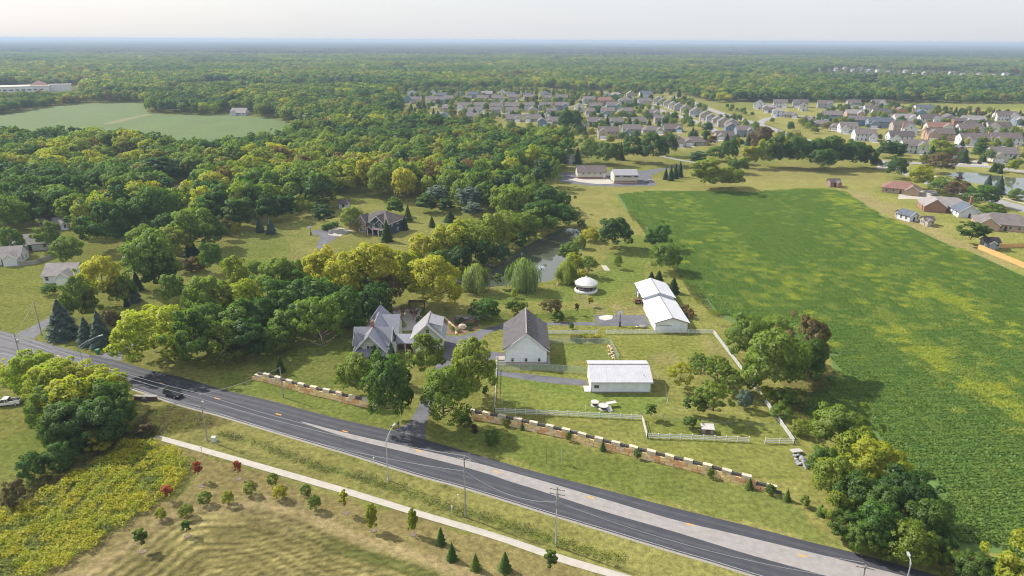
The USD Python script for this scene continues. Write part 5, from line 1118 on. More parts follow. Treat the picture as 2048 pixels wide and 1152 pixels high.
s.part('roof_vent', tube([(W * .72, L * .7, rg - 1.2), (W * .72, L * .7, rg - .1)], .09), 'roof_grey')

# --- the dark house in the trees
s = Site('dark_house', 'navy two storey house with brown hip roof and stone gable', 'house', G(720, 464), G(778, 472)); W = s.W
D = s.at(802, 457, 0)[1]; ev = tall(778, 471.5, 447); rg = ev + 3.9
s.part('wall', box(0, W, 0, D, -.2, ev), 'siding_navy'); o = .6
s.part('roof', trimesh.convex.convex_hull(np.array([[-o, -o, ev], [W + o, -o, ev], [W + o, D + o, ev], [-o, D + o, ev], [W * .42, D * .5, rg], [W * .62, D * .5, rg], [-o, -o, ev - .12], [W + o, -o, ev - .12], [W + o, D + o, ev - .12], [-o, D + o, ev - .12]])), 'roof_dark')
gw = W * .30; s.part('stone_gable', gable_wall(gw, -1.3, .5, ev - .2, ev + 2.5, x0=-.2), 'stone_facing')
for a_ in gable_roof(gw, -1.3, 3.5, ev - .2, ev + 2.5, over=.4, end=.3, x0=-.2): s.part('gable_roof', a_, 'roof_dark')
for q in rakes(gw, -1.64, ev - .2, ev + 2.5, over=.4, x0=-.2, h=.24): s.part('rake_board', q, 'trim_white')
gw2, x2 = W * .44, W * .42; s.part('centre_gable', gable_wall(gw2, -.7, 2.5, ev, ev + 2.9, base=2.9, x0=x2), 'siding_navy')
for a_ in gable_roof(gw2, -.7, 4.5, ev, ev + 2.9, over=.4, end=.3, x0=x2): s.part('gable_roof', a_, 'roof_dark')
for q in rakes(gw2, -1.04, ev, ev + 2.9, over=.4, x0=x2, h=.26): s.part('rake_board', q, 'trim_white')
for q in rakes(gw2 * .5, -1.10, ev, ev + 1.5, over=.2, x0=x2 + gw2 * .5, h=.2): s.part('rake_board', q, 'trim_white')
s.part('porch_roof', prism([(-2.6, 2.7), (-.7, 3.35), (-.7, 3.5), (-2.65, 2.84)], 'x', W * .34, W * .96), 'roof_brown')
for u in (.38, .56, .75, .94): s.part('porch_column', box(W * u - .14, W * u + .14, -2.5, -2.22, 0, 2.75), 'trim_white')
s.part('porch_gable', gable_wall(W * .18, -2.75, -1.6, 2.85, 3.9, base=2.7, x0=W * .37), 'siding_navy')
for q in rakes(W * .18, -2.8, 2.85, 3.95, over=.25, x0=W * .37, h=.2): s.part('rake_board', q, 'trim_white')
s.window(('x', -1.3, -1), gw * .45, 3.7, 1.5, 1.4, panes=2); s.window(('x', -1.3, -1), gw * .45, .8, 2.0, 1.6, panes=3)
s.window(('x', -.7, -1), W * .52, 3.6, 1.2, 1.5, panes=2); s.window(('x', -.7, -1), W * .76, 3.6, 1.4, 1.5, panes=2); s.window(('x', 0, -1), W * .66, .7, 1.4, 1.5, panes=2); s.window(('x', 0, -1), W * .36, 3.6, .6, 1.5)
s.part('front_door', box(W * .44, W * .52, -.08, 0, .1, 2.3), 'door_dark')
for u, z in ((.2, 3.7), (.55, 3.9), (.88, 3.9), (.55, .8), (.88, .9)): s.window(('y', W, 1), D * u, z, 1.0, 1.4)
s.part('eave_board', box(W + .45, W + .6, -.6, D + .6, ev - .32, ev - .1), 'trim_white'); s.part('eave_board', box(-.6, W + .6, -.66, -.52, ev - .34, ev - .12), 'trim_white')
s.part('garage_wing', box(-7.5, 0, 2, D, -.2, 3.0), 'stone_facing'); s.part('garage_roof', prism([(1.4, 2.9), (D * .5 + 1, 5.6), (D + .6, 2.9)], 'x', -8, -.05), 'roof_dark')
# --- its garden shed
s = Site('garden_shed', 'small white shed with brown roof at the wood edge', 'shed', G(678, 417.5), G(696, 417.5)); W = s.W
s.part('wall', gable_wall(4.5, 0, W, 2.6, 4.0, 'x'), 'siding_white'); s.part('doorway', box(W * .36, W * .64, -.06, 0, 0, 2.1), 'door_dark')
for a_ in gable_roof(4.5, 0, W, 2.6, 4.0, 'x'): s.part('roof', a_, 'roof_brown')
# ------------------------------------------------------------------ the houses of the subdivisions, one by one
ROOFN = {'roof_brown': 'brown', 'roof_taupe': 'taupe', 'roof_navy': 'blue grey', 'roof_grey': 'grey', 'roof_dark': 'dark', 'roof_red': 'reddish'}
WALLN = {'siding_white': 'white', 'siding_cream': 'cream', 'siding_beige': 'beige', 'siding_grey': 'grey', 'siding_navy': 'navy', 'siding_blue': 'blue', 'siding_teal': 'teal', 'siding_slate': 'slate grey', 'brick': 'red brick', 'brick_tan': 'tan brick', 'siding_orange': 'orange', 'siding_sage': 'sage'}
def home(x, yb, wpx, wall, roof, place, style='x', storeys=2, rz=0.0, seed=0, chimney=None, depth=None, group=None, garage=True, gable_look=None):
    """A detached house: main block, cross gable with garage door, windows, chimney. style: ridge along its front ('x') or to the back ('y')."""
    r = np.random.default_rng(seed + int(x * 7 + yb)); c = G(x, yb); Wd = wpx * mpp(x, yb); D = depth or min(max(Wd * .72, 8.0), 12.0)
    d = np.array([math.cos(rz), math.sin(rz), 0]); 
    s = Site('house', f'{WALLN[wall]} house with {ROOFN[roof]} roof, {place}'[:200], 'house', c - d * Wd / 2, c + d * Wd / 2, group)
    W = s.W; ev = 2.9 * storeys + (.2 if storeys > 1 else 0); span = D if style == 'x' else W; rg = ev + span * .5 * (.62 if storeys > 1 else .66)
    if style == 'x':
        s.part('wall', gable_wall(D, 0, W, ev, rg, 'x'), wall); rf = gable_roof(D, 0, W, ev, rg, 'x')
    elif style == 'h':
        s.part('wall', box(0, W, 0, D, -.3, ev), wall); o = .5; q = min(D * .5, W * .45)
        s.part('roof', trimesh.convex.convex_hull(np.array([[-o, -o, ev], [W + o, -o, ev], [W + o, D + o, ev], [-o, D + o, ev], [q, D / 2, ev + D * .3], [W - q, D / 2, ev + D * .3], [-o, -o, ev - .15], [W + o, D + o, ev - .15], [W + o, -o, ev - .15], [-o, D + o, ev - .15]])), roof); rf = []; rg = ev + D * .3
    else:
        s.part('wall', gable_wall(W, 0, D, ev, rg), wall); rf = gable_roof(W, 0, D, ev, rg)
        for q in rakes(W, -.44, ev, rg): s.part('rake_board', q, 'trim_white')
    for q in rf: s.part('roof', q, roof)
    gw = W * r.uniform(.36, .46); gx = 0.25 if r.random() < .5 else W - gw - .25; gd = r.uniform(1.5, 3.0)
    if style != 'y':
        ge = ev if storeys == 1 or r.random() < .55 else ev - 2.2; gr = ge + gw * .5 * .75
        s.part('front_gable', gable_wall(gw, -gd, .3, ge, gr, x0=gx), gable_look or wall)
        for q in gable_roof(gw, -gd, min(2.5, D * .3), ge, gr, over=.35, end=.3, x0=gx): s.part('gable_roof', q, roof)
        for q in rakes(gw, -gd - .34, ge, gr, over=.35, x0=gx, h=.3): s.part('rake_board', q, 'trim_white')
    else: gd = 0
    if garage: s.part('garage_door', box(gx + gw * .14, gx + gw * .86, -gd - .07, -gd, 0, 2.3), 'trim_white')
    ux = np.linspace(W * .12, W * .88, max(2, int(W / 3.4)))
    for st in range(storeys):
        for u in ux:
            if gx - .3 < u < gx + gw + .3: continue
            s.window(('x', 0, -1), u, .95 + 2.9 * st, 1.1, 1.45)
    if style != 'y' and storeys > 1: s.window(('x', -gd, -1), gx + gw / 2, 3.3 if ge > 4 else 2.5, 1.2, 1.2 if ge > 4 else .7)
    elif style == 'y' and storeys > 1: s.window(('x', 0, -1), W / 2, ev - .2, 1.3, 1.3)
    for side, off, sg in (('y', 0, -1), ('y', W, 1)):
        for u in (D * .3, D * .7): s.window((side, off, sg), u, .95 + (2.9 if storeys > 1 else 0), 1.0, 1.3)
    if chimney:
        cx = W if r.random() < .5 else 0; s.part('chimney', box(cx - .5, cx + .5, D * .4, D * .4 + 1.5, 0, rg + 1.2), chimney)
    s.part('front_door', box(W * .5 - .5, W * .5 + .5, -.08, 0, 0, 2.1), 'door_dark')
    if garage and yb < 330: s.part('drive', box(gx + gw * .1, gx + gw * .9, -gd - 7, -gd - .1, .0, .04), 'concrete')
    return s
w, c, b, g, n, bl, te, sl = 'siding_white', 'siding_cream', 'siding_beige', 'siding_grey', 'siding_navy', 'siding_blue', 'siding_teal', 'siding_slate'
RB, RT, RN, RG, RD = 'roof_brown', 'roof_taupe', 'roof_navy', 'roof_grey', 'roof_dark'
CENTRE = [
 ('in the farthest row of the subdivision', [(785, 200, 17, w, RN, 'y'), (824, 195, 20, w, RN, 'y'), (865, 193, 12, w, RN, 'y'), (884, 199, 19, sl, RN, 'x'), (919, 195, 12, te, RN, 'y'), (946, 197, 21, sl, RN, 'x'), (974, 196, 22, sl, RG, 'x'), (1005, 194, 18, w, RN, 'y'), (1024, 197, 15, bl, RN, 'x'), (1053, 198, 14, w, RN, 'x'), (1090, 196, 19, g, RN, 'h'), (1215, 197, 13, w, RN, 'y'), (1234, 198, 21, sl, RG, 'h'), (1261, 196, 15, b, RG, 'y'), (1292, 196, 24, w, RN, 'x')]),
 ('in the second row of the subdivision', [(816, 206, 19, te, RN, 'y'), (833, 208, 20, b, RT, 'x'), (862, 208, 23, c, RT, 'x'), (886, 209, 24, sl, RT, 'x'), (897, 205, 20, b, RT, 'x'), (934, 205, 18, b, RT, 'x'), (965, 205, 23, b, RT, 'x'), (995, 205, 24, g, RT, 'x'), (1028, 203, 22, b, RT, 'x'), (1060, 203, 22, g, RT, 'x'), (1096, 204, 18, b, RT, 'x'), (1124, 204, 23, b, RT, 'x'), (1178, 208, 25, g, RT, 'x'), (1210, 210, 27, 'brick', 'roof_red', 'x'), (1252, 210, 28, g, RT, 'h'), (1290, 212, 26, g, RT, 'x')]),
 ('in the third row of the subdivision', [(926, 221, 23, w, RT, 'x'), (960, 221, 25, 'siding_sage', RT, 'x'), (993, 222, 25, g, RT, 'x'), (1023, 222, 27, g, RT, 'x'), (1057, 221, 25, w, RT, 'x'), (1091, 221, 25, bl, RT, 'x'), (1123, 221, 27, sl, RT, 'x'), (1159, 223, 18, w, RT, 'y'), (1191, 222, 25, n, RT, 'x'), (1228, 221, 29, te, RT, 'x')]),
 ('in the fourth row of the subdivision', [(890, 227, 21, b, RT, 'h'), (888, 241, 15, te, RN, 'y'), (949, 232, 27, w, RT, 'x'), (991, 230, 20, g, RT, 'x'), (1024, 232, 25, w, RT, 'x'), (1066, 231, 19, b, RT, 'y'), (1103, 232, 21, sl, RT, 'x'), (1180, 233, 19, b, RT, 'x'), (1216, 233, 27, sl, RT, 'x'), (1252, 233, 27, g, RT, 'x'), (1305, 237, 27, g, RT, 'x')]),
 ('in the low fifth row behind the wood', [(945, 244, 25, b, RT, 'x'), (1027, 243, 31, g, RT, 'x', 1), (1066, 243, 34, g, RT, 'x', 1), (1107, 248, 31, b, RT, 'x', 1), (1084, 254, 17, bl, RT, 'y'), (1191, 249, 31, b, RT, 'x', 1), (1232, 250, 31, sl, RT, 'x', 1), (1277, 249, 31, bl, RT, 'x', 1), (1320, 248, 21, b, RT, 'x')]),
 ('in the nearest row of the subdivision', [(1163, 264, 20, w, RT, 'y'), (1217, 277, 41, b, RB, 'x', 2), (1264, 272, 36, sl, RT, 'x'), (1307, 267, 42, b, RT, 'h', 1), (1347, 264, 36, bl, RB, 'x', 1), (1356, 294, 24, b, RB, 'y'), (1391, 291, 48, b, RB, 'h', 1), (1451, 279, 36, b, RB, 'x', 1), (1489, 274, 32, sl, RT, 'x'), (1463, 267, 24, bl, RB, 'y')]),
 ('in the slanting upper row by the diagonal street', [(1317, 208, 18, b, RT, 'y'), (1327, 211, 18, g, RT, 'y'), (1336, 215, 18, b, RT, 'y'), (1346, 219, 18, c, RT, 'y'), (1357, 222, 18, g, RT, 'y'), (1372, 227, 20, b, RT, 'y'), (1393, 234, 26, g, RT, 'y')]),
 ('in the slanting lower row by the diagonal street', [(1411, 241, 22, b, RT, 'y'), (1424, 246, 22, 'siding_grey', RB, 'y'), (1436, 251, 22, b, RT, 'y'), (1448, 255, 24, b, RT, 'y'), (1464, 259, 26, g, RB, 'y'), (1306, 233, 15, w, RT, 'y'), (1318, 247, 18, b, RT, 'x')]),
]
k_ = 0
for place, lst in CENTRE:
    for i, e in enumerate(lst):
        x, yb, wp, wl, rf, st = e[:6]; k_ += 1
        home(x, yb, wp, wl, rf, f'{NTH[i]} {place}', st, e[6] if len(e) > 6 else 2, seed=k_, rz=(-.12 if 'slanting' in place else 0.0))
RIGHT = [(1519, 218, 25, w, RN, 'y'), (1538, 225, 27, b, RG, 'h'), (1560, 215, 29, w, RB, 'x'), (1556, 233, 25, w, RG, 'h'), (1581, 235, 29, b, RT, 'h', 1), (1600, 215, 31, g, RD, 'x'), (1607, 222, 19, c, RD, 'y'), (1650, 217, 31, g, RB, 'x'), (1616, 246, 32, b, RT, 'h', 1), (1645, 254, 42, b, RT, 'h', 1), (1664, 241, 40, te, RT, 'x'),
         (1708, 215, 27, g, RB, 'x'), (1714, 222, 32, b, RT, 'h', 1), (1674, 260, 32, b, RT, 'h', 1), (1697, 266, 36, w, RT, 'x', 2), (1731, 282, 44, w, RT, 'x'), (1710, 238, 36, 'brick_tan', RG, 'x'), (1714, 252, 32, bl, RT, 'x'), (1740, 225, 22, w, RB, 'x'), (1757, 215, 27, w, RT, 'x'), (1764, 236, 36, c, RD, 'x'), (1760, 256, 48, sl, RN, 'x'),
         (1801, 234, 28, 'siding_orange', RB, 'y'), (1810, 248, 42, w, RG, 'x'), (1850, 227, 38, w, RN, 'x'), (1841, 239, 30, te, RN, 'y'), (1860, 249, 40, w, RD, 'x'), (1806, 264, 42, b, RB, 'x'), (1820, 270, 27, w, RD, 'y'), (1803, 287, 50, w, RD, 'x'), (1830, 307, 50, 'siding_sage', RT, 'x'), (1879, 267, 50, c, 'roof_red', 'x'), (1880, 281, 56, 'brick_tan', RB, 'x'),
         (1897, 249, 29, g, RB, 'y'), (1919, 254, 26, 'brick', RB, 'x'), (1948, 252, 46, b, RG, 'x'), (1942, 270, 50, w, RB, 'x'), (1950, 292, 58, w, RB, 'x'), (1999, 266, 46, c, RD, 'x'), (2012, 291, 62, w, RB, 'x'), (2014, 242, 42, w, RB, 'x'), (2044, 252, 30, sl, RG, 'x'), (1918, 318, 32, 'brick', RN, 'y'), (2008, 324, 54, c, RT, 'x')]
RPL = ['by the far wood edge', 'beside the divided street', 'amid the right subdivision', 'near the far pond']
cnt = {}
for i, e in enumerate(sorted(RIGHT)):
    x, yb, wp, wl, rf, st = e[:6]; q = RPL[0] if yb < 232 else RPL[1] if x < 1700 else RPL[2] if yb < 275 else RPL[3]
    home(x, yb, wp * .92, wl, rf, f'{nth(cnt.setdefault(q, 0))} from the left {q}', st, e[6] if len(e) > 6 else 2, seed=300 + i, rz=-.16 if x > 1690 else -.3, chimney='chimney_orange' if x > 1780 and i % 2 == 0 else None); cnt[q] += 1
FARH = [(1625, 141, 9), (1640, 144, 9), (1656, 140, 10), (1673, 143, 9), (1691, 139, 11), (1706, 142, 9), (1722, 141, 11), (1740, 143, 10), (1757, 146, 10), (1776, 148, 10), (1796, 150, 11), (1812, 146, 9), (1830, 151, 10), (1850, 152, 11), (1905, 149, 12), (1926, 151, 10), (1960, 153, 11), (1986, 154, 12), (2012, 154, 12), (1562, 143, 9), (1578, 141, 9)]
for i, (x, yb, wp) in enumerate(sorted(FARH)):
    home(x, yb + (i * 7) % 5 - 1, wp * .72, ['siding_white', 'siding_grey', 'siding_cream', 'siding_beige'][i % 4], RG if i % 2 else RT, f'{nth(i)} from the left in the distant subdivision', 'x' if i % 3 else 'y', 2, seed=500 + i, depth=11, group='houses of the distant subdivision', garage=False)

# --- lone buildings
home(1133, 326, 26, w, RG, 'with a white gable half hidden behind the two far sheds', 'y', 2, seed=601)
h = home(120, 566, 60, w, RG, 'low ranch house left of the golden tree', 'x', 1, rz=.10, seed=602, depth=9)
home(62, 502, 66, w, RG, 'ranch house at the left edge, upper wing', 'x', 1, rz=.42, seed=603, depth=9, garage=False)
home(8, 530, 60, w, RG, 'ranch house at the left edge, cut by the frame', 'x', 1, rz=.3, seed=604, depth=9, garage=False)
home(120, 460, 32, w, RG, 'outbuilding on the lawn under the left woods', 'x', 1, seed=605, depth=6)
home(92, 456, 20, g, RB, 'grey shed under the left woods', 'y', 1, seed=606, depth=6, garage=False)
home(352, 392, 22, g, RB, 'garage in the wood clearing', 'y', 1, seed=607, depth=7)
home(236, 346, 24, w, RB, 'in the woods, gable just showing', 'y', 1, seed=608, depth=8, garage=False); home(284, 332, 20, b, 'roof_red', 'in the woods with a reddish roof', 'x', 1, seed=609, depth=8, garage=False); home(300, 348, 24, g, RT, 'in the woods by a drive', 'x', 1, seed=610, depth=8)
home(304, 192, 26, g, RD, 'dark roofed at the edge of the far left field', 'x', 2, seed=611, garage=False)
home(1800, 388, 66, 'brick_tan', 'roof_red', 'long brick ranch beside the field', 'h', 1, rz=-.5, seed=612, depth=11, garage=False)
home(1893, 424, 88, 'brick', RG, 'grey hip roofed ranch at the right', 'h', 1, rz=-.33, seed=613, depth=12, chimney='brick', garage=False); home(1938, 436, 40, w, RN, 'white gabled garage end of the grey roofed ranch', 'y', 1, rz=-.2, seed=614, depth=10, garage=False)
home(2010, 462, 100, 'brick_tan', RT, 'tan brick ranch at the right edge', 'h', 1, rz=-.42, seed=615, depth=13, chimney='chimney_orange', garage=False)
home(1827, 443, 23, w, RN, 'small white outbuilding beside the field', 'y', 1, rz=.35, seed=616, depth=7, garage=False)
home(1857, 451, 19, b, RD, 'garden shed next to the white outbuilding', 'x', 1, seed=617, depth=3.5, garage=False); home(1801, 437, 9, g, RT, 'tiny grey shed left of the white outbuilding', 'x', 1, seed=618, depth=3, garage=False)
home(1670, 374, 20, 'timber_dark' if False else 'brick', RD, 'lone dark shed in the mown field', 'x', 1, seed=619, depth=5, garage=False)
home(1983, 497, 27, g, RD, 'curved garden shed behind the new fence', 'x', 1, rz=-.1, seed=620, depth=4, garage=False)
# --- the large pale building and the white water tank far left, the red and white farm shed
s = Site('school_building', 'wide pale building with red brown roofs beyond the far left trees', 'building', G(-10, 187), G(100, 184)); W = s.W
s.part('wall', box(0, W, 0, 40, -.3, 9), 'siding_white'); s.part('roof', trimesh.convex.convex_hull(np.array([[W * .62, 6, 9], [W, 6, 9], [W, 36, 9], [W * .62, 36, 9], [W * .82, 21, 17]])), 'roof_red'); s.part('roof_slab', box(-.5, W + .5, -.5, 40.5, 9.02, 9.6), 'siding_cream')
s.part('annex', box(W, W * 1.42, 8, 30, -.3, 10), 'siding_white'); s.part('annex_roof', box(W, W * 1.43, 7.5, 30.5, 10.02, 10.5), 'roof_grey')
for k in range(8): s.window(('x', 0, -1), W * (.08 + .11 * k), 3, 5, 2.2, panes=3)
home(476, 231, 30, w, 'roof_grey', 'long shed at the edge of the far left field', 'x', 1, seed=630, depth=14, garage=False)
p = thing('water_tower', 'white water tower on the horizon at the left', 'water tower', G(428, 93.5))
obj('stem', lathe([(7, -1), (4, 8), (4, 30), (6, 34)], 16), 'siding_white', p); obj('tank', lathe([(6, 33), (17, 36), (19, 42), (17, 48), (8, 52), (.01, 53)], 20), 'siding_white', p)
# small trees among the houses
HT = scatter(HOODS.difference(STREETS.buffer(5)), 14, 71, .48); HT = HT[meshkit.fbm(HT / 70, 2, 5) > .36]; HT = np.vstack([HT, scatter(FAR_HOOD, 34, 74, .48)]); r = np.random.default_rng(72)
foot_ = shapely.union_all([Point(*G(e[0], e[1])[:2]).buffer(11) for _, lst in CENTRE for e in lst] + [Point(*G(e[0], e[1])[:2]).buffer(10) for e in RIGHT])
HT = HT[~shapely.contains_xy(foot_, HT[:, 0], HT[:, 1])]
instancer('neighbourhood_trees', HT, r.uniform(4.5, 10.5, len(HT)), [('broad0', 'leaf_wood', 'mid', 1), ('broad2', 'leaf_wood', 'mid', 1), ('oval0', 'leaf_dark', 'mid', .8), ('broad3', 'leaf_olive', 'mid', .6), ('broad1', 'leaf_yellow_green', 'mid', .35), ('cone0', 'leaf_pine', 'mid', .6), ('oval1', 'leaf_orange', 'mid', .15)], 73, wide=(.7, 1.0))
# ------------------------------------------------------------------ walls, fences, poles, vehicles and small things
r = np.random.default_rng(500)
SB = [('block_sand', (0.72, 0.52, 0.25)), ('block_rust', (0.62, 0.34, 0.17)), ('block_tan', (0.64, 0.48, 0.30)), ('block_pale', (0.48, 0.40, 0.30)), ('block_grey', (0.20, 0.18, 0.17))]
for nm, c_ in SB: plain(nm, c_, .9, .3, 2.2, fine=10, bump=.06)
plain('near_black', (0.075, 0.07, 0.07), .6, .1)
def stone_wall(label, line, courses, step, taper):
    """A wall of big split faced blocks in courses, pale cap blocks with dark set-back panels between them."""
    ln = LineString(curve(line, 1.0)); L = ln.length; p0 = ln.interpolate(0); t = thing('stone_wall', label, 'wall', (p0.x, p0.y, 0))
    O = np.array([p0.x, p0.y, 0]); n = int(L / step); hc = .86
    def place(d, w, z0, z1, th, dep=0.0):
        a, b = ln.interpolate(max(0, d)), ln.interpolate(min(L, d + w)); A, B = np.array([a.x, a.y, 0]) - O, np.array([b.x, b.y, 0]) - O
        q = beam(A + [0, 0, (z0 + z1) / 2], B + [0, 0, (z0 + z1) / 2], th, z1 - z0); v = q[0].copy(); v += r.normal(size=v.shape) * .025; dirv = (B - A) / np.linalg.norm(B - A)
        return v + np.array([dirv[1], -dirv[0], 0]) * dep, q[1]
    for k in range(n):
        f = k / max(1, n - 1); cs = courses(f)
        for c in range(cs):
            off = (.5 * step if c % 2 else 0); d = k * step + off
            if d + step * .4 > L: continue
            lk = SB[r.choice(3, p=[.45, .30, .25])][0]
            obj('block', place(d + .03, step - .06, c * hc + .01 - .15, (c + 1) * hc - .15 - .015, .62, r.uniform(.0, .07)), lk, t)
        z = cs * hc - .15; d = k * step + (.5 * step if cs % 2 else 0)
        if d + step * .5 > L: continue
        if k % 2 == 0: obj('cap_block', place(d + .02, step - .04, z, z + .74, .80), 'block_pale' if r.random() < .75 else 'block_tan', t)
        else:
            obj('rail_panel', place(d, step, z + .02, z + .52, .46, -.1), 'near_black', t)  # dark panel set back between the caps, thin grey bars above
            for q in range(2): obj('rail_bar', place(d, step, z + .55 + q * .1, z + .60 + q * .1, .06, -.1), 'block_grey', t)
stone_wall('left stone block wall with pale caps along the lawn above the road', pts((506, 757), (550, 768), (613, 786), (660, 796.5), (706, 808), (766, 820)), lambda f: 1 if f < .04 else 2, 1.85, 0)
stone_wall('long right stone block wall with pale caps below the white fence', pts((934, 836), (1007, 848), (1068, 862), (1121, 873.5), (1186, 891), (1240, 905), (1324, 926), (1367, 936.5), (1413, 948), (1472, 965), (1552, 985), (1575, 990)), lambda f: 2 if f < .93 else 1 if f < .985 else 0, 1.85, 0)

def rail_fence(label, line, post_gap=2.45, h=1.25, rails=3, group=None):
    """White rail fence: posts with caps and three rails in every bay."""
    ln = LineString(line); n = max(1, int(round(ln.length / post_gap))); P = [ln.interpolate(k / n, normalized=True) for k in range(n + 1)]; P = [np.array([p.x, p.y, float(land(p.x, p.y))]) for p in P]
    t = thing('rail_fence', label, 'fence', P[0])
    for k, p in enumerate(P):
        q = p - P[0]; obj('post', joined([box(q[0] - .075, q[0] + .075, q[1] - .075, q[1] + .075, -.1, h + .08), box(q[0] - .1, q[0] + .1, q[1] - .1, q[1] + .1, h + .08, h + .14)]), 'trim_white', t)
        if k < n:
            for z in np.linspace(.32, h - .1, rails): obj('rail', beam(q + [0, 0, z], P[k + 1] - P[0] + [0, 0, z], .045, .17), 'trim_white', t)
rail_fence('white rail fence along the front of the paddock above the stone wall', pts((989, 826), (1095, 830.5), (1284, 840)))
rail_fence('short white rail fence running down at the paddock corner', pts((1284, 840), (1294, 877)))
rail_fence('white rail fence along the front of the orchard paddock', pts((1294, 877), (1398, 880.5), (1497.5, 885)))
rail_fence('short white rail fence right of the open paddock gateway', pts((1530, 887), (1588, 888)))
rail_fence('white rail fence running up the right edge of the paddocks', pts((1588, 888), (1523.5, 797), (1475, 731), (1426, 667)))
rail_fence('white rail fence behind the paddock in front of the pole barn', pts((1426, 667), (1213, 668)))
rail_fence('white rail fence between the barn and the ball court', pts((1194.6, 668.5), (1089, 668.5)))
rail_fence('white rail fence seen end on along the left of the paddock', pts((994, 722), (989, 826)), rails=2)
rail_fence('short white rail fence beside the barn corner', pts((993, 731), (1010, 731)))
mat('mesh_look', {'t': ('transparent_bsdf', {}), 'd': ('diffuse_bsdf', {'color': (0.25, 0.30, 0.27)}), 'm': ('mix_closure', {'fac': .30})}, [('t.BSDF', 'm.closure1'), ('d.BSDF', 'm.closure2')], surface='m.closure')
plain('galvanised', (0.33, 0.34, 0.34), .5, .1)
def net_fence(label, line, h=1.6, gap=3.0, look='mesh_look'):
    ln = LineString(line); n = max(1, int(round(ln.length / gap))); P = [ln.interpolate(k / n, normalized=True) for k in range(n + 1)]; P = [np.array([p.x, p.y, 0.0]) for p in P]
    t = thing('net_fence', label, 'fence', P[0])
    for k, p in enumerate(P):
        q = p - P[0]; obj('post', tube([q + [0, 0, -.1], q + [0, 0, h + .05]], .035, 5), 'galvanised', t)
        if k < n:
            e = P[k + 1] - P[0]; obj('top_rail', tube([q + [0, 0, h], e + [0, 0, h]], .03, 5), 'galvanised', t); obj('net', (np.array([q + [0, 0, .03], e + [0, 0, .03], e + [0, 0, h - .03], q + [0, 0, h - .03]]), np.array([[0, 1, 2], [0, 2, 3]])), look, t)
net_fence('green net fence in front of the barn', pts((995, 741), (1090, 741), (1170, 748)), 1.9)
net_fence('net fence round the flower bed behind the barn', pts((1095, 686), (1150, 687), (1219, 688)), 1.7)
net_fence('net fence running down from the flower bed to the long shed', pts((1219, 688), (1237, 721)), 1.7)
def wire_fence(label, line, gap=5.0, h=1.1):
    ln = LineString(line); n = max(1, int(round(ln.length / gap))); P = [ln.interpolate(k / n, normalized=True) for k in range(n + 1)]; P = [np.array([p.x, p.y, 0.0]) for p in P]; t = thing('wire_fence', label, 'fence', P[0])
    for k, p in enumerate(P):
        q = p - P[0]; obj('post', tube([q + [0, 0, -.1], q + [0, 0, h]], .05, 5), 'timber_grey', t)
        if k < n:
            for z in (.4, .75, 1.05): obj('wire', tube([q + [0, 0, z], P[k + 1] - P[0] + [0, 0, z]], .012, 3), 'galvanised', t)
wire_fence('thin wire fence behind the orchard paddock', pts((1283, 832), (1380, 846), (1480, 853), (1550, 856))); wire_fence('thin wire fence right of the long shed', pts((1305, 744), (1330, 775), (1333, 797), (1312, 812)))
def board_fence(label, line, h, look='fence_wood', bw=.9):
    ln = LineString(line); n = int(ln.length / bw); p0 = ln.interpolate(0); O = np.array([p0.x, p0.y, 0]); t = thing('board_fence', label, 'fence', O)
    for k in range(n):
        a, b = ln.interpolate(k * bw + .02), ln.interpolate((k + 1) * bw - .02); A, B = np.array([a.x, a.y, 0]) - O, np.array([b.x, b.y, 0]) - O
        obj('panel', beam(A + [0, 0, h / 2], B + [0, 0, h / 2], .05, h + r.uniform(-.03, .03)), look, t)
board_fence('new orange timber fence along the field edge at the right', pts((1954, 497), (2000, 516), (2070, 545)), 2.0, bw=1.6); board_fence('new timber fence behind the curved garden shed', pts((1994, 496), (2080, 494)), 1.8, bw=1.6)
board_fence('weathered grey board fence beside the white ranch house', pts((36, 533), (75, 528), (112, 514), (112, 506)), 1.7, 'timber_grey', 1.2)

# --- poles, lamps and wires
def bend(a, b, sag, n=14):
    t = np.linspace(0, 1, n)[:, None]; q = a + (b - a) * t; q[:, 2] -= sag * 4 * (t * (1 - t))[:, 0]; return q
POLES = {}
def pole(key, px, yb, h, label, arms=0, can=False, rad=.15, lean=0.0, ang=.5):
    b = G(px, yb); t = thing('utility_pole', label, 'utility pole', b, ang)
    obj('pole', tube([(0, 0, -.3), (lean * .5, 0, h * .5), (lean, 0, h)], [rad, rad * .9, rad * .72], 8), 'timber_grey', t)
    for k in range(arms): obj('cross_arm', box(lean - .08, lean + .08, -1.25, 1.25, h - .55 - k * .9, h - .42 - k * .9), 'timber_grey', t); [obj('insulator', moved(lathe([(.001, .14), (.05, .12), (.06, 0), (.001, 0)], 6), (lean, y_, h - .42 - k * .9)), 'concrete_post', t) for y_ in (-1.15, 0, 1.15)]
    if can: obj('transformer', moved(lathe([(.001, 0), (.24, 0), (.26, .5), (.24, .8), (.001, .85)], 10), (lean + .42, 0, h - 2.6)), 'galvanised', t); obj('bracket', box(lean + .1, lean + .4, -.05, .05, h - 2.2, h - 2.1), 'galvanised', t)
    POLES[key] = b + np.array([lean * math.cos(ang), lean * math.sin(ang), h]); return t
pole('a', 44, 728, tall(44, 728, 668), 'grey utility pole rising beside the roadside thicket', 1, True, ang=1.2)
pole('b', 84, 671, tall(84, 671, 603), 'bare leaning utility pole by the left driveway', 0, ang=1.2)
pole('c', 415, 881, tall(415, 881, 789), 'utility pole with transformer at the start of the path', 0, True, ang=1.2)
pole('d', 567, 795, tall(567, 795, 735), 'short grey utility pole in front of the left stone wall', 0, ang=1.2)
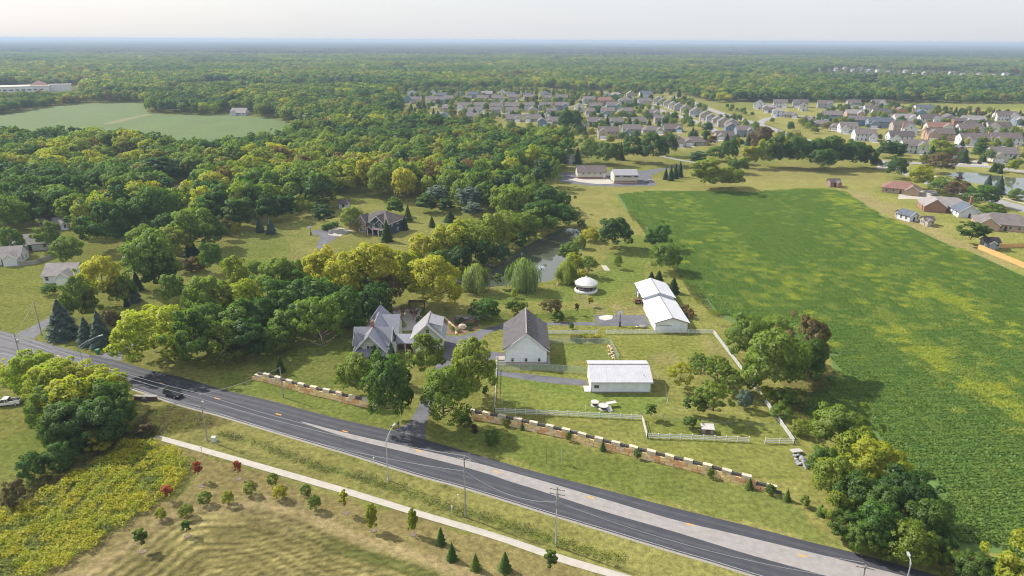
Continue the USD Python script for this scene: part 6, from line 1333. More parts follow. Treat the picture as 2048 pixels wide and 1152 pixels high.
pole('e', 931, 1035, tall(931, 1035, 914), 'brown wooden utility pole with cross arm between path and road', 1, ang=1.3)
pole('f', 1111, 1092, tall(1111, 1092, 974), 'wooden utility pole with cross arm and conduit right of the brown one', 2, True, ang=1.3)
pole('g', 1708, 1235, tall(1708, 1235, 1130), 'utility pole cut by the bottom edge at the right', 1, ang=1.3)
obj('conduit', tube([(-.16, -.05, 0), (-.16, -.05, 7.5)], .06, 6), 'concrete_post', stage.GetPrimAtPath('/World/utility_pole_005'))
def wire(label, a, b, sag, rad=.032):
    o = obj('power_line', tube(bend(np.asarray(a), np.asarray(b), sag), rad, 4, cap=False), 'galvanised'); tag(o, label, 'power line', 'power lines along the road')
names = ['a', 'c', 'e', 'f', 'g']; nice = {'a': 'thicket pole', 'c': 'path pole', 'e': 'brown pole', 'f': 'conduit pole', 'g': 'bottom edge pole'}
for u_, v_ in zip(names[:-1], names[1:]):
    for k, (dy, dz) in enumerate(((-1.1, -.35), (1.1, -.35), (0, -2.9))):
        wire(f'{["upper", "second", "lowest"][k]} grey power line from the {nice[u_]} to the {nice[v_]}', POLES[u_] + [.2, dy * .8, dz], POLES[v_] + [.2, dy * .8, dz], 1.0 + .4 * k)
for k in range(2): wire(f'{["upper", "lower"][k]} power line from the thicket pole off to the left', POLES['a'] + [0, .9 * k, -.4 - k], G(-220, 640, 11 - k * 1.2), 1.0)
wire('power line across the road from the path pole to the wall pole', POLES['c'], POLES['d'], .7); wire('power line across the road from the thicket pole to the leaning pole', POLES['a'], POLES['b'], .6)
def street_lamp(px, yb, h, label, tip, arm_h=None):
    b = G(px, yb); t = thing('street_lamp', label, 'street lamp', b); e = (tip - b)
    obj('pole', tube([(0, 0, 0), (0, 0, h)], [.13, .08], 8), 'galvanised', t); obj('base', lathe([(.26, -.05), (.24, .35), (.14, .5), (.001, .5)], 10), 'concrete_post', t)
    obj('arm', tube([(0, 0, h - .15), (e[0] * .4, e[1] * .4, h + (e[2] - h) * .62), (e[0], e[1], e[2])], .06, 6), 'galvanised', t); obj('brace', tube([(0, 0, h - .9), (e[0] * .55, e[1] * .55, h + (e[2] - h) * .62)], .035, 5), 'galvanised', t)
    d_ = e[:2] / np.linalg.norm(e[:2]); obj('lamp_head', moved(box(-.15, .8, -.18, .18, -.08, .1), e, math.atan2(d_[1], d_[0])), 'galvanised', t)
hl = tall(777, 961, 882); b_ = G(777, 961); street_lamp(777, 961, hl, 'tall street lamp with long arm over the road in the middle', b_ + [.9, 3.4, hl + 1.2])
hl = 9.5; b_ = G(174, 762); street_lamp(174, 762, hl, 'street lamp with long arm rising from the thicket by the road', b_ + [3.4, 3.2, hl + 1.3])
hl = tall(1806, 1190, 1126); b_ = G(1806, 1190); street_lamp(1806, 1190, hl, 'street lamp head at the bottom right edge', b_ + [.3, 1.2, hl + .3])
for nm, px, yb, h_, lab in (('sign_post', 1123, 928, 3.2, 'narrow street sign post on the bank above the road'), ('bird_feeder_post', 1093, 928, 3.4, 'black hooked post beside the street sign on the bank')):
    t = thing(nm, lab, 'post', G(px, yb)); obj('post', tube([(0, 0, -.1), (0, 0, h_)], .05, 6), 'near_black' if nm[0] == 'b' else 'galvanised', t); obj('head', box(-.03, .03, -.32, .32, h_ - 1.0, h_ - .3) if nm[0] == 's' else box(-.5, .1, -.05, .05, h_ - .12, h_), 'siding_teal' if nm[0] == 's' else 'near_black', t)
for px, yb, lab in ((748, 930, 'white marker post beside the road edge'), (404, 907, 'thin white marker post by the path start'), (916, 1005, 'thin grey marker at the road edge'), (904, 1028, 'short white marker by the ditch')):
    t = thing('marker_post', lab, 'post', G(px, yb)); obj('post', box(-.05, .05, -.04, .04, -.1, 1.3), 'trim_white', t); obj('cap', box(-.12, .12, -.08, .08, 1.3, 1.75), 'trim_white', t)
for i, (px, yb) in enumerate(((1004, 806), (1009, 826), (1171, 820), (1334, 808))):
    t = thing('paddock_post', f'{NTH[i]} short white post from the left standing in the paddock', 'post', G(px, yb)); obj('post', box(-.06, .06, -.06, .06, -.1, 1.25), 'trim_white', t); obj('cap', box(-.08, .08, -.08, .08, 1.25, 1.31), 'trim_white', t)
def hoop(px, yb, label, k=1.0, rz=0.0):
    t = thing('basketball_hoop', label, 'basketball hoop', G(px, yb), rz); obj('pole', tube([(0, 0, 0), (0, 0, 3.4 * k)], .12, 6), 'near_black', t); obj('arm', beam((0, 0, 3.2 * k), (0, 1.0, 3.5 * k), .1, .12), 'near_black', t)
    obj('backboard', box(-.9, .9, 1.0, 1.06, 2.9 * k, 4.05 * k), 'trim_white', t); obj('backboard_frame', [box(-.95, -.9, .99, 1.07, 2.85 * k, 4.1 * k), box(.9, .95, .99, 1.07, 2.85 * k, 4.1 * k), box(-.95, .95, .99, 1.07, 4.05 * k, 4.1 * k)], 'near_black', t)
    obj('rim', tube([(math.cos(a) * .24, 1.35 + math.sin(a) * .24, 3.05 * k) for a in np.linspace(0, 2 * PI, 11)], .025, 4, cap=False), 'chimney_orange', t); obj('base_pad', box(-.28, .28, -.28, .28, 0, 1.6), 'near_black', t)
hoop(1239.5, 653, 'basketball hoop on the near edge of the grey court', 1.15); hoop(622, 471, 'basketball hoop on the driveway of the dark house', 1.0, .6)

# --- vehicles
plain('paint_black', (0.012, 0.014, 0.014), .25, .05, spec=.6); plain('paint_white', (0.55, 0.55, 0.54), .3, .04, spec=.6); plain('paint_silver', (0.30, 0.31, 0.32), .3, .05, spec=.6); plain('paint_blue', (0.03, 0.08, 0.30), .3, .05, spec=.6); plain('paint_grey', (0.10, 0.11, 0.13), .3, .05, spec=.6)
plain('tyre', (0.018, 0.018, 0.018), .9, .1); plain('rim_metal', (0.30, 0.30, 0.31), .4, .05); plain('lamp_red', (0.30, 0.02, 0.02), .4, .05); plain('lamp_clear', (0.5, 0.5, 0.5), .2, .05)
def vehicle(kind_, name, label, cat, p, rz, paint):
    """Length along +x (front), built of a bevelled lower body, a cabin with glass, bumpers, lamps and four wheels."""
    t = thing(name, label, cat, p, rz); L, Wd = {'suv': (4.8, 1.95), 'truck': (5.7, 2.0), 'car': (4.6, 1.82)}[kind_]; h = {'suv': 1.12, 'truck': 1.1, 'car': .92}[kind_]; top = {'suv': 1.82, 'truck': 1.85, 'car': 1.45}[kind_]; x0 = -L / 2
    low = [(x0 + .05, .42), (x0, .62), (x0 + .04, h - .06), (x0 + .12, h), (L / 2 - 1.25, h), (L / 2 - .35, h - .12), (L / 2 - .06, h - .28), (L / 2, .62), (L / 2 - .06, .38)]
    if kind_ == 'truck': low = [(x0 + .05, .48), (x0, .7), (x0 + .02, h - .02), (L / 2 - 1.5, h), (L / 2 - .2, h - .05), (L / 2, .8), (L / 2 - .04, .45)]
    def body(pf, half, inset=0.08):
        v, f = prism(pf, 'y', -half, half); v = v.copy(); z = v[:, 2]; v[:, 1] *= 1 - inset * np.clip((z - .75) / .5, 0, 1) - .05 * (z < .5); return v, f
    obj('body', fixed(body(low, Wd / 2)), paint, t, smooth=25)
    cab = {'suv': [(x0 + .10, h - .04), (x0 + .36, top - .1), (x0 + .6, top), (L / 2 - 2.25, top - .02), (L / 2 - 1.25, h - .04)], 'truck': [(x0 + 2.25, h - .04), (x0 + 2.4, top - .08), (x0 + 2.6, top), (L / 2 - 2.1, top - .02), (L / 2 - 1.35, h - .04)], 'car': [(x0 + .45, h - .04), (x0 + 1.15, top - .04), (x0 + 1.4, top), (L / 2 - 2.0, top - .02), (L / 2 - 1.15, h - .04)]}[kind_]
    v, f = prism(cab, 'y', -Wd * .445, Wd * .445); v = v.copy(); v[:, 1] *= 1 - .16 * np.clip((v[:, 2] - h) / (top - h), 0, 1); obj('windows', fixed((v, f)), 'pane_dark', t)
    xs_ = [c_[0] for c_ in cab[1:4]]; obj('roof', box(xs_[0] - .02, xs_[2] + .02, -Wd * .385, Wd * .385, top - .05, top + .03), paint, t)
    for xp in (xs_[0] + .02, (xs_[0] + xs_[2]) / 2, xs_[2]):
        for sg in (-1, 1): obj('pillar', beam((xp + (.0 if xp < xs_[2] else .75), sg * Wd * .447, h), (xp, sg * Wd * .385, top), .09, .05), paint, t)
    if kind_ == 'suv': [obj('roof_rail', box(xs_[0], xs_[2], sg * Wd * .35 - .03, sg * Wd * .35 + .03, top + .03, top + .1), 'tyre', t) for sg in (-1, 1)]
    if kind_ == 'truck': obj('cargo_bed', box(x0 + .1, x0 + 2.15, -Wd * .40, Wd * .40, h - .02, h + .015), 'tyre', t); [obj('bed_side', box(x0 + .02, x0 + 2.2, sg * Wd * .455 - .05, sg * Wd * .455 + .05, h, h + .22), paint, t) for sg in (-1, 1)]; obj('tailgate', box(x0, x0 + .08, -Wd * .45, Wd * .45, h, h + .22), paint, t)
    wr = .37 if kind_ != 'car' else .33
    for xw in (x0 + .95, L / 2 - .92):
        for sg in (-1, 1):
            wl = lathe([(.001, -.11), (wr * .9, -.11), (wr, -.07), (wr, .07), (wr * .9, .11), (.001, .11)], 16)[0]; wl = np.c_[wl[:, 0], wl[:, 2], wl[:, 1]] + [xw, sg * (Wd / 2 - .08), wr]; f = lathe([(.001, -.11), (wr * .9, -.11), (wr, -.07), (wr, .07), (wr * .9, .11), (.001, .11)], 16)[1]
            wh = obj('wheel', (wl, f), 'tyre', t); rm = lathe([(.001, 0), (wr * .6, 0), (wr * .6, .02), (.001, .03)], 12); rv = np.c_[rm[0][:, 0], rm[0][:, 2] * sg, rm[0][:, 1]] + [xw, sg * (Wd / 2 + .032), wr]; obj('rim', (rv, rm[1]), 'rim_metal', wh)
    for sg in (-1, 1): obj('headlight', box(L / 2 - .2, L / 2 - .02, sg * Wd * .36 - .18, sg * Wd * .36 + .18, .68, .84), 'lamp_clear', t); obj('tail_light', box(x0 - .01, x0 + .1, sg * Wd * .40 - .12, sg * Wd * .40 + .12, .72, 1.0), 'lamp_red', t); obj('mirror', box(L / 2 - 1.75, L / 2 - 1.55, sg * (Wd / 2 + .09) - .1, sg * (Wd / 2 + .09) + .1, h, h + .17), paint, t)
    obj('front_bumper', box(L / 2 - .12, L / 2 + .05, -Wd * .45, Wd * .45, .38, .58), 'tyre', t); obj('rear_bumper', box(x0 - .05, x0 + .12, -Wd * .45, Wd * .45, .42, .62), 'tyre', t); obj('grille', box(L / 2 - .05, L / 2 + .012, -Wd * .22, Wd * .22, .62, .82), 'tyre', t)
    return t
d_ = (G(440, 816) - G(300, 774)); ra = math.atan2(d_[1], d_[0])
vehicle('suv', 'suv', 'black sport utility vehicle driving on the road past the thicket', 'car', G(347, 792) * [1, 1, 0] + [0, 0, .03], ra, 'paint_black')
d_ = (G(240, 754) - G(120, 722)); vehicle('car', 'car', 'grey car on the road half hidden by the thicket', 'car', G(178, 742) + [0, 0, .03], math.atan2(d_[1], d_[0]), 'paint_grey')
vehicle('truck', 'pickup_truck', 'white pickup truck parked on the lawn at the left edge', 'truck', G(16, 810), PI + .25, 'paint_white')
vehicle('car', 'car', 'blue car parked in the wood clearing', 'car', G(362, 384), .3, 'paint_blue'); vehicle('truck', 'van', 'white van parked in the wood clearing', 'van', G(375, 385), .2, 'paint_white')
vehicle('truck', 'pickup_truck', 'dark pickup truck beside the pale tree on the left lawns', 'truck', G(256, 528), 1.2, 'paint_grey')
p = thing('boat_trailer', 'white boat on a trailer beside the dark pickup', 'boat', G(262, 520), .4)
obj('hull', trimesh.convex.convex_hull(np.array([[-2.6, -1, 1.5], [-2.6, 1, 1.5], [1.6, -1, 1.6], [1.6, 1, 1.6], [3.2, 0, 1.7], [-2.5, 0, .6], [2.2, 0, .7]])), 'paint_white', p); obj('windscreen', box(.2, .35, -.8, .8, 1.6, 2.1), 'pane_dark', p); obj('frame', box(-2.2, 3.4, -.1, .1, .35, .5), 'galvanised', p)
for sg in (-1, 1): obj('wheel', moved(tube([(0, sg * .9 - .1, .32), (0, sg * .9 + .1, .32)], .32, 10), (-.8, 0, 0)), 'tyre', p)

for i, (px, py, rz_, pt, lab) in enumerate(((1766, 333, .2, 'paint_white', 'white car on the street at the bend beyond the field'), (1850, 328, -.1, 'paint_grey', 'grey car on the street above the far pond'), (1958, 327, 1.3, 'paint_black', 'dark car in a driveway near the far pond'), (1560, 262, -.6, 'paint_white', 'white car on the diagonal street, nearer one'), (1452, 230, -.6, 'paint_silver', 'silver car on the diagonal street, farther one'), (1868, 391, .3, 'paint_silver', 'silver car in the drive of the brick ranch'), (1419, 262, 1.4, 'paint_white', 'white car on the curved estate street'), (1300, 364, .2, 'paint_silver', 'silver car on the shed yard asphalt'))):
    vehicle('car', 'car', lab, 'car', G(px, py) + [0, 0, .03], rz_, pt)
# --- small things in the yards
p = thing('green_bin', 'green wheeled bin by the short driveway', 'bin', G(196, 707)); plain('bin_green', (0.03, 0.15, 0.07), .5, .05)
obj('body', trimesh.convex.convex_hull(np.array([[sx * a_, sy * a_, z] for z, a_ in ((.05, .36), (1.1, .48)) for sx in (-1, 1) for sy in (-1, 1)])), 'bin_green', p); obj('lid', box(-.52, .52, -.52, .54, 1.1, 1.2), 'bin_green', p); obj('handle', box(-.4, .4, .5, .62, 1.0, 1.08), 'bin_green', p)
p = thing('utility_box', 'pale green utility box beside the path pole', 'utility box', G(428, 882)); obj('body', box(-.45, .45, -.4, .4, 0, .95), 'siding_sage', p); obj('lid', box(-.48, .48, -.43, .43, .95, 1.02), 'siding_sage', p); obj('pad', box(-.6, .6, -.55, .55, -.05, .04), 'concrete_post', p)
p = thing('mailbox', 'dark mailbox cluster by the driveway mouth', 'mailbox', G(797, 856)); obj('post', box(-.06, .06, -.06, .06, -.1, 1.1), 'timber_dark', p); obj('box', box(-.18, .18, -.3, .3, 1.1, 1.45), 'near_black', p); obj('newspaper_tube', box(-.15, .15, -.3, .3, .82, 1.05), 'paint_blue', p)
p = thing('culvert', 'rusty culvert end under the road beside the thicket', 'culvert', G(292, 800)); obj('headwall', box(-2.6, 2.6, -.3, .3, -.4, 1.0), 'timber_dark', p); obj('cap_stone', box(-2.8, 2.8, -.45, .45, 1.0, 1.15), 'timber_grey', p); obj('pipe', moved(tube([(0, -.9, .3), (0, -.28, .3)], .7, 12), (0, 0, 0)), 'near_black', p)
o = G(1205, 815); r = np.random.default_rng(9)
for i, (dx, dy, R1, H1) in enumerate(((-1.7, 1.0, .95, 1.0), (.1, -.6, 1.15, .95))):
    p = thing('cable_spool', f'{["rear", "front"][i]} old wooden cable spool lying flat in the paddock', 'cable spool', o + [dx, dy, 0]); obj('drum', lathe([(R1 * .55, .12), (R1 * .55, H1 - .12)], 16), 'timber_dark', p)
    for z in (0, H1 - .12): obj('flange', lathe([(.001, z), (R1, z), (R1, z + .12), (.001, z + .12)], 24), 'concrete_post', p)
for i, (a_, b_, lab) in enumerate((((.9, .3, .95), (3.2, .9, 1.0), 'pale slab of board resting on the front spool'), ((1.2, -.8, .9), (1.6, -2.0, .1), 'pale board leaning from the front spool to the grass'))):
    t_ = obj('board', beam(o + a_, o + b_, 1.1, .1), 'concrete_post'); tag(t_, lab, 'board')
p = thing('wooden_hutch', 'small grey wooden hutch with pale roof in the orchard paddock', 'hutch', G(1414, 864), -.1); obj('body', box(-1.2, 1.2, -.9, .9, .1, 1.2), 'timber_grey', p); obj('roof', prism([(-1.1, 1.22), (1.1, 1.42), (1.1, 1.52), (-1.1, 1.32)], 'x', -1.4, 1.4), 'concrete_post', p); obj('door', box(-.5, .5, -.95, -.9, .2, 1.1), 'timber_dark', p)
[obj('leg', box(sx * 1.05 - .07, sx * 1.05 + .07, sy * .75 - .07, sy * .75 + .07, -.1, .1), 'timber_dark', p) for sx in (-1, 1) for sy in (-1, 1)]
c_ = G(1600, 922); plain('rubble_look', (.27, .275, .29), .9, .3, 2)
p = thing('rubble_pile', 'heap of broken pale concrete below the paddock corner', 'rubble pile', c_)
for k in range(46):
    a, q = r.uniform(0, 2 * PI), r.uniform(0, 1) ** .6; s_ = r.uniform(.2, .48); obj('rubble', blob((math.cos(a) * q * 1.3, math.sin(a) * q * 2.6, (1 - q) * .9 + .1), s_, k, 0, .5, (1.2, 1, .6)), 'rubble_look', p)
obj('slab', beam((-1.0, 2.2, .9), (1.4, 3.0, .6), 1.2, .2), 'concrete_post', p)
p = thing('stone_row', 'row of pale field stones along the inner net fence', 'stones', G(1222, 690) + [-1.5, -.5, 0]); A, B = G(1216, 690), G(1228, 722)
for k in range(26): q = A + (B - A) * (k + .5) / 26; obj('stone', blob(q - A + [1.5 - .6 + r.normal() * .35, .5 + r.normal() * .3, .15], r.uniform(.2, .42), k, 0, .4), 'block_pale' if k % 3 else 'block_rust', p)
for q, lab in (((1283, 655), 'small heap of logs and stones beside the pole barn'),):
    p = thing('log_pile', lab, 'log pile', G(*q))
    for k in range(16): a = r.uniform(0, PI); x_, y_ = r.uniform(-1.7, 1.7), r.uniform(-.8, .8); obj('log', tube([(x_ - math.cos(a) * .6, y_ - math.sin(a) * .4, .15 + r.uniform(0, .4)), (x_ + math.cos(a) * .6, y_ + math.sin(a) * .4, .15 + r.uniform(0, .4))], .14, 6), 'timber_grey' if k % 2 else 'block_pale', p)
p = thing('hay_wagon', 'rusty red flat wagon by the open end of the pole barn', 'wagon', G(1276, 606), .2); obj('deck', box(-1.5, 1.5, -.8, .8, .7, .85), 'brick', p); obj('load', box(-1.3, 1.2, -.7, .7, .85, 1.3), 'timber_dark', p); [obj('wheel', moved(tube([(0, sg * .85 - .08, .35), (0, sg * .85 + .08, .35)], .35, 10), (xw, 0, 0)), 'tyre', p) for xw in (-1, 1) for sg in (-1, 1)]
p = thing('dock', 'small grey wooden dock at the left bank of the pond', 'dock', G(979, 532), -.5)
for k in range(8): obj('plank', box(-2.2, 2.2, -1.0 + k * .26, -1.0 + k * .26 + .23, .35, .42), 'timber_grey', p)
[obj('post', box(sx * 2 - .08, sx * 2 + .08, sy * .9 - .08, sy * .9 + .08, -.8, .9), 'timber_dark', p) for sx in (-1, 1) for sy in (-1, 1)]
mat('spray_look', {'t': ('transparent_bsdf', {}), 'd': ('diffuse_bsdf', {'color': (0.7, 0.72, 0.74)}), 'm': ('mix_closure', {'fac': .4})}, [('t.BSDF', 'm.closure1'), ('d.BSDF', 'm.closure2')], surface='m.closure')
p = thing('fountain', 'small fountain spraying in the middle of the pond', 'fountain', G(1083, 537)); obj('float', lathe([(.001, -.1), (.5, -.1), (.5, .1), (.001, .12)], 14), 'near_black', p)
for k in range(14): a = k * 2 * PI / 14; t_ = np.linspace(0, 1, 6); obj('jet', tube(np.c_[np.cos(a) * 1.7 * t_, np.sin(a) * 1.7 * t_, 1.6 * 4 * t_ * (1 - t_) * .5 + .1 * (1 - t_)], [.03, .04, .05, .07, .09, .1], 4), 'spray_look', p)
p = thing('sign', 'small white sign on the pond bank', 'sign', G(1012, 577)); obj('post', box(-.05, .05, -.03, .03, 0, 1.0), 'timber_dark', p); obj('board', box(-.45, .45, -.06, -.03, .7, 1.3), 'trim_white', p)
p = thing('yard_ornament', 'small brownish stone ornament near the greener willow', 'ornament', G(1115, 571)); obj('base', box(-.3, .3, -.3, .3, 0, .3), 'block_pale', p); obj('figure', lathe([(.22, .3), (.28, .7), (.2, 1.1), (.12, 1.3), (.001, 1.5)], 10), 'block_tan', p)
# pergola, furniture and chimney on the patio, rock garden
p = thing('pergola', 'red brown timber pergola over the garden patio', 'pergola', G(817, 637))
[obj('post', box(sx * 1.7 - .1, sx * 1.7 + .1, sy * 1.4 - .1, sy * 1.4 + .1, 0, 2.6), 'brick', p) for sx in (-1, 1) for sy in (-1, 1)]
[obj('beam', box(-2.1, 2.1, sy * 1.4 - .07, sy * 1.4 + .07, 2.6, 2.8), 'timber_dark', p) for sy in (-1, 1)]; [obj('slat', box(-2.0 + k * .5, -1.9 + k * .5, -1.8, 1.8, 2.8, 2.92), 'timber_dark', p) for k in range(9)]
p = thing('pergola', 'dark second pergola over the seating at the back of the patio', 'pergola', G(834, 618)); [obj('post', box(sx * 2.4 - .1, sx * 2.4 + .1, sy * .8 - .1, sy * .8 + .1, 0, 2.5), 'timber_dark', p) for sx in (-1, 1) for sy in (-1, 1)]; [obj('slat', box(-2.7, 2.7, -1.0 + k * .5, -.9 + k * .5, 2.5, 2.62), 'timber_dark', p) for k in range(5)]
p = thing('outdoor_fireplace', 'white outdoor fireplace with brick chimney beside the patio', 'fireplace', G(794.5, 634)); obj('hearth', box(-1.0, 1.0, -.6, .6, 0, 2.0), 'siding_white', p); obj('chimney', box(-.5, .5, -.45, .45, 2.0, 3.4), 'brick', p); obj('cap', box(-.6, .6, -.55, .55, 3.4, 3.5), 'siding_white', p)
for i, (px, py) in enumerate(((822, 626), (828, 622), (832, 627), (836, 623))):
    p = thing('patio_chair', f'{NTH[i]} dark patio chair from the left on the stone patio', 'chair', G(px, py), i * 1.5); obj('seat', box(-.35, .35, -.35, .35, .3, .45), 'near_black', p); obj('backrest', box(-.35, .35, .28, .4, .45, .95), 'near_black', p); [obj('leg', box(sx * .3 - .03, sx * .3 + .03, sy * .3 - .03, sy * .3 + .03, 0, .3), 'near_black', p) for sx in (-1, 1) for sy in (-1, 1)]
p = thing('patio_table', 'dark table in the middle of the patio seating', 'table', G(828, 629)); obj('tabletop', box(-.9, .9, -.5, .5, .66, .74), 'timber_dark', p); [obj('leg', box(sx * .8 - .05, sx * .8 + .05, sy * .4 - .05, sy * .4 + .05, 0, .66), 'timber_dark', p) for sx in (-1, 1) for sy in (-1, 1)]
sheet('garden_bed', poly((890, 638), (930, 632), (960, 640), (955, 658), (925, 668), (896, 668), (888, 655)), .03, 'mulch'); sheet('flower_bed', ROUND_BED, .02, 'soil') if False else None
p = thing('rock_wall', 'low curved garden wall of pale rocks left of the barn lane', 'rock wall', G(888, 636)); cv = curve(pts((888, 636), (898, 645), (908, 656), (913, 668)), .55) - G(888, 636)[:2]
for k, q in enumerate(cv): obj('stone', blob((q[0], q[1], .2), .38, k, 0, .35), 'block_pale' if k % 2 else 'block_tan', p)
p = thing('rock_pile', 'grey rock waterfall at the back of the rock garden', 'rocks', G(938, 637))
for k in range(34): obj('rock', blob((r.uniform(-4.2, 4.2), r.uniform(-1.3, 1.3), r.uniform(.05, .5)), r.uniform(.35, .75), k, 0, .4, (1.2, 1, .6)), 'rubble_look' if k % 2 else 'block_grey', p)
p = obj('boulder', blob(G(925, 657) + [0, 0, .5], 1.1, 3, 2, .3, (1.2, 1, .8)), 'block_pale'); tag(p, 'single round boulder in the rock garden', 'boulder')
for i, (px, py, w_, h_, lk) in enumerate(((914, 648, 18, 1.4, 'mid'), (922, 642, 16, 1.3, 'olive'), (935, 653, 16, 1.0, 'mid'), (946, 650, 14, .9, 'olive'), (905, 662, 12, 1.6, 'mid'), (940, 660, 14, 1.1, 'dark'), (918, 664, 12, 1.0, 'olive'), (808, 654, 12, 1.6, 'yellow_green'), (847, 634, 16, 2.2, 'mid'), (838, 645, 14, 2.2, 'dark'), (950, 643, 10, .9, 'yellow_green'), (900, 655, 9, 1.4, 'yellow_green'))):
    plant('bush%d' % (i % 2), 'leaf_' + lk, G(px, py), h_, w_ * mpp(px, py), f'{NTH[i]} garden shrub of the beds between house and barn', 'garden shrubs between house and barn', 'small')
for i, (px, py, lk) in enumerate(((1147, 676, 'orange'), (1158, 676, 'orange'), (1170, 673, 'olive'), (1178, 676, 'yellow'), (1188, 679, 'orange'), (1194, 675, 'yellow'))):
    plant('bush0', 'leaf_' + lk, G(px, py + 4), 1.7, 2.4, f'{NTH[i]} clump of orange and gold grasses from the left in the flower bed', 'grass clumps in the flower bed', 'small', name='grass_clump', cat='grass clump')
for i, (px, py) in enumerate(((1364, 622), (1370, 627), (1376, 631), (1382, 634), (1372, 618), (1380, 626))):
    plant('bush1', 'leaf_' + ('orange' if i % 2 else 'brown'), G(px, py + 3), 2.2, 2.6, f'{NTH[i]} dry corn stalk clump beside the pole barn', 'dry corn stalks beside the pole barn', 'small', name='corn_clump', cat='corn')
hd = thing('hedge', 'clipped dark hedge beside the parking pad of the dark house', 'hedge', G(660, 457)); A, B = G(646, 461) - G(660, 457), G(675, 452) - G(660, 457)
rr_ = np.random.default_rng(3); P_ = A + (B - A) * rr_.random((700, 1)) + np.c_[rr_.uniform(-.9, .9, (700, 2)), rr_.uniform(.1, 2.2, 700)]; N_ = unit(rr_.normal(size=(700, 3)) + [0, 0, .6]); v_, f_, n_ = cards(P_, N_, N_, .6, rr_)
raw_mesh(str(hd.GetPath()) + '/foliage', v_, f_, n_, 'leaf_dark')
for i, (px, py) in enumerate(((52, 474), (66, 473), (84, 474), (52, 478))): p = thing('lawn_chair', f'{NTH[i]} white lawn chair from the left at the left lawn', 'chair', G(px, py), i * .8); obj('seat', box(-.35, .35, -.35, .35, .35, .45), 'trim_white', p); obj('backrest', box(-.35, .35, .3, .4, .45, 1.1), 'trim_white', p); [obj('leg', box(sx * .3 - .04, sx * .3 + .04, sy * .3 - .04, sy * .3 + .04, 0, .35), 'trim_white', p) for sx in (-1, 1) for sy in (-1, 1)]
p = thing('trampoline', 'dark round trampoline on the left lawn', 'trampoline', G(109, 474)); obj('mat', lathe([(.001, .8), (1.9, .8)], 20), 'near_black', p); obj('frame', lathe([(1.9, .75), (2.1, .75), (2.1, .86), (1.9, .86)], 20), 'paint_blue', p); [obj('leg', moved(box(-.05, .05, -.05, .05, 0, .76), (math.cos(a) * 2, math.sin(a) * 2, 0)), 'galvanised', p) for a in np.arange(6) * PI / 3]
# ------------------------------------------------------------------ crops, goldenrod and rough grass: what nobody could count
def patch_mesh(path, size, n, hgt, card, look, seed, up_=.9, aspect=.8, rough=.3):
    r = np.random.default_rng(seed); P = np.c_[r.uniform(-size / 2, size / 2, (n, 2)), hgt * r.uniform(.45, 1.0, n)]
    bump_ = meshkit.fbm(np.c_[P[:, :2] / 1.3, np.full(n, seed * 3.7)], 2); P[:, 2] *= 1 - rough * .5 + rough * bump_
    N = unit(r.normal(size=(n, 3)) * .6 + [0, 0, up_]); v, f, nn = cards(P, N, unit(N + [0, 0, .5]), card, r, aspect); raw_mesh(path, v, f, nn, look)
def cover(name, P, idx, protos, size, seed, scales=None):
    path = fresh('/World', name); pi = UsdGeom.PointInstancer.Define(stage, path); tag(pi.GetPrim(), kind='stuff'); tg = []; r = np.random.default_rng(seed)
    for k, (n, hgt, card, look, asp) in enumerate(protos):
        x = UsdGeom.Xform.Define(stage, f'{path}/patch_kind_{k:03d}'); patch_mesh(f'{path}/patch_kind_{k:03d}/leaves', size, n, hgt, card, look, seed + k, aspect=asp); tg.append(x.GetPath())
    pi.CreatePrototypesRel().SetTargets(tg); pi.CreateProtoIndicesAttr(Vt.IntArray.FromNumpy(idx.astype(np.int32))); pi.CreatePositionsAttr(Vt.Vec3fArray.FromNumpy(P.astype(np.float32)))
    a = r.integers(0, 4, len(P)) * PI / 4; pi.CreateOrientationsAttr(Vt.QuathArray([Gf.Quath(float(w), 0, 0, float(z)) for w, z in zip(np.cos(a), np.sin(a))]))
    if scales is not None: pi.CreateScalesAttr(Vt.Vec3fArray.FromNumpy(scales.astype(np.float32)))
leaf('leaf_bean', [(0.087, 0.149, 0.029), (0.100, 0.160, 0.030), (0.114, 0.165, 0.030)], trans=.3, patch=.12, sat=.18); leaf('leaf_bean_pale', [(0.143, 0.195, 0.035), (0.173, 0.207, 0.035)], trans=.3, patch=.12, sat=.18); leaf('leaf_bean_yellow', [(0.211, 0.249, 0.034), (0.258, 0.271, 0.034)], trans=.3, patch=.12, sat=.18)
leaf('leaf_goldenrod', [(0.36, 0.40, 0.024), (0.44, 0.43, 0.022), (0.52, 0.46, 0.022)], trans=.25, patch=.3); leaf('leaf_rough', [(0.10, 0.11, 0.03), (0.16, 0.14, 0.045), (0.09, 0.075, 0.035)], trans=.2, patch=.3); leaf('leaf_grass', [(0.20, 0.25, 0.03), (0.26, 0.28, 0.03)], trans=.2, patch=.3)
S_ = 3.0; x0, y0, x1, y1 = FIELD.bounds; X, Y = np.meshgrid(np.arange(x0, min(x1, 420), S_), np.arange(y0, y1, S_)); X, Y = X.ravel(), Y.ravel(); k = shapely.contains_xy(FIELD.buffer(-1.5), X, Y); X, Y = X[k], Y[k]
a_, b_ = G(1300, 480)[:2], G(1420, 620)[:2]; dv = (b_ - a_) / np.linalg.norm(b_ - a_); U, V = X * dv[0] + Y * dv[1], -X * dv[1] + Y * dv[0]
st = meshkit.fbm(np.c_[U / 110, V / 26, 0 * U], 4, 44) + .22 * (meshkit.fbm(np.c_[U / 20, V / 7, 0 * U], 3, 45) - .5); st = .5 + (st - .5) * .75; r = np.random.default_rng(46)
uv = pix(np.c_[X, Y, 0 * X])
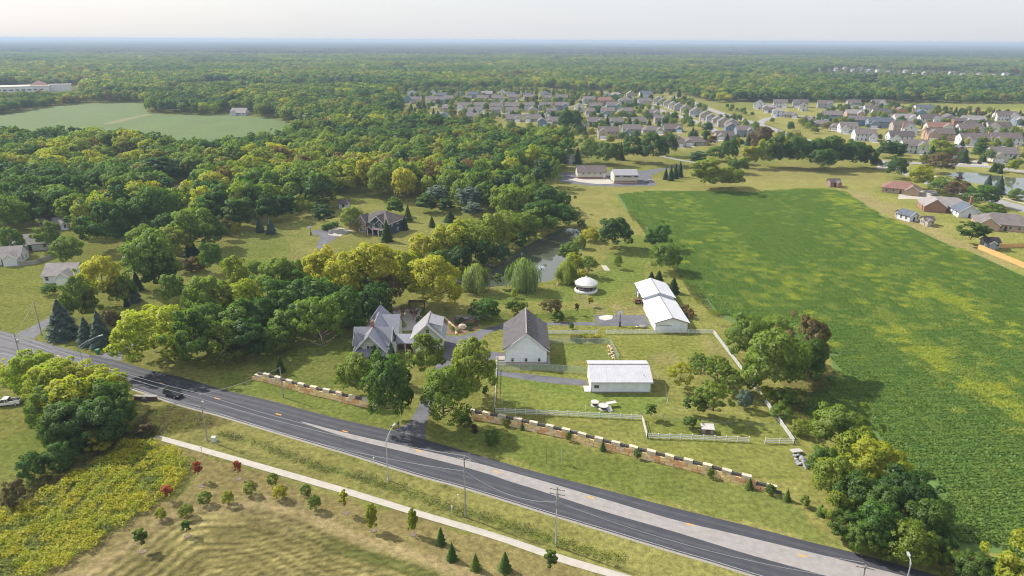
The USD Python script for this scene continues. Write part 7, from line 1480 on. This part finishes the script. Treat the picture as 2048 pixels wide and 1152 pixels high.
for cx, cy, rx, ry, rot, am in ((1700, 408, 45, 9, 10, .28), (1740, 448, 90, 9, 6, .22), (1930, 508, 45, 9, 20, .3), (1895, 600, 70, 18, 25, .26), (1880, 735, 110, 26, 32, .28), (1990, 800, 90, 20, 25, .2), (1765, 905, 30, 10, 35, .35), (1760, 655, 60, 14, 25, .12), (1430, 405, 90, 7, 0, .12), (1330, 420, 60, 10, 0, .1)):
    c_, s_ = math.cos(math.radians(rot)), math.sin(math.radians(rot)); q = ((uv[:, 0] - cx) * c_ + (uv[:, 1] - cy) * s_) / rx, (-(uv[:, 0] - cx) * s_ + (uv[:, 1] - cy) * c_) / ry; st = st + am * np.exp(-(q[0] ** 2 + q[1] ** 2))
st = st + r.normal(size=len(st)) * .10; idx = np.where(st > .80, 2, np.where(st > .66, 1, 0)) + 3 * r.integers(0, 2, len(st))
cover('soybean_plants', np.c_[X, Y, 0 * X], idx, [(300, .60, .44, 'leaf_bean', .85), (300, .60, .44, 'leaf_bean_pale', .85), (300, .60, .44, 'leaf_bean_yellow', .85)] * 2, S_ + .6, 47)
def grid_in(shape_, s): x0, y0, x1, y1 = shape_.bounds; X, Y = np.meshgrid(np.arange(x0, x1, s), np.arange(y0, y1, s)); X, Y = X.ravel(), Y.ravel(); k = shapely.contains_xy(shape_, X, Y); return np.c_[X[k], Y[k], land(X[k], Y[k])]
P = grid_in(GOLD.buffer(-.8), 2.0); r = np.random.default_rng(48)
cover('goldenrod_plants', P, r.choice(3, len(P), p=[.45, .2, .35]), [(230, 1.3, .42, 'leaf_goldenrod', .5), (200, 1.1, .42, 'leaf_grass', .45), (230, 1.45, .38, 'leaf_goldenrod', .5)], 2.6, 49, scales=np.c_[np.ones(len(P)), np.ones(len(P)), r.uniform(.7, 1.15, len(P))])
WEEDS = shapely.union_all([poly((262, 860), (330, 805), (420, 838), (430, 850), (320, 872), (290, 890), (180, 925), (95, 982), (-20, 1036), (-20, 1000), (60, 955), (150, 915)), ribbon(pts((440, 868), (500, 882), (560, 905), (640, 934), (700, 950), (800, 982), (880, 1010), (1000, 1046), (1100, 1080), (1250, 1124)), 1.3), ribbon(pts((1440, 636), (1400, 600), (1368, 560), (1322, 506), (1285, 455), (1258, 424)), 2.4), ribbon(pts((1668, 744), (1640, 776), (1605, 796), (1601, 826), (1640, 850)), 5)])
P = grid_in(WEEDS, 1.6); r = np.random.default_rng(50); cover('rough_grass', P, r.integers(0, 2, len(P)), [(70, .8, .42, 'leaf_rough', .3), (70, .7, .42, 'leaf_grass', .3)], 2.2, 51, scales=np.c_[np.ones(len(P)), np.ones(len(P)), r.uniform(.5, 1.2, len(P))])
